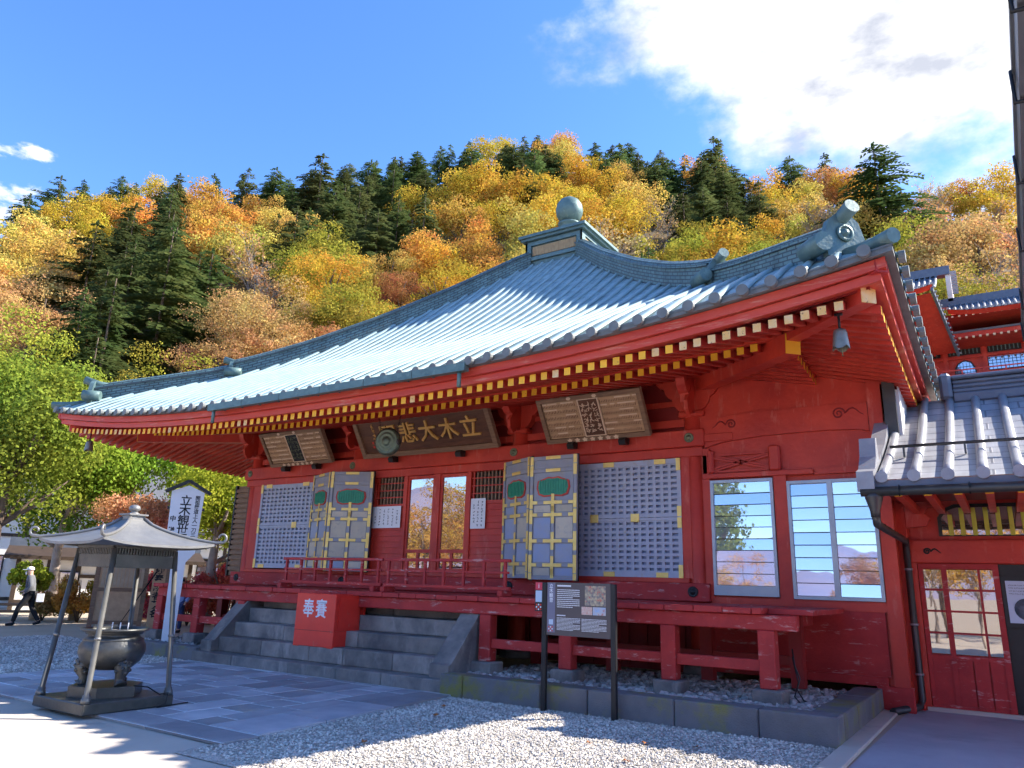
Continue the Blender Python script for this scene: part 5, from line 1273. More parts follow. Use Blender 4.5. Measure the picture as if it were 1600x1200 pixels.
# lower pent eave with rafter ends, then two roofs
ubox('pent_eave', RED, -3.6, 5, 28.5, 30, 10.24, 10.40); ubox('pent_tiles', KAWARAD, -3.6, 5, 28.45, 30, 10.401, 10.47)
for i in range(40):
    x = -3.4 + i * .2; ubox('rafter_end', CREAM, x - .035, x + .035, 28.40, 28.495, 10.17, 10.235)
def uroof(nm, x0, x1, y0, z0, y1, z1, lift_, sag, mt):
    mb = MB()
    def fn(i, j):
        t = 2 * i - 1; z = z0 + (z1 - z0) * j - sag * math.sin(PI * j) + lift_ * abs(t) ** 3 * (1 - j) ** 2
        xx = x0 + (x1 - x0) * i; return U(xx, y0 + (y1 - y0) * j, z)
    mb.grid(fn, 24, 8, 0, False, lambda i, j: (i * 8, j * 4)); o_ = part(nm, mb, mt, uh)
    n_ = int((x1 - x0) / .17)
    for q in range(n_ + 1):
        i = q / n_; m2 = MB(); m2.tube([Vector(fn(i, j)) + Vector((0, 0, .05)) for j in (0, .25, .5, .75, 1)], .085, 6); part('roof_rib', m2, KAWARA, o_)
    m2 = MB(); m2.grid(lambda i, j: Vector(fn(i, 0)) + Vector((0, .02 + .3 * j, -.03 - .22 * j)), 24, 1, 0, False); part('eave_board', m2, RED, o_)
    return o_
UR = roof_mat('far_blue_tile', (.17, .20, .26), (.15, .18, .24), (.08, .1, .13), .4)
uroof('lower_roof', -.62, 2.6, 27.3, 10.78, 30, 11.95, .15, .15, UR)
ubox('roof_ridge', KAWARAD, -.9, 2.6, 29.9, 30.2, 11.9, 12.22)
sft = MB(); b = sft.add([U(-.6, 27.5, 10.70), U(2.6, 27.5, 10.72), U(2.6, 30, 10.95), U(-.6, 30, 10.95)]); sft.face([b, b + 1, b + 2, b + 3]); part('soffit', sft, RED, uh)
ubox('green_frieze', GREEN, -.6, 2.6, 29.5, 29.6, 10.62, 10.80)
for i in range(16): ubox('rafter_end', CREAM, -.55 + i * .2, -.49 + i * .2, 27.46, 27.5, 10.66, 10.71)
# gabled front roof to the left, seen from below
uroof('gable_roof', -3.6, -.92, 25.3, 11.05, 30, 13.2, .12, .25, UR)
mb = MB(); b = mb.add([U(-3.4, 25.4, 10.78), U(-.98, 25.4, 10.90), U(-.50, 28.4, 9.70), U(-3.4, 28.4, 9.70)]); mb.face([b, b + 1, b + 2, b + 3]); part('soffit', mb, RED, uh)
for x in (-2.6, -1.75):
    mb = MB(); mb.beam(U(x + .2, 25.4, 10.80), U(x + .55, 28.4, 9.66), .08, .08); part('soffit_beam', mb, RED, uh)
mb = MB(); mb.beam(U(-.93, 25.3, 11.0), U(-.50, 28.4, 9.62), .14, .30); part('verge_board', mb, KAWARAD, uh)
for i in range(16):
    p = Vector(U(-.93, 25.3, 11.0)).lerp(Vector(U(-.50, 28.4, 9.62)), i / 15); m2 = MB(); m2.lathe([(.07, 0), (.07, .12)], p + Vector((.06, 0, .1)), 8, 0, (1, 0, 0)); part('verge_tile', m2, KAWARA, uh)
ubox('gable_ridge', KAWARAD, -3.6, -.46, 29.8, 30.2, 13.15, 13.48); ubox('gable_wall', PLASTER, -.62, -.46, 29.9, 32, 12.1, 13.2)
for i in range(14): ubox('gable_slat', KAWARA, -.45, -.26, 29.7, 29.76, 12.3 + i * .065, 12.34 + i * .065)
# ------------------------------------------------------------------ houses beyond the yard, left
def house(lbl, c, rt, w_, dpt, wall_h, roof_h, over, wallm, roofm, timber, windows, group=None):
    h = thing('house', lbl, 'house', c, group); c = Vector(c); rt = Vector(rt).normalized(); bk = Vector((-rt.y, rt.x, 0)); up_ = Vector((0, 0, 1))
    def ob(nm, mt, a0, a1, b0, b1, z0, z1, par=None):
        mb = MB(); mb.obox(c + rt * (a0 + a1) / 2 + bk * (b0 + b1) / 2 + up_ * (z0 + z1) / 2, rt * (a1 - a0) / 2, bk * (b1 - b0) / 2, up_ * (z1 - z0) / 2); return part(nm, mb, mt, par or h)
    ob('wall', wallm, -w_ / 2, w_ / 2, 0, dpt, 0, wall_h)
    for a in [-w_ / 2 + i * w_ / 6 for i in range(7)]: ob('timber_post', timber, a - .08, a + .08, -.04, 0, 0, wall_h)
    for z in (.3, wall_h * .62, wall_h - .12): ob('timber_rail', timber, -w_ / 2, w_ / 2, -.05, -.041, z, z + .14)
    mb = MB(); W2 = w_ / 2 + over
    for s0, s1, zz0, zz1 in ((-over, dpt / 2, wall_h, wall_h + roof_h), (dpt + over, dpt / 2, wall_h, wall_h + roof_h)):
        p = [c + rt * -W2 + bk * s0 + up_ * zz0, c + rt * W2 + bk * s0 + up_ * zz0, c + rt * W2 + bk * s1 + up_ * zz1, c + rt * -W2 + bk * s1 + up_ * zz1]
        b = mb.add(p + [q - up_ * .14 for q in p])
        for q in ((0, 1, 2, 3), (7, 6, 5, 4), (0, 4, 5, 1), (1, 5, 6, 2), (2, 6, 7, 3), (3, 7, 4, 0)): mb.face([b + i for i in q])
    r_ = part('roof', mb, roofm, h)
    ob('roof_ridge', KAWARAD, -W2, W2, dpt / 2 - .2, dpt / 2 + .2, wall_h + roof_h - .05, wall_h + roof_h + .3, r_)
    mb = MB()
    for s_ in (-1, 1):
        p = [c + rt * s_ * w_ / 2 + up_ * wall_h, c + rt * s_ * w_ / 2 + bk * dpt + up_ * wall_h, c + rt * s_ * w_ / 2 + bk * dpt / 2 + up_ * (wall_h + roof_h - .1)]
        b = mb.add(p); mb.face([b, b + 1, b + 2])
    part('gable', mb, wallm, h)
    for a0, a1, z0, z1 in windows:
        wn = ob('window', BLACK, a0, a1, -.06, -.02, z0, z1); ob('window_pane', GLASSW, a0 + .06, (a0 + a1) / 2 - .03, -.075, -.061, z0 + .06, z1 - .06, wn); ob('window_pane', GLASSW, (a0 + a1) / 2 + .03, a1 - .06, -.075, -.061, z0 + .06, z1 - .06, wn)
    return h
RV = (.45, .893, 0)
house('white walled house with dark timbers and pale grey roof behind the left trees', (-35.4, 17.6, 0), RV, 9.5, 6, 4.8, 2.4, 1.0, PLASTER, ROOFG, BROWNW, [(-3.6, -2.2, .6, 2.2), (.6, 2.4, .8, 2.3), (3.0, 4.2, .8, 2.3)])
house('low brown house with plain grey roof seen left of the hall column', (-32.2, 23.6, 0), (.58, .81, 0), 9.0, 6, 3.6, 2.4, .9, PLASTER, ROOFG, BROWNW, [(-3.4, -1.8, .9, 2.3), (-1.2, .4, .9, 2.3), (1.2, 3.2, .9, 2.3)])
house('single-storey timber gatehouse with brown eave behind the bushes at left', (-31.6, 17.6, 0), RV, 6.4, 3, 2.15, .45, .5, PLASTER, BROWNW, BROWNW, [(-2.6, -1.0, .4, 1.6)])
# red fence on the terrace behind
tf = thing('terrace_fence', 'small red balustrade on the stone terrace behind the left column', 'fence', (-35.3, 26.2, 6.2))
tw_ = thing('terrace_wall', 'grey stone terrace wall behind the low brown house', 'wall', (-36, 26, 0))
RF = Vector((.60, .80, 0)); fc0 = Vector((-35.4, 26.1, 0))
mb = MB(); mb.obox(fc0 + Vector((0, 0, 3.05)) + RF.cross(Vector((0, 0, 1))) * -1.2, RF * 5, RF.cross(Vector((0, 0, 1))) * 1.0, (0, 0, 3.05)); part('wall_face', mb, STONE, tw_)
for z in (6.45, 6.75, 7.1):
    mb = MB(); mb.beam(fc0 - RF * 1.0 + Vector((0, 0, z)), fc0 + RF * 3 + Vector((0, 0, z)), .09, .09); part('fence_rail', mb, RED, tf)
for i in range(7):
    p = fc0 + RF * (-1.0 + i * .66); mb = MB(); mb.beam(p + Vector((0, 0, 6.1)), p + Vector((0, 0, 7.3)), .12, .12, up=(0, 1, 0)); part('fence_post', mb, RED, tf)
# log-post fence along the path
LF0 = Vector((-27.6, 11.3, 0)); LD = Vector((.40, .917, 0))
for i in range(5):
    p = LF0 + LD * (.5 + i * 1.12); mb = MB(); mb.lathe([(.13, 0), (.125, .6), (.11, .66), (0, .67)], p, 10)
    tag(part('log_post', mb, WOODN, None), ['short pale log post at the frame edge beside the walker', 'short pale log post just behind the walking person', 'short pale log post before the yellow hedge', 'short pale log post beside the left shelter pole', 'short pale log post nearest the donor board'][i], 'post', 'log posts along the path')
for z in (.28, .50):
    mb = MB(); mb.tube([LF0 + LD * .2 + Vector((0, 0, z)), LF0 + LD * 5.3 + Vector((0, 0, z))], .045, 7)
    tag(part('fence_pole', mb, WOODG, None), 'lower brown pole running between the log posts' if z < .4 else 'upper brown pole running between the log posts', 'pole')
# parasol edge at the left
um = thing('parasol', 'pale blue parasol cut off by the left frame edge', 'parasol', (-18.9, 7.35, 0))
mb = MB(); mb.lathe([(.95, 1.20), (.93, 1.33), (.70, 1.55), (.35, 1.78), (0, 1.92)], (-18.85, 7.1, 0), 10, 0, (0, 0, 1), False, False); part('canopy', mb, BLUECL, um)
mb = MB(); mb.tube([(-18.85, 7.1, 0), (-18.85, 7.1, 1.95)], .025, 8); part('pole', mb, ALU, um)
# ------------------------------------------------------------------ people
def skin_mesh(name, pts, edges, rad, mt, root=0):
    me = bpy.data.meshes.new(name); me.from_pydata([tuple(p) for p in pts], edges, [])
    ob = bpy.data.objects.new(name, me); COL.objects.link(ob)
    ob.modifiers.new('s', 'SKIN'); sv = me.skin_vertices[0].data
    for i, r in enumerate(rad):
        sv[i].radius = r if hasattr(r, '__len__') else (r, r); sv[i].use_root = (i == root)
    sm = ob.modifiers.new('d', 'SUBSURF'); sm.levels = 2
    bpy.context.view_layer.update(); dg = bpy.context.evaluated_depsgraph_get()
    m2 = bpy.data.meshes.new_from_object(ob.evaluated_get(dg)); bpy.data.objects.remove(ob)
    m2.materials.clear(); m2.materials.append(mt)
    for p in m2.polygons: p.use_smooth = True; p.material_index = 0
    return m2
def person(lbl, base, face, mats, walking, cap=True, h=1.58):
    t = thing('person', lbl, 'person', base); b = Vector(base); f = Vector(face).normalized(); s = Vector((-f.y, f.x, 0)); k = h / 1.7
    def P(x, y, z): return b + (f * x + s * y) * k + Vector((0, 0, z * k))
    st_ = .30 if walking else .04
    J = dict(pel=P(0, 0, .92), hl=P(0, .09, .88), hr=P(0, -.09, .88), kl=P(st_ * .75, .09, .50), kr=P(-st_ * .35, -.09, .48), al=P(st_, .09, .09), ar=P(-st_ * 1.1, -.09, .13), tl=P(st_ + .16, .09, .04), tr=P(-st_ * 1.1 + .13, -.09, .05),
             wst=P(.01, 0, 1.05), ch=P(.04, 0, 1.28), nk=P(.07, 0, 1.44), hd=P(.10, 0, 1.53), ht=P(.11, 0, 1.64), shl=P(.05, .19, 1.38), shr=P(.05, -.19, 1.38), el=P(-.04, .26, 1.12), er=P(.02, -.25, 1.12), wl=P(.12, .22, .94), wr=P(.20, -.18, .98), fl=P(.18, .20, .86), fr=P(.28, -.13, .95))
    names = list(J); idx = {n_: i for i, n_ in enumerate(names)}
    E_ = [('pel', 'hl'), ('pel', 'hr'), ('hl', 'kl'), ('kl', 'al'), ('al', 'tl'), ('hr', 'kr'), ('kr', 'ar'), ('ar', 'tr'), ('pel', 'wst'), ('wst', 'ch'), ('ch', 'nk'), ('nk', 'hd'), ('hd', 'ht'), ('ch', 'shl'), ('ch', 'shr'), ('shl', 'el'), ('el', 'wl'), ('wl', 'fl'), ('shr', 'er'), ('er', 'wr'), ('wr', 'fr')]
    R_ = dict(pel=.13, hl=.085, hr=.085, kl=.055, kr=.055, al=.04, ar=.04, tl=.035, tr=.035, wst=.12, ch=.14, nk=.055, hd=.088, ht=.085, shl=.06, shr=.06, el=.042, er=.042, wl=.032, wr=.032, fl=.028, fr=.028)
    link('body', skin_mesh('body', [J[n_] for n_ in names], [(idx[a], idx[c]) for a, c in E_], [R_[n_] * k for n_ in names], SKIN), t)
    def sub(nm, js, es, grow, mt):
        ii = {n_: i for i, n_ in enumerate(js)}; link(nm, skin_mesh(nm, [J[n_] for n_ in js], [(ii[a], ii[c]) for a, c in es], [(R_[n_] + grow) * k for n_ in js], mt), t)
    sub('jacket', ['wst', 'pel', 'ch', 'nk', 'shl', 'shr', 'el', 'er', 'wl', 'wr'], [('pel', 'wst'), ('wst', 'ch'), ('ch', 'nk'), ('ch', 'shl'), ('ch', 'shr'), ('shl', 'el'), ('el', 'wl'), ('shr', 'er'), ('er', 'wr')], .028, mats[0])
    sub('trousers', ['pel', 'hl', 'hr', 'kl', 'kr', 'al', 'ar'], [('pel', 'hl'), ('pel', 'hr'), ('hl', 'kl'), ('kl', 'al'), ('hr', 'kr'), ('kr', 'ar')], .022, mats[1])
    for a, c in (('al', 'tl'), ('ar', 'tr')): 
        p, q = J[a], J[c]; mb = MB(); mb.tube([p - (q - p) * .35 - Vector((0, 0, .03)), p - Vector((0, 0, .03)), q], [.04, .055, .035], 8); part('shoe', mb, TROU, t)
    hd = J['hd'].lerp(J['ht'], .55)
    mb = MB(); mb.lathe([(.10 * k, .0), (.103 * k, .03), (.09 * k, .075), (.05 * k, .10), (0, .108)], hd, 14); part('cap' if cap else 'hair', mb, WHITE if cap else TROU, t)
    if cap:
        mb = MB(); mb.obox(hd + f * .13 * k + Vector((0, 0, .01)), f * .06, s * .08, (0, 0, .008)); part('cap_brim', mb, WHITE, t)
        mb = MB(); mb.lathe([(.065, 0), (.05, .03), (0, .045)], hd + f * .075 * k - Vector((0, 0, .09)), 8, 0, f); part('face_mask', mb, WHITE, t)
    for y in (-.035, .035):
        mb = MB(); mb.lathe([(.011, 0), (0, .008)], hd + f * .088 * k + s * y - Vector((0, 0, .025)), 6, 0, f); part('eye', mb, INK, t)
    return t
pe = person('person in white cap, grey jacket and black trousers walking past the log fence', (-24.5, 11.42, 0), (-.55, -.83, 0), (JACK, TROU), True, True, 1.70)
mb = MB(); q = Vector((-24.36, 11.66, .80)); mb.obox(q, Vector((.045, .08, 0)), Vector((.04, -.025, 0)), (0, 0, .12))
tag(part('white_bag', mb, WHITE, None), 'white bag carried at the side of the walking person', 'bag')
person('person in pale blue top and dark trousers seen between the veranda posts', (-19.95, 13.35, 0), (.6, -.8, 0), (BLUECL, DBLUE), False, False, 1.5)
RIDGE=[(-1.3216, 48.5), (-1.241, 55.2), (-1.2059, 58.7), (-1.1824, 61.9), (-1.1292, 65.7), (-1.0799, 69.5), (-1.0175, 71.3), (-0.9613, 74.6), (-0.885, 78.9), (-0.786, 83.8), (-0.6921, 89.5), (-0.6242, 92.0), (-0.5454, 93.6), (-0.4961, 92.4), (-0.4377, 90.7), (-0.3524, 87.1), (-0.2884, 85.0), (-0.2192, 79.8), (-0.1365, 77.2), (-0.0748, 74.4), (-0.0316, 71.6), (0.0497, 68.2), (0.1598, 61.1)]
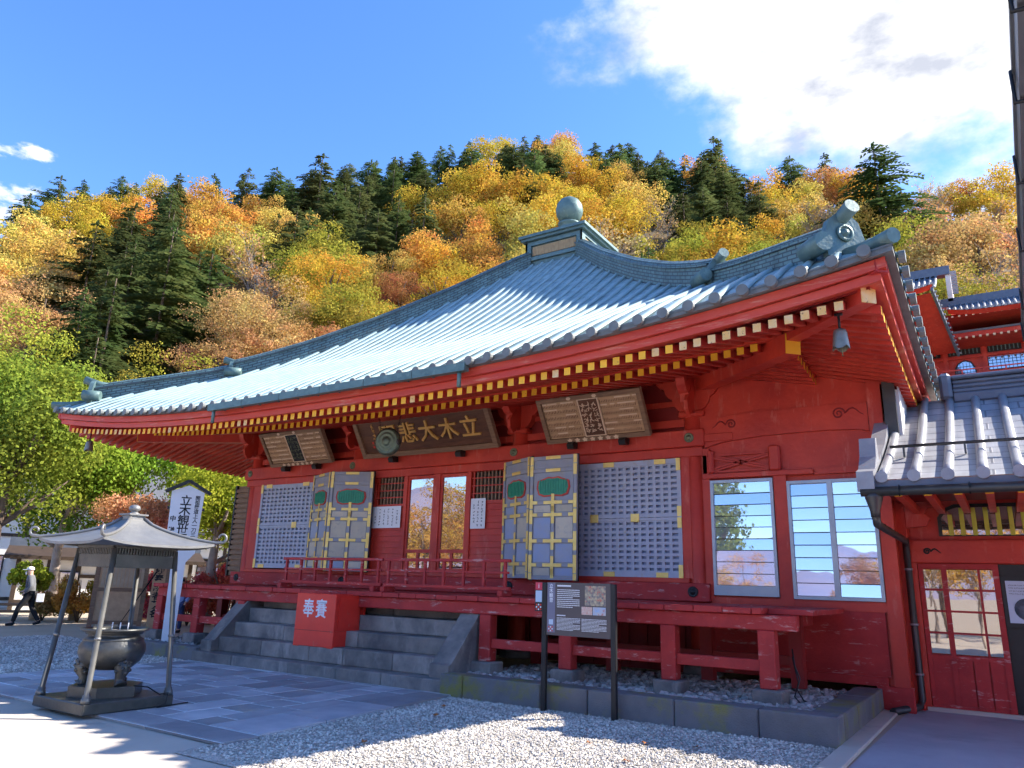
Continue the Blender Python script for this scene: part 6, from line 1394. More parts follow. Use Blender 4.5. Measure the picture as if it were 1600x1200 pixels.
TREES=[('C','dk2',-63.4,36.2,18.0,16.3,'bl'),('C','dk',-9.5,113.1,47.6,21.2,'fu'),('C','dk',-39.2,130.2,73.0,16.9,'eu'),('C','dk',-93.5,78.4,57.2,17.6,'cu'),('C','dk',-129.9,60.9,60.9,9.2,'ar'),('C','dk',-65.9,106.8,70.5,11.5,'du'),('C','dk',-143.2,58.0,60.5,14.4,'ar'),('B','pink',-62.6,47.4,23.5,11.9,'bl'),('C','dk',-21.5,146.9,76.0,13.6,'er'),('C','dk',-27.9,145.3,77.0,13.1,'er'),('D','ygr',-43.6,18.6,2.2,7.2,'al'),('C','dk',-41.8,21.6,2.2,7.2,'al'),('D','ygr',-36.9,27.8,2.0,7.9,'bl'),('D','ygr',-49.7,19.2,4.8,5.9,'al'),('D','ygr',-43.8,26.3,4.6,6.1,'bl'),('D','ygr',-41.7,27.0,3.9,8.2,'bl'),('D','red',-38.6,36.5,6.8,7.0,'cl'),('D','ygr',-52.8,19.6,6.2,8.8,'al'),('C','dk',-51.8,25.4,8.0,10.1,'al'),('D','ygr',-48.7,29.7,8.2,9.8,'bl'),('D','red',-41.7,36.7,8.2,9.7,'cl'),('D','ygr',-58.7,21.2,9.1,11.9,'al'),('C','dk',-56.6,28.3,11.4,13.5,'al'),('D','pink',-53.1,35.8,12.9,9.0,'bl'),('D','pink',-49.6,39.4,13.3,9.6,'bl'),('D','red',-46.9,42.9,14.0,10.4,'cl'),('D','gold',-37.7,46.2,12.4,11.3,'cl'),('D','pink',-64.3,21.3,11.3,10.8,'al'),('C','dk',-61.0,28.2,13.2,11.0,'al'),('D','pink',-55.0,38.1,15.0,11.5,'bl'),('D','ygr',-50.9,47.5,18.5,12.3,'cl'),('D','gold',-46.0,50.1,18.3,9.9,'cl'),('D','gold',-39.7,52.0,17.2,12.4,'cl'),('D','pink',-69.7,23.7,14.3,9.0,'al'),('D','pink',-67.6,28.5,16.2,10.3,'al'),('D','pink',-57.9,42.1,18.4,10.4,'bl'),('D','pink',-56.1,45.3,19.5,10.6,'cl'),('D','ygr',-51.0,49.4,19.8,11.1,'cl'),('D','gold',-47.5,58.0,24.6,11.3,'cl'),('D','org',-42.6,60.1,24.2,10.9,'cl'),('C','dk',-28.1,66.6,22.2,13.3,'dl'),('D','ygr',-17.6,70.8,20.9,12.1,'el'),('D','pink',-75.4,25.5,17.2,9.5,'al'),('C','dk',-69.0,33.6,19.3,10.7,'al'),('C','dk',-65.1,41.7,21.3,13.1,'bl'),('D','gold',-59.9,51.3,24.8,8.7,'cl'),('D','gold',-59.8,53.5,26.1,12.1,'cm'),('D','red',-54.1,58.9,27.7,8.8,'cl'),('D','gold',-45.6,61.6,26.5,10.1,'cl'),('D','yel',-40.8,67.4,28.9,12.3,'dl'),('B','grey',-36.2,72.1,29.9,11.1,'dm'),('C','dk',-30.0,73.0,27.5,11.9,'dl'),('D','gold',-22.9,76.6,27.2,12.2,'el'),('D','ygr',-18.0,78.3,25.9,11.7,'em'),('C','dk',-5.6,79.9,23.7,9.5,'fm'),('D','ygr',1.4,77.1,20.4,11.5,'fl'),('D','pink',-81.3,28.9,21.2,9.4,'am'),('C','dk',-78.5,36.2,24.6,13.9,'am'),('C','dk',-74.1,38.4,24.1,12.2,'bm'),('C','dk',-71.4,44.3,25.5,11.0,'bm'),('B','pink',-67.2,48.8,26.3,8.8,'bm'),('D','ygr',-65.1,53.5,28.4,11.3,'cm'),('D','yel',-58.2,61.3,30.9,10.1,'cm'),('D','gold',-53.7,66.2,33.1,9.5,'cm'),('D','org',-50.4,68.6,33.7,9.8,'cm'),('D','yel',-42.8,72.7,33.6,9.7,'dm'),('B','grey',-37.8,77.1,34.2,12.3,'dm'),('B','grey',-33.3,76.3,31.4,9.1,'dm'),('D','ygr',-28.9,78.1,30.5,9.0,'em'),('D','ygr',-20.3,80.8,28.7,12.3,'em'),('D','ygr',-17.8,84.1,29.8,11.7,'em'),('D','ygr',-2.2,83.4,25.0,9.4,'fm'),('B','pink',3.3,83.2,24.0,12.3,'fm'),('D','yel',-85.9,30.9,24.0,10.1,'am'),('D','pink',-82.1,33.8,24.8,9.4,'am'),('C','dk',-81.0,41.0,28.4,10.3,'am'),('C','dk',-80.2,46.2,30.7,12.6,'bm'),('B','pink',-73.5,53.5,31.9,12.0,'bm'),('D','ygr',-68.2,57.7,32.4,9.9,'cm'),('D','ygr',-65.3,60.0,32.7,11.2,'cm'),('D','org',-58.6,66.4,35.1,9.9,'cm'),('D','org',-55.7,71.0,37.6,8.6,'cm'),('D','yel',-48.0,74.3,37.1,11.5,'dm'),('D','gold',-45.2,80.8,40.6,10.5,'dm'),('B','grey',-42.0,81.9,39.7,10.4,'dm'),('D','ygr',-32.2,83.6,35.9,10.8,'dm'),('D','gold',-27.0,87.0,36.2,11.9,'em'),('D','ygr',-22.0,88.0,34.3,12.2,'em'),('C','dk',-12.4,88.1,31.2,12.6,'em'),('C','dk',-9.7,87.8,30.1,12.4,'fm'),('D','pink',-3.4,90.6,30.1,11.5,'fm'),('B','pink',3.4,88.0,27.0,9.3,'fm'),('B','pink',8.3,87.8,25.8,9.5,'fm'),('D','yel',-89.9,32.1,26.2,9.7,'am'),('D','yel',-89.6,38.3,30.3,9.7,'am'),('C','dk',-87.2,44.4,33.1,13.9,'bm'),('C','dk',-82.9,47.0,32.5,12.0,'bm'),('D','yel',-80.4,53.3,34.6,12.3,'bm'),('C','dk',-76.2,60.5,37.6,13.7,'cm'),('D','ygr',-73.0,63.1,38.0,11.5,'cm'),('C','dk',-68.2,68.0,39.6,12.6,'cm'),('C','dk',-64.5,73.5,42.7,13.6,'cm'),('D','org',-57.1,75.4,41.6,9.4,'cm'),('D','gold',-48.7,80.7,42.4,11.8,'dm'),('D','gold',-43.5,83.5,41.6,12.4,'dm'),('D','gold',-42.0,88.8,44.6,11.8,'dm'),('D','ygr',-30.9,91.0,40.6,9.6,'em'),('D','ygr',-25.3,95.2,40.9,8.6,'em'),('D','ygr',-20.9,92.3,36.5,8.5,'em'),('D','ygr',-16.7,96.1,37.9,9.5,'em'),('D','ygr',-7.3,94.8,34.3,9.4,'fm'),('D','pink',-2.6,94.2,32.3,12.1,'fm'),('B','pink',4.4,95.6,31.8,9.6,'fm'),('D','yel',-96.6,32.3,28.6,11.9,'am'),('D','yel',-92.6,39.8,32.5,12.2,'am'),('C','dk',-91.6,45.9,35.7,11.9,'am'),('C','dk',-88.3,50.1,36.6,12.6,'bm'),('D','org',-85.2,53.9,37.0,12.4,'bm'),('D','yel',-85.1,60.3,41.1,9.8,'bm'),('C','dk',-78.0,64.1,40.8,12.4,'cm'),('C','dk',-74.3,71.5,44.5,10.9,'cm'),('C','dk',-71.2,75.1,46.2,12.5,'cm'),('D','org',-62.4,79.8,47.1,11.6,'cm'),('D','gold',-60.3,84.1,49.8,9.7,'cm'),('D','yel',-55.1,84.4,47.9,10.7,'dm'),('D','gold',-47.9,90.2,48.6,10.1,'dm'),('D','gold',-41.9,92.3,47.0,12.2,'dm'),('B','grey',-39.3,95.1,47.5,11.0,'dm'),('D','ygr',-32.4,98.6,46.7,8.5,'em'),('D','gold',-24.3,98.6,42.5,9.1,'em'),('B','grey',-17.1,103.1,42.9,9.1,'em'),('C','dk',-13.2,99.5,39.3,10.5,'em'),('D','ygr',-6.4,102.7,39.3,12.2,'fm'),('D','pink',1.7,103.4,37.5,12.2,'fm'),('B','pink',6.3,101.5,35.3,12.1,'fm'),('D','yel',-101.4,32.2,30.2,10.6,'am'),('D','yel',-101.4,39.5,35.2,9.4,'am'),('C','dk',-98.6,49.9,41.1,9.7,'bm'),('C','dk',-92.9,52.0,39.8,13.5,'bm'),('D','org',-91.7,60.9,44.2,11.3,'bm'),('C','dk',-85.2,64.4,43.9,10.5,'bm'),('D','yel',-84.1,67.1,45.3,10.4,'cm'),('C','dk',-81.2,71.3,47.1,14.0,'cm'),('C','dk',-73.9,78.5,49.9,9.8,'cm'),('D','gold',-69.4,82.2,51.6,8.9,'cm'),('D','gold',-64.4,88.6,55.0,11.2,'cm'),('D','gold',-61.8,90.9,55.8,12.3,'cm'),('D','gold',-53.9,92.6,53.7,10.3,'dm'),('D','gold',-47.3,96.1,52.5,9.9,'dm'),('D','gold',-43.7,97.6,51.7,9.9,'dm'),('C','dk',-35.6,101.2,50.0,12.4,'em'),('C','dk',-29.9,104.9,50.0,11.6,'em'),('D','gold',-26.0,105.7,48.3,9.0,'em'),('B','grey',-17.7,108.4,46.9,11.7,'em'),('D','yel',-12.7,109.9,46.5,11.6,'fm'),('B','pink',-6.2,110.7,44.7,9.9,'fm'),('D','pink',1.9,108.8,41.1,11.7,'fm'),('B','pink',9.4,108.4,38.8,9.8,'fm'),('B','pink',11.1,106.2,36.9,11.8,'fm'),('C','dk',-107.6,33.6,33.2,11.8,'au'),('D','yel',-105.8,41.7,38.3,11.4,'au'),('D','gold',-105.9,48.5,43.1,9.8,'au'),('C','dk',-99.3,55.6,44.8,13.4,'bu'),('D','org',-97.7,59.9,46.0,12.4,'bu'),('D','org',-95.9,64.6,48.4,10.5,'bu'),('D','yel',-92.9,70.0,50.9,9.3,'bu'),('C','dk',-86.5,76.3,52.9,13.7,'cu'),('C','dk',-83.1,78.2,52.9,12.6,'cu'),('D','gold',-76.5,84.3,55.6,11.0,'cu'),('D','gold',-73.0,88.8,58.4,11.8,'cu'),('D','gold',-68.0,92.4,59.5,12.3,'cu'),('C','dk',-62.2,95.7,59.9,13.0,'du'),('D','gold',-57.2,97.9,59.3,10.7,'du'),('D','gold',-52.9,100.9,59.0,9.2,'du'),('D','yel',-46.2,107.3,59.8,11.2,'du'),('B','grey',-40.3,105.4,55.3,8.8,'du'),('C','dk',-34.8,108.5,55.0,11.8,'eu'),('C','dk',-27.1,113.8,54.3,13.7,'eu'),('D','yel',-20.8,113.6,51.6,9.1,'eu'),('B','grey',-15.6,113.5,49.9,11.6,'eu'),('C','dk',-8.1,116.4,49.4,12.5,'fu'),('B','pink',-4.5,116.3,47.9,10.7,'fu'),('D','pink',2.2,114.3,44.8,8.7,'fu'),('B','pink',10.3,114.1,42.4,9.4,'fu'),('C','dk',-113.2,37.3,37.4,12.1,'au'),('C','dk',-112.5,42.1,40.6,13.8,'au'),('D','gold',-109.9,49.9,45.6,9.6,'au'),('D','org',-108.1,55.7,48.9,10.5,'bu'),('D','org',-105.1,64.0,51.9,9.3,'bu'),('D','org',-103.2,66.3,52.5,8.6,'bu'),('D','yel',-97.7,72.1,54.3,10.4,'bu'),('C','dk',-96.1,77.4,57.5,12.3,'cu'),('C','dk',-87.9,84.4,59.5,12.3,'cu'),('C','dk',-85.0,87.8,61.2,13.8,'cu'),('C','dk',-79.5,90.2,61.6,11.8,'cu'),('D','gold',-72.8,94.9,63.3,10.6,'cu'),('D','gold',-69.1,98.7,65.0,8.6,'cu'),('C','dk',-64.4,103.0,66.7,13.4,'du'),('D','gold',-58.2,108.6,67.5,11.8,'du'),('D','gold',-54.5,108.8,65.5,11.5,'du'),('D','yel',-47.1,111.6,63.3,8.7,'du'),('C','dk',-43.4,113.9,63.0,10.6,'du'),('C','dk',-37.5,116.7,62.2,10.2,'eu'),('C','dk',-28.4,116.1,56.6,10.1,'eu'),('D','yel',-24.2,117.1,55.2,10.4,'eu'),('D','yel',-14.7,121.4,55.2,10.2,'fu'),('C','dk',-10.0,119.0,51.9,12.0,'fu'),('D','pink',-3.5,123.6,52.5,9.8,'fu'),('B','pink',4.1,123.6,50.7,11.2,'fu'),('D','gold',8.2,121.6,48.1,9.6,'fu'),('D','yel',-121.8,38.8,41.4,8.9,'au'),('D','yel',-117.8,46.1,45.5,8.9,'au'),('D','gold',-116.9,52.2,49.9,11.1,'au'),('D','gold',-113.6,56.0,51.2,10.7,'au'),('C','dk',-111.7,63.3,54.9,13.7,'bu'),('D','org',-107.9,67.6,55.3,12.4,'bu'),('D','org',-104.5,72.3,57.2,9.1,'bu'),('C','dk',-102.6,79.9,61.9,9.9,'cu'),('C','dk',-93.7,84.5,61.8,10.1,'cu'),('C','dk',-92.2,89.8,65.3,11.1,'cu'),('C','dk',-85.3,93.2,66.0,9.6,'cu'),('C','dk',-83.5,96.4,68.3,9.7,'cu'),('C','dk',-77.5,100.8,70.0,12.4,'cu'),('C','dk',-70.8,105.5,71.3,13.2,'du'),('C','dk',-65.6,108.9,72.0,12.4,'du'),('C','dk',-63.4,109.5,71.1,11.2,'du'),('C','dk',-56.7,117.0,72.8,11.7,'du'),('D','yel',-53.0,118.8,71.9,9.7,'du'),('C','dk',-48.0,121.0,70.5,12.1,'du'),('C','dk',-39.4,122.5,67.4,13.4,'eu'),('C','dk',-35.0,121.3,64.3,12.4,'eu'),('D','gold',-26.5,124.2,61.1,10.6,'eu'),('D','yel',-21.6,124.9,60.0,9.4,'eu'),('D','gold',-14.6,129.4,60.9,10.6,'fu'),('C','dk',-7.4,129.3,58.0,10.1,'fu'),('B','pink',-2.1,126.3,54.0,9.2,'fu'),('D','gold',6.6,125.9,51.6,9.5,'fu'),('D','gold',10.1,128.0,51.8,9.2,'fu'),('C','dk',-129.9,41.9,46.2,9.9,'au'),('D','gold',-125.0,50.8,52.0,9.1,'au'),('D','gold',-123.9,56.4,55.4,9.6,'au'),('D','gold',-122.3,60.0,57.3,9.1,'au'),('C','dk',-116.4,65.4,58.3,12.2,'bu'),('C','dk',-113.1,70.5,59.4,13.3,'bu'),('C','dk',-110.5,75.7,62.0,13.9,'bu'),('C','dk',-108.3,80.1,64.3,13.3,'bu'),('C','dk',-101.4,86.0,66.0,9.5,'cu'),('C','dk',-95.9,92.5,68.8,13.2,'cu'),('C','dk',-94.6,97.7,72.7,12.4,'cu'),('C','dk',-89.4,98.5,71.8,13.3,'cu'),('C','dk',-84.2,106.6,77.3,10.1,'cu'),('C','dk',-81.6,107.6,77.2,11.0,'cu'),('C','dk',-77.0,112.3,79.4,10.9,'cu'),('D','yel',-67.4,118.7,80.1,12.4,'du'),('D','gold',-62.8,119.9,78.3,9.0,'du'),('C','dk',-56.2,122.5,76.4,13.2,'du'),('C','dk',-52.3,122.8,74.3,11.8,'du'),('C','dk',-46.7,124.6,72.4,11.5,'du'),('C','dk',-41.0,129.3,73.1,12.7,'eu'),('C','dk',-33.9,131.8,70.5,10.1,'eu'),('D','yel',-24.6,131.6,65.8,10.1,'eu'),('B','grey',-21.3,130.7,64.1,8.5,'eu'),('D','gold',-12.9,135.6,64.7,9.1,'fu'),('B','pink',-5.9,133.9,60.6,10.6,'fu'),('B','pink',-2.2,132.5,58.3,11.4,'fu'),('D','gold',2.5,134.5,58.5,11.3,'fu'),('D','gold',11.9,135.0,55.9,10.2,'fu'),('D','gold',15.8,133.0,53.3,11.9,'fu'),('C','dk',-133.8,41.9,47.5,11.2,'ar'),('C','dk',-129.4,51.7,54.1,9.5,'ar'),('C','dk',-128.4,56.1,57.0,10.7,'ar'),('C','dk',-125.6,63.2,61.0,9.8,'br'),('C','dk',-124.6,67.6,63.7,8.7,'br'),('D','org',-121.1,71.6,63.9,8.6,'br'),('C','dk',-118.1,79.8,67.9,10.9,'br'),('C','dk',-115.2,83.0,69.1,8.6,'br'),('C','dk',-108.8,89.6,71.6,11.1,'cr'),('C','dk',-104.5,93.5,72.9,11.0,'cr'),('C','dk',-101.6,99.5,76.6,10.9,'cr'),('C','dk',-97.5,100.4,75.9,10.5,'cr'),('C','dk',-94.9,105.8,80.0,9.8,'cr'),('C','dk',-89.9,109.4,81.9,11.1,'cr'),('D','gold',-83.4,114.9,84.2,11.5,'cr'),('C','dk',-77.2,119.1,85.2,11.2,'dr'),('D','org',-71.7,124.2,86.6,12.0,'dr'),('D','yel',-69.4,125.6,86.3,8.6,'dr'),('C','dk',-60.8,129.0,83.8,10.5,'dr'),('C','dk',-54.3,132.5,82.3,7.9,'dr'),('C','dk',-48.6,132.2,78.8,9.9,'er'),('D','org',-43.6,135.1,78.6,11.5,'er'),('C','dk',-39.5,137.2,78.0,9.8,'er'),('D','gold',-31.8,137.8,73.2,10.6,'er'),('D','org',-24.7,141.4,73.0,11.0,'er'),('D','red',-18.5,140.4,70.2,11.7,'er'),('D','gold',-14.8,139.2,67.9,12.1,'fr'),('B','pink',-3.9,141.8,65.3,8.9,'fr'),('D','org',0.1,139.3,62.4,10.2,'fr'),('D','gold',7.5,142.8,63.0,12.3,'fr'),('D','gold',12.5,142.6,61.0,10.0,'fr'),('C','dk',-139.7,43.5,50.7,9.6,'ar'),('C','dk',-138.0,51.6,56.1,9.5,'ar'),('C','dk',-136.4,59.1,62.2,10.3,'ar'),('C','dk',-134.5,65.0,65.7,10.1,'ar'),('D','gold',-133.5,69.6,68.3,9.9,'br'),('D','gold',-129.8,74.8,70.0,7.3,'br'),('C','dk',-127.2,80.2,71.5,9.2,'br'),('C','dk',-118.4,86.5,73.0,8.5,'br'),('C','dk',-116.7,89.8,74.8,7.9,'cr'),('C','dk',-115.4,96.7,79.1,8.1,'cr'),('C','dk',-108.6,98.5,78.4,10.0,'cr'),('C','dk',-103.5,108.9,85.0,9.2,'cr'),('C','dk',-99.8,110.1,85.3,8.1,'cr'),('C','dk',-96.2,113.6,87.5,9.6,'cr'),('C','dk',-91.8,118.2,90.0,9.4,'cr'),('D','gold',-84.3,123.0,91.4,9.6,'cr'),('C','dk',-79.1,127.7,93.1,9.1,'dr'),('D','org',-75.5,128.9,92.3,9.7,'dr'),('C','dk',-66.4,131.4,88.7,9.5,'dr'),('C','dk',-59.3,133.7,86.2,10.8,'dr'),('C','dk',-53.9,139.3,86.9,9.7,'dr'),('C','dk',-49.0,141.0,85.5,9.2,'er'),('C','dk',-45.4,141.7,84.4,10.3,'er'),('C','dk',-39.4,143.3,82.0,8.5,'er'),('C','dk',-30.4,144.5,77.2,9.2,'er'),('D','org',-25.0,146.4,76.8,7.5,'er'),('D','red',-19.0,146.7,74.9,9.7,'er'),('C','dk',-13.7,147.5,73.5,9.9,'fr'),('B','pink',-4.8,146.7,69.0,9.0,'fr'),('D','gold',0.1,150.4,69.9,8.8,'fr'),('D','gold',6.6,149.1,67.6,8.8,'fr'),('D','gold',15.2,148.1,63.8,7.2,'fr')]
# ------------------------------------------------------------------ hillside
R_HILL, R_FOOT = 150.0, 42.0
def hill_h(ph):
    if ph <= RIDGE[0][0]: return RIDGE[0][1]
    for (a, ha), (b, hb) in zip(RIDGE, RIDGE[1:]):
        if ph <= b: return ha + (hb - ha) * (ph - a) / (b - a)
    return RIDGE[-1][1]
def hill(r, ph):
    s = (r - R_FOOT) / (R_HILL - R_FOOT)
    if s <= 0: return 0.0
    if s <= 1: return hill_h(ph) * s ** 1.08
    return hill_h(ph) * (1 - .25 * (s - 1))
mb = MB()
def hf(i, j):
    ph = math.radians(-96 + 132 * i); r = 41 + 190 * j
    z = hill(r, ph) + (.8 * math.sin(r * .21 + ph * 9) * math.cos(ph * 23 + r * .07) if r > 46 else 0)
    return (r * math.sin(ph), r * math.cos(ph), max(z, 0) - .05 if r > 42 else -.05)
mb.grid(hf, 110, 48, 0, True); struct('hillside', mb, FORESTG)
# far mountains across the lake behind the viewer
mb = MB()
def mf(i, j):
    ph = math.radians(95 + 180 * i); r = 700 + 260 * j
    z = (92 + 22 * math.sin(i * 19) + 13 * math.sin(i * 47 + 1) + 7 * math.sin(i * 120)) * math.sin(PI * j * .5)
    return (r * math.sin(ph), r * math.cos(ph), z)
mb.grid(mf, 120, 8, 0, True); struct('far_mountains', mb, pm('far_mountain', (.20, .22, .36), (.28, .24, .32), .012, .95, bump=.4, bscale=.02))
# ------------------------------------------------------------------ tree kinds
rt_ = random.Random(99)
def rvec(r):
    while True:
        v = Vector((r.uniform(-1, 1), r.uniform(-1, 1), r.uniform(-1, 1)))
        if .05 < v.length < 1: return v.normalized()
def leaf_card(mb, c, n, sz, r, m=0, asp=.7):
    a = n.cross(rvec(r))
    if a.length < .05: a = n.orthogonal()
    a.normalize(); b = n.cross(a); h = sz * asp
    k = mb.add([c - a * sz, c - b * h + n * sz * .18, c + a * sz, c + b * h - n * sz * .12])
    mb.face((k, k + 1, k + 2, k + 3), m)
def trunk_mesh(name, H, r0, r, mt, limbs=6, top=.8, lean=.03, lo=.3):
    mb = MB(); pts = []
    for i in range(6):
        t = i / 5; pts.append((lean * H * t * math.sin(i), lean * H * t * math.cos(i * 1.7), H * top * t))
    mb.tube(pts, [r0 * (1 - .75 * i / 5) for i in range(6)], 7)
    for k in range(limbs):
        t = r.uniform(lo, .8); a = r.uniform(0, 6.28); p = Vector(pts[int(t * 5)]); L_ = H * r.uniform(.14, .24)
        d = Vector((math.cos(a), math.sin(a), r.uniform(.4, .9))).normalized()
        q = p + d * L_ * .55 + Vector((0, 0, .02 * H)); e = p + d * L_ + Vector((0, 0, .06 * H))
        mb.tube([p, q, e], [r0 * .4, r0 * .25, r0 * .09], 5)
    return mb.mesh(name, [mt])
def broad_crown(name, seed, H, nl, leaf, lobes=16, wide=.34, low=.28, flat=1.0, rr=(.085, .165)):
    r = random.Random(seed); mb = MB(); ls = []
    for i in range(lobes):
        v = rvec(r); q = r.random() ** .45
        c = Vector((v.x * wide * H * q, v.y * wide * H * q, H * (low + (1 - low) * .5) + v.z * H * (1 - low) * .40 * q * flat))
        ls.append((c, H * r.uniform(*rr)))
    tot = sum(b * b for _, b in ls)
    for c, rad in ls:
        for k in range(int(nl * rad * rad / tot)):
            n = rvec(r)
            if n.z < -.35 and r.random() < .6: continue
            p = c + Vector((n.x, n.y, n.z * .8)) * rad * (r.uniform(.62, 1.08) if r.random() < .85 else r.uniform(1.05, 1.35))
            nn = (n + rvec(r) * .8).normalized()
            leaf_card(mb, p, nn, leaf * r.uniform(.6, 1.25), r)
    return mb.mesh(name, [LEAF])
def conifer_crown(name, seed, H, dens=1.0, spread=.23, droop=.25):
    r = random.Random(seed); mb = MB(); nlv = int(22 * dens)
    for l in range(nlv):
        t = (l + r.uniform(-.3, .3)) / nlv; z = H * (.08 + .91 * t)
        L_ = H * spread * ((1 - t) ** .62) * r.uniform(.62, 1.2) * (.55 + .45 * min(1, t / .22)) + .12
        nb2 = 6 if t < .8 else 4
        for k in range(nb2):
            a = r.uniform(0, 6.28); Lb = L_ * r.uniform(.65, 1.12)
            d = Vector((math.cos(a), math.sin(a), 0)); s = Vector((-d.y, d.x, 0))
            nseg = max(3, int(Lb / .26))
            for q in range(nseg):
                u = (q + .6) / nseg; p = d * Lb * u + Vector((0, 0, z + .18 * Lb * u - droop * Lb * u * u * 1.6))
                w_ = (.30 + .38 * (1 - abs(u - .45))) * (.75 + .45 * Lb / (H * spread))
                for sg in (-1, 1):
                    e = (d * .75 + s * sg * r.uniform(.6, 1.2) + Vector((0, 0, r.uniform(-.35, .15)))).normalized()
                    up_ = Vector((0, 0, 1)); b_ = e.cross(up_).normalized() * w_ * .24 + Vector((0, 0, r.uniform(-.06, .06)))
                    i0 = mb.add([p - b_, p + e * w_ * .5 - b_ * 1.1 - Vector((0, 0, .02)), p + e * w_ - Vector((0, 0, .08)), p + e * w_ * .5 + b_ * 1.1])
                    mb.face((i0, i0 + 1, i0 + 2, i0 + 3), 0)
            # hanging tip
    for q in range(26):
        z = H * (.95 + .05 * q / 26); n = rvec(r); leaf_card(mb, Vector((n.x * .12, n.y * .12, z)), n, .14, r)
    return mb.mesh(name, [LEAF])
def bare_tree(name, seed, H):
    r = random.Random(seed); mb = MB(); lf = MB()
    def grow(p, d, L_, rad, lev):
        q = p + d * L_ * .5 + rvec(r) * L_ * .06; e = p + d * L_ + rvec(r) * L_ * .08
        mb.tube([p, q, e], [rad, rad * .8, rad * .5], 5 if lev < 2 else 3, 0, lev == 3)
        if lev == 3:
            for k in range(3):
                if r.random() < .8: leaf_card(lf, e + rvec(r) * .35, rvec(r), r.uniform(.09, .17), r)
            return
        n_ = (9, 6, 5)[lev]
        for k in range(n_):
            t = r.uniform(.35, 1.0) if lev else r.uniform(.25, 1.0)
            b = p + (e - p) * t; nd = (d * .75 + rvec(r) * .75 + Vector((0, 0, .35))).normalized()
            grow(b, nd, L_ * r.uniform(.42, .6), rad * (.5 if lev else .38), lev + 1)
    grow(Vector((0, 0, 0)), Vector((.03, .02, 1)).normalized(), H * .55, H * .013, 0)
    return mb.mesh(name + '_wood', [BARKL]), lf.mesh(name, [LEAF])
BROAD = [broad_crown('broad_crown', 10 + i, 10, 4600, .145, 18 + 3 * (i % 3), (.32, .37, .30, .40)[i % 4], .22) for i in range(5)]
FINE = [broad_crown('broad_crown_fine', 110 + i, 10, 11000, .085, 34, (.34, .38, .31)[i], .20, 1.0, (.06, .13)) for i in range(3)]
BTR = [trunk_mesh('broad_trunk', 10, .22, rt_, BARK) for i in range(3)]
CONI = [conifer_crown('conifer_crown', 30 + i, 14, (1.0, 1.2, .85, 1.1, .95, 1.15)[i], (.30, .36, .33, .40, .28, .37)[i], (.2, .3, .12, .28, .35, .18)[i]) for i in range(6)]
CTR = [trunk_mesh('conifer_trunk', 14, .14, rt_, BARK, 0, .98, .0)]
BARE = [bare_tree('bare_tree', 50 + i, 10) for i in range(3)]
TCOL = {'gold': (.60, .39, .055), 'yel': (.62, .47, .11), 'org': (.58, .32, .07), 'red': (.48, .23, .09), 'ygr': (.36, .33, .05), 'pink': (.58, .35, .14), 'grey': (.46, .34, .15), 'dk': (.095, .125, .042), 'dk2': (.13, .15, .05)}
CN = {'gold': 'golden yellow', 'yel': 'pale yellow', 'org': 'orange', 'red': 'russet red', 'ygr': 'yellow-green', 'pink': 'tawny orange', 'grey': 'dull tan', 'dk': 'dark green', 'dk2': 'olive green'}
PL = {'a': 'at the far left', 'b': 'above the left end of the roof', 'c': 'left of the finial', 'd': 'behind the finial', 'e': 'above the right hip of the roof', 'f': 'right of the roof corner'}
BN = {'r': 'on the ridge line', 'u': 'on the upper slope', 'm': 'on the middle slope', 'l': 'on the lower slope'}
SPECIAL = ['big olive green conifer standing out on the slope above the left eave', 'tall dark conifer rising against the white cloud right of the roof corner', 'broad dark conifer pair member towering on the ridge right of the finial', 'tall dark conifer in the clump left of the hill top', 'dark conifer poking above the ridge at far left', 'dark rounded conifer just below the hill top', 'pointed dark conifer at the far left skyline', 'pinkish bare tree fanning out above the left slope of the roof', 'small dark conifer on the skyline left of the tallest right conifer', 'second small dark conifer on the skyline near the cloud edge']
def plant_tree(kind, colr, pos, h, label, group, i, r, name=None, cat='tree', rotz=None, wide=1.0):
    nm = name or {'C': 'conifer_tree', 'D': 'broadleaf_tree', 'B': 'bare_tree'}[kind]
    t = thing(nm, label, cat, pos, group); rz_ = r.uniform(0, 6.28) if rotz is None else rotz; t.rotation_euler = (0, 0, rz_)
    if kind == 'D': cm, tm, k = (FINE[i % 3] if math.hypot(pos[0], pos[1]) < 85 else BROAD[i % 5]), BTR[i % 3], h / 10
    elif kind == 'C': cm, tm, k = CONI[i % 6], CTR[0], h / 14
    else: tm, cm = BARE[i % 3]; k = h / 10
    for n_, me in (('trunk', tm), ('crown', cm)):
        o_ = bpy.data.objects.new(n_, me); COL.objects.link(o_); o_.parent = t; o_.scale = (k * wide, k * wide, k)
        if n_ == 'crown':
            c = TCOL[colr] if isinstance(colr, str) else colr; v = r.uniform(.68, 1.35) if kind == 'C' else r.uniform(.78, 1.18); hu = r.uniform(-.08, .08)
            o_.color = (min(1, c[0] * v * (1 + hu)), min(1, c[1] * v * (1 - hu)), c[2] * v, 1)
    return t
rr = random.Random(17)
for i, (k, c, x, y, z, h, loc) in enumerate(TREES):
    kn = {'C': 'conifer', 'D': 'broadleaf tree', 'B': 'half-bare tree'}[k]
    if i < len(SPECIAL): lb, gp = SPECIAL[i], 'trees on the hillside'
    else:
        lb = '%s %s %s %s' % (CN[c], kn, BN[loc[1]], PL[loc[0]]); gp = '%s %ss %s %s' % (CN[c], kn, BN[loc[1]], PL[loc[0]])
    plant_tree(k, c, (x, y, z), h, lb, gp, rr.randrange(60), rr, wide=1.12 if k == 'D' else rr.uniform(1.0, 1.35))
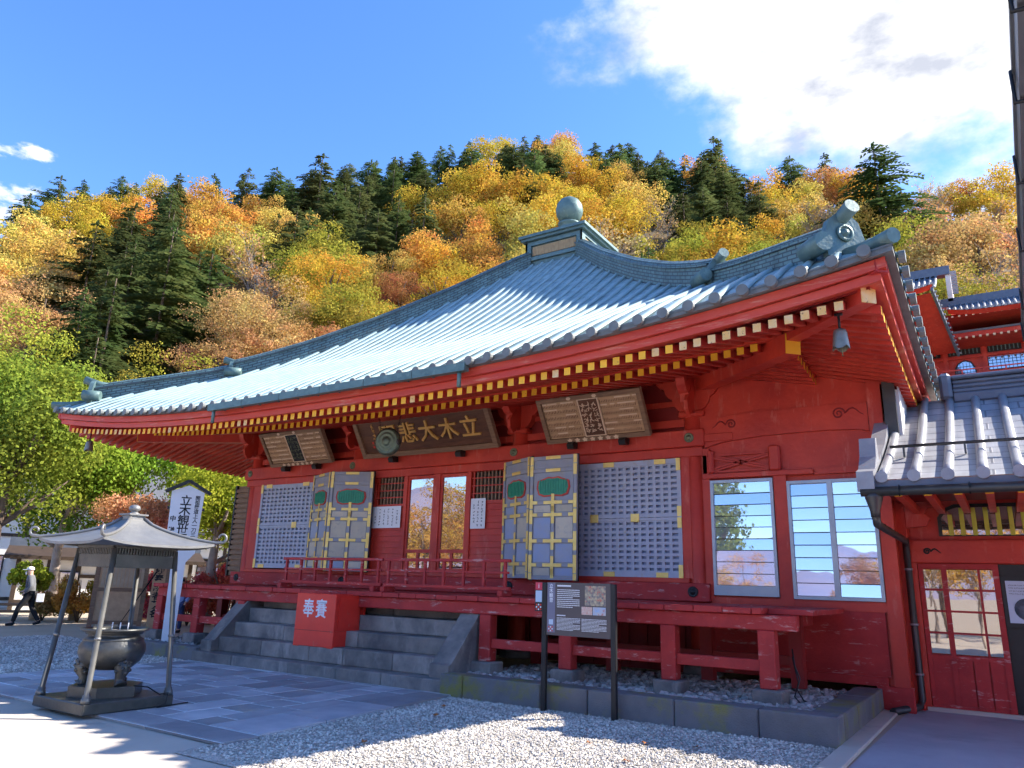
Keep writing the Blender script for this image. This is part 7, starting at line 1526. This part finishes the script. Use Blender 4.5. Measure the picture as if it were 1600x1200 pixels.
# ------------------------------------------------------------------ near trees and bushes at the left
def near_tree(name, lbl, base, H, col_, seed, nl, leaf, wide, low, lobes, flat=1.0, r0=.22, cat='tree', bark=BARKL):
    t = thing(name, lbl, cat, base); r = random.Random(seed)
    for n_, me in (('trunk', trunk_mesh('trunk', H, r0, r, bark, 9, .8, .02, .55)), ('crown', broad_crown('crown', seed, H, nl, leaf, lobes, wide, low, flat))):
        o_ = bpy.data.objects.new(n_, me); COL.objects.link(o_); o_.parent = t
        if n_ == 'crown': o_.color = (*col_, 1)
    return t
near_tree('broadleaf_tree', 'big fresh green tree filling the left frame edge beside the eave tip', (-25.1, 10.45, 0), 8.7, (.25, .30, .042), 71, 40000, .058, .25, .30, 34, 1.0, .20, bark=BARK)
near_tree('maple_tree', 'fresh green maple spreading behind the incense shelter roof', (-27.0, 15.0, 0), 7.2, (.24, .34, .040), 72, 26000, .065, .36, .42, 22, .8, .14, bark=BARK)
near_tree('maple_tree', 'lighter green maple beside the tall white sign', (-22.7, 16.2, 0), 6.1, (.38, .44, .050), 73, 22000, .06, .34, .36, 20, .9)
near_tree('maple_tree', 'dark green maple half hidden behind the spreading green maple', (-29.4, 14.4, 0), 7.4, (.13, .22, .035), 76, 16000, .075, .36, .25, 20, .9)
near_tree('maple_tree', 'small pinkish orange maple just above the shelter finial', (-25.0, 14.9, 0), 4.5, (.66, .30, .18), 74, 10000, .055, .28, .50, 16, .8)
def bush(name, lbl, base, w_, H, col_, seed, nl, leaf, cat='bush'):
    t = thing(name, lbl, cat, base); r = random.Random(seed); mb = MB()
    for i in range(10):
        a = r.uniform(0, 6.28); mb.tube([(0, 0, 0), (w_ * .3 * math.cos(a), w_ * .3 * math.sin(a), H * .45), (w_ * .6 * math.cos(a), w_ * .6 * math.sin(a), H * .8)], [.03, .02, .008], 4)
    lf = MB()
    for i in range(14):
        v = rvec(r); c = Vector((v.x * w_ * .62, v.y * w_ * .62, H * .52 + v.z * H * .25)); rad = r.uniform(.22, .34) * min(w_, H)
        for k in range(nl // 14):
            n = rvec(r); leaf_card(lf, c + Vector((n.x, n.y, n.z)) * rad * r.uniform(.6, 1.1), (n + rvec(r) * .7).normalized(), leaf * r.uniform(.6, 1.2), r)
    for n_, me in (('stems', mb.mesh('stems', [BARK])), ('foliage', lf.mesh('foliage', [LEAF]))):
        o_ = bpy.data.objects.new(n_, me); COL.objects.link(o_); o_.parent = t; o_.color = (*col_, 1)
bush('yellow_bush', 'yellow and orange bush behind the log fence', (-25.4, 13.4, 0), 1.0, 1.65, (.52, .32, .06), 81, 5000, .05)
bush('yellow_bush', 'smaller orange-brown bush right of the yellow one', (-24.7, 14.6, 0), .8, 1.5, (.50, .24, .06), 82, 3500, .05)
bush('red_bush', 'low bright red bush behind the left veranda end', (-23.0, 14.6, 0), 1.1, 1.75, (.62, .10, .09), 83, 5000, .05)
bush('red_bush', 'taller crimson bush beside the left column', (-21.7, 16.3, 0), 1.15, 2.25, (.66, .08, .08), 84, 5500, .05)
bush('red_bush', 'pinkish red bush left of the crimson one', (-22.5, 15.4, 0), 1.0, 1.85, (.64, .15, .12), 88, 4500, .05)
bush('pine_shrub', 'small clipped green pine shrub behind the walking person', (-26.3, 12.2, .6), .75, 1.5, (.30, .36, .04), 85, 4000, .05)
bush('yellow_bush', 'small tan shrub behind the walking person', (-26.6, 12.9, 0), .7, 1.0, (.40, .26, .10), 86, 2500, .05)
# trees behind the viewer that the windows mirror
near_tree('pine_tree', 'pine mirrored in the louvre window right of the column', (-11.2, -8.5, 0), 7.6, (.16, .21, .035), 91, 5000, .10, .22, .42, 9, .9, .2, bark=BARK)
r9 = random.Random(4)
for i, (x, y, h, c) in enumerate(((-27, -9, 7.6, 'org'), (-31, -7, 7.0, 'org'), (-29, -5, 7.2, 'red'), (-25, -12, 8, 'org'), (-28, -14, 8.5, 'gold'), (-23, -11, 7.4, 'red'), (-26, -6, 6, 'org'), (-34, -11, 7, 'gold'), (-19, -13, 5.6, 'org'), (-2.2, -9, 5.4, 'org'), (1.5, -10, 6.0, 'red'), (-6.0, -16, 4.6, 'red'), (-13.5, -22, 4.4, 'org'))):
    plant_tree('D', c, (x, y, 0), h, 'autumn tree across the forecourt mirrored in the door glass', 'autumn trees mirrored in the glass', i, r9)
for i, (x, y) in enumerate(((-.9, -4.6), (-2.4, -6.2), (.8, -7.0))):
    plant_tree('B', 'org', (x, y, 0), 5.0, 'thin bare branched tree mirrored in the sliding door panes', 'bare trees mirrored in the glass', i, r9)
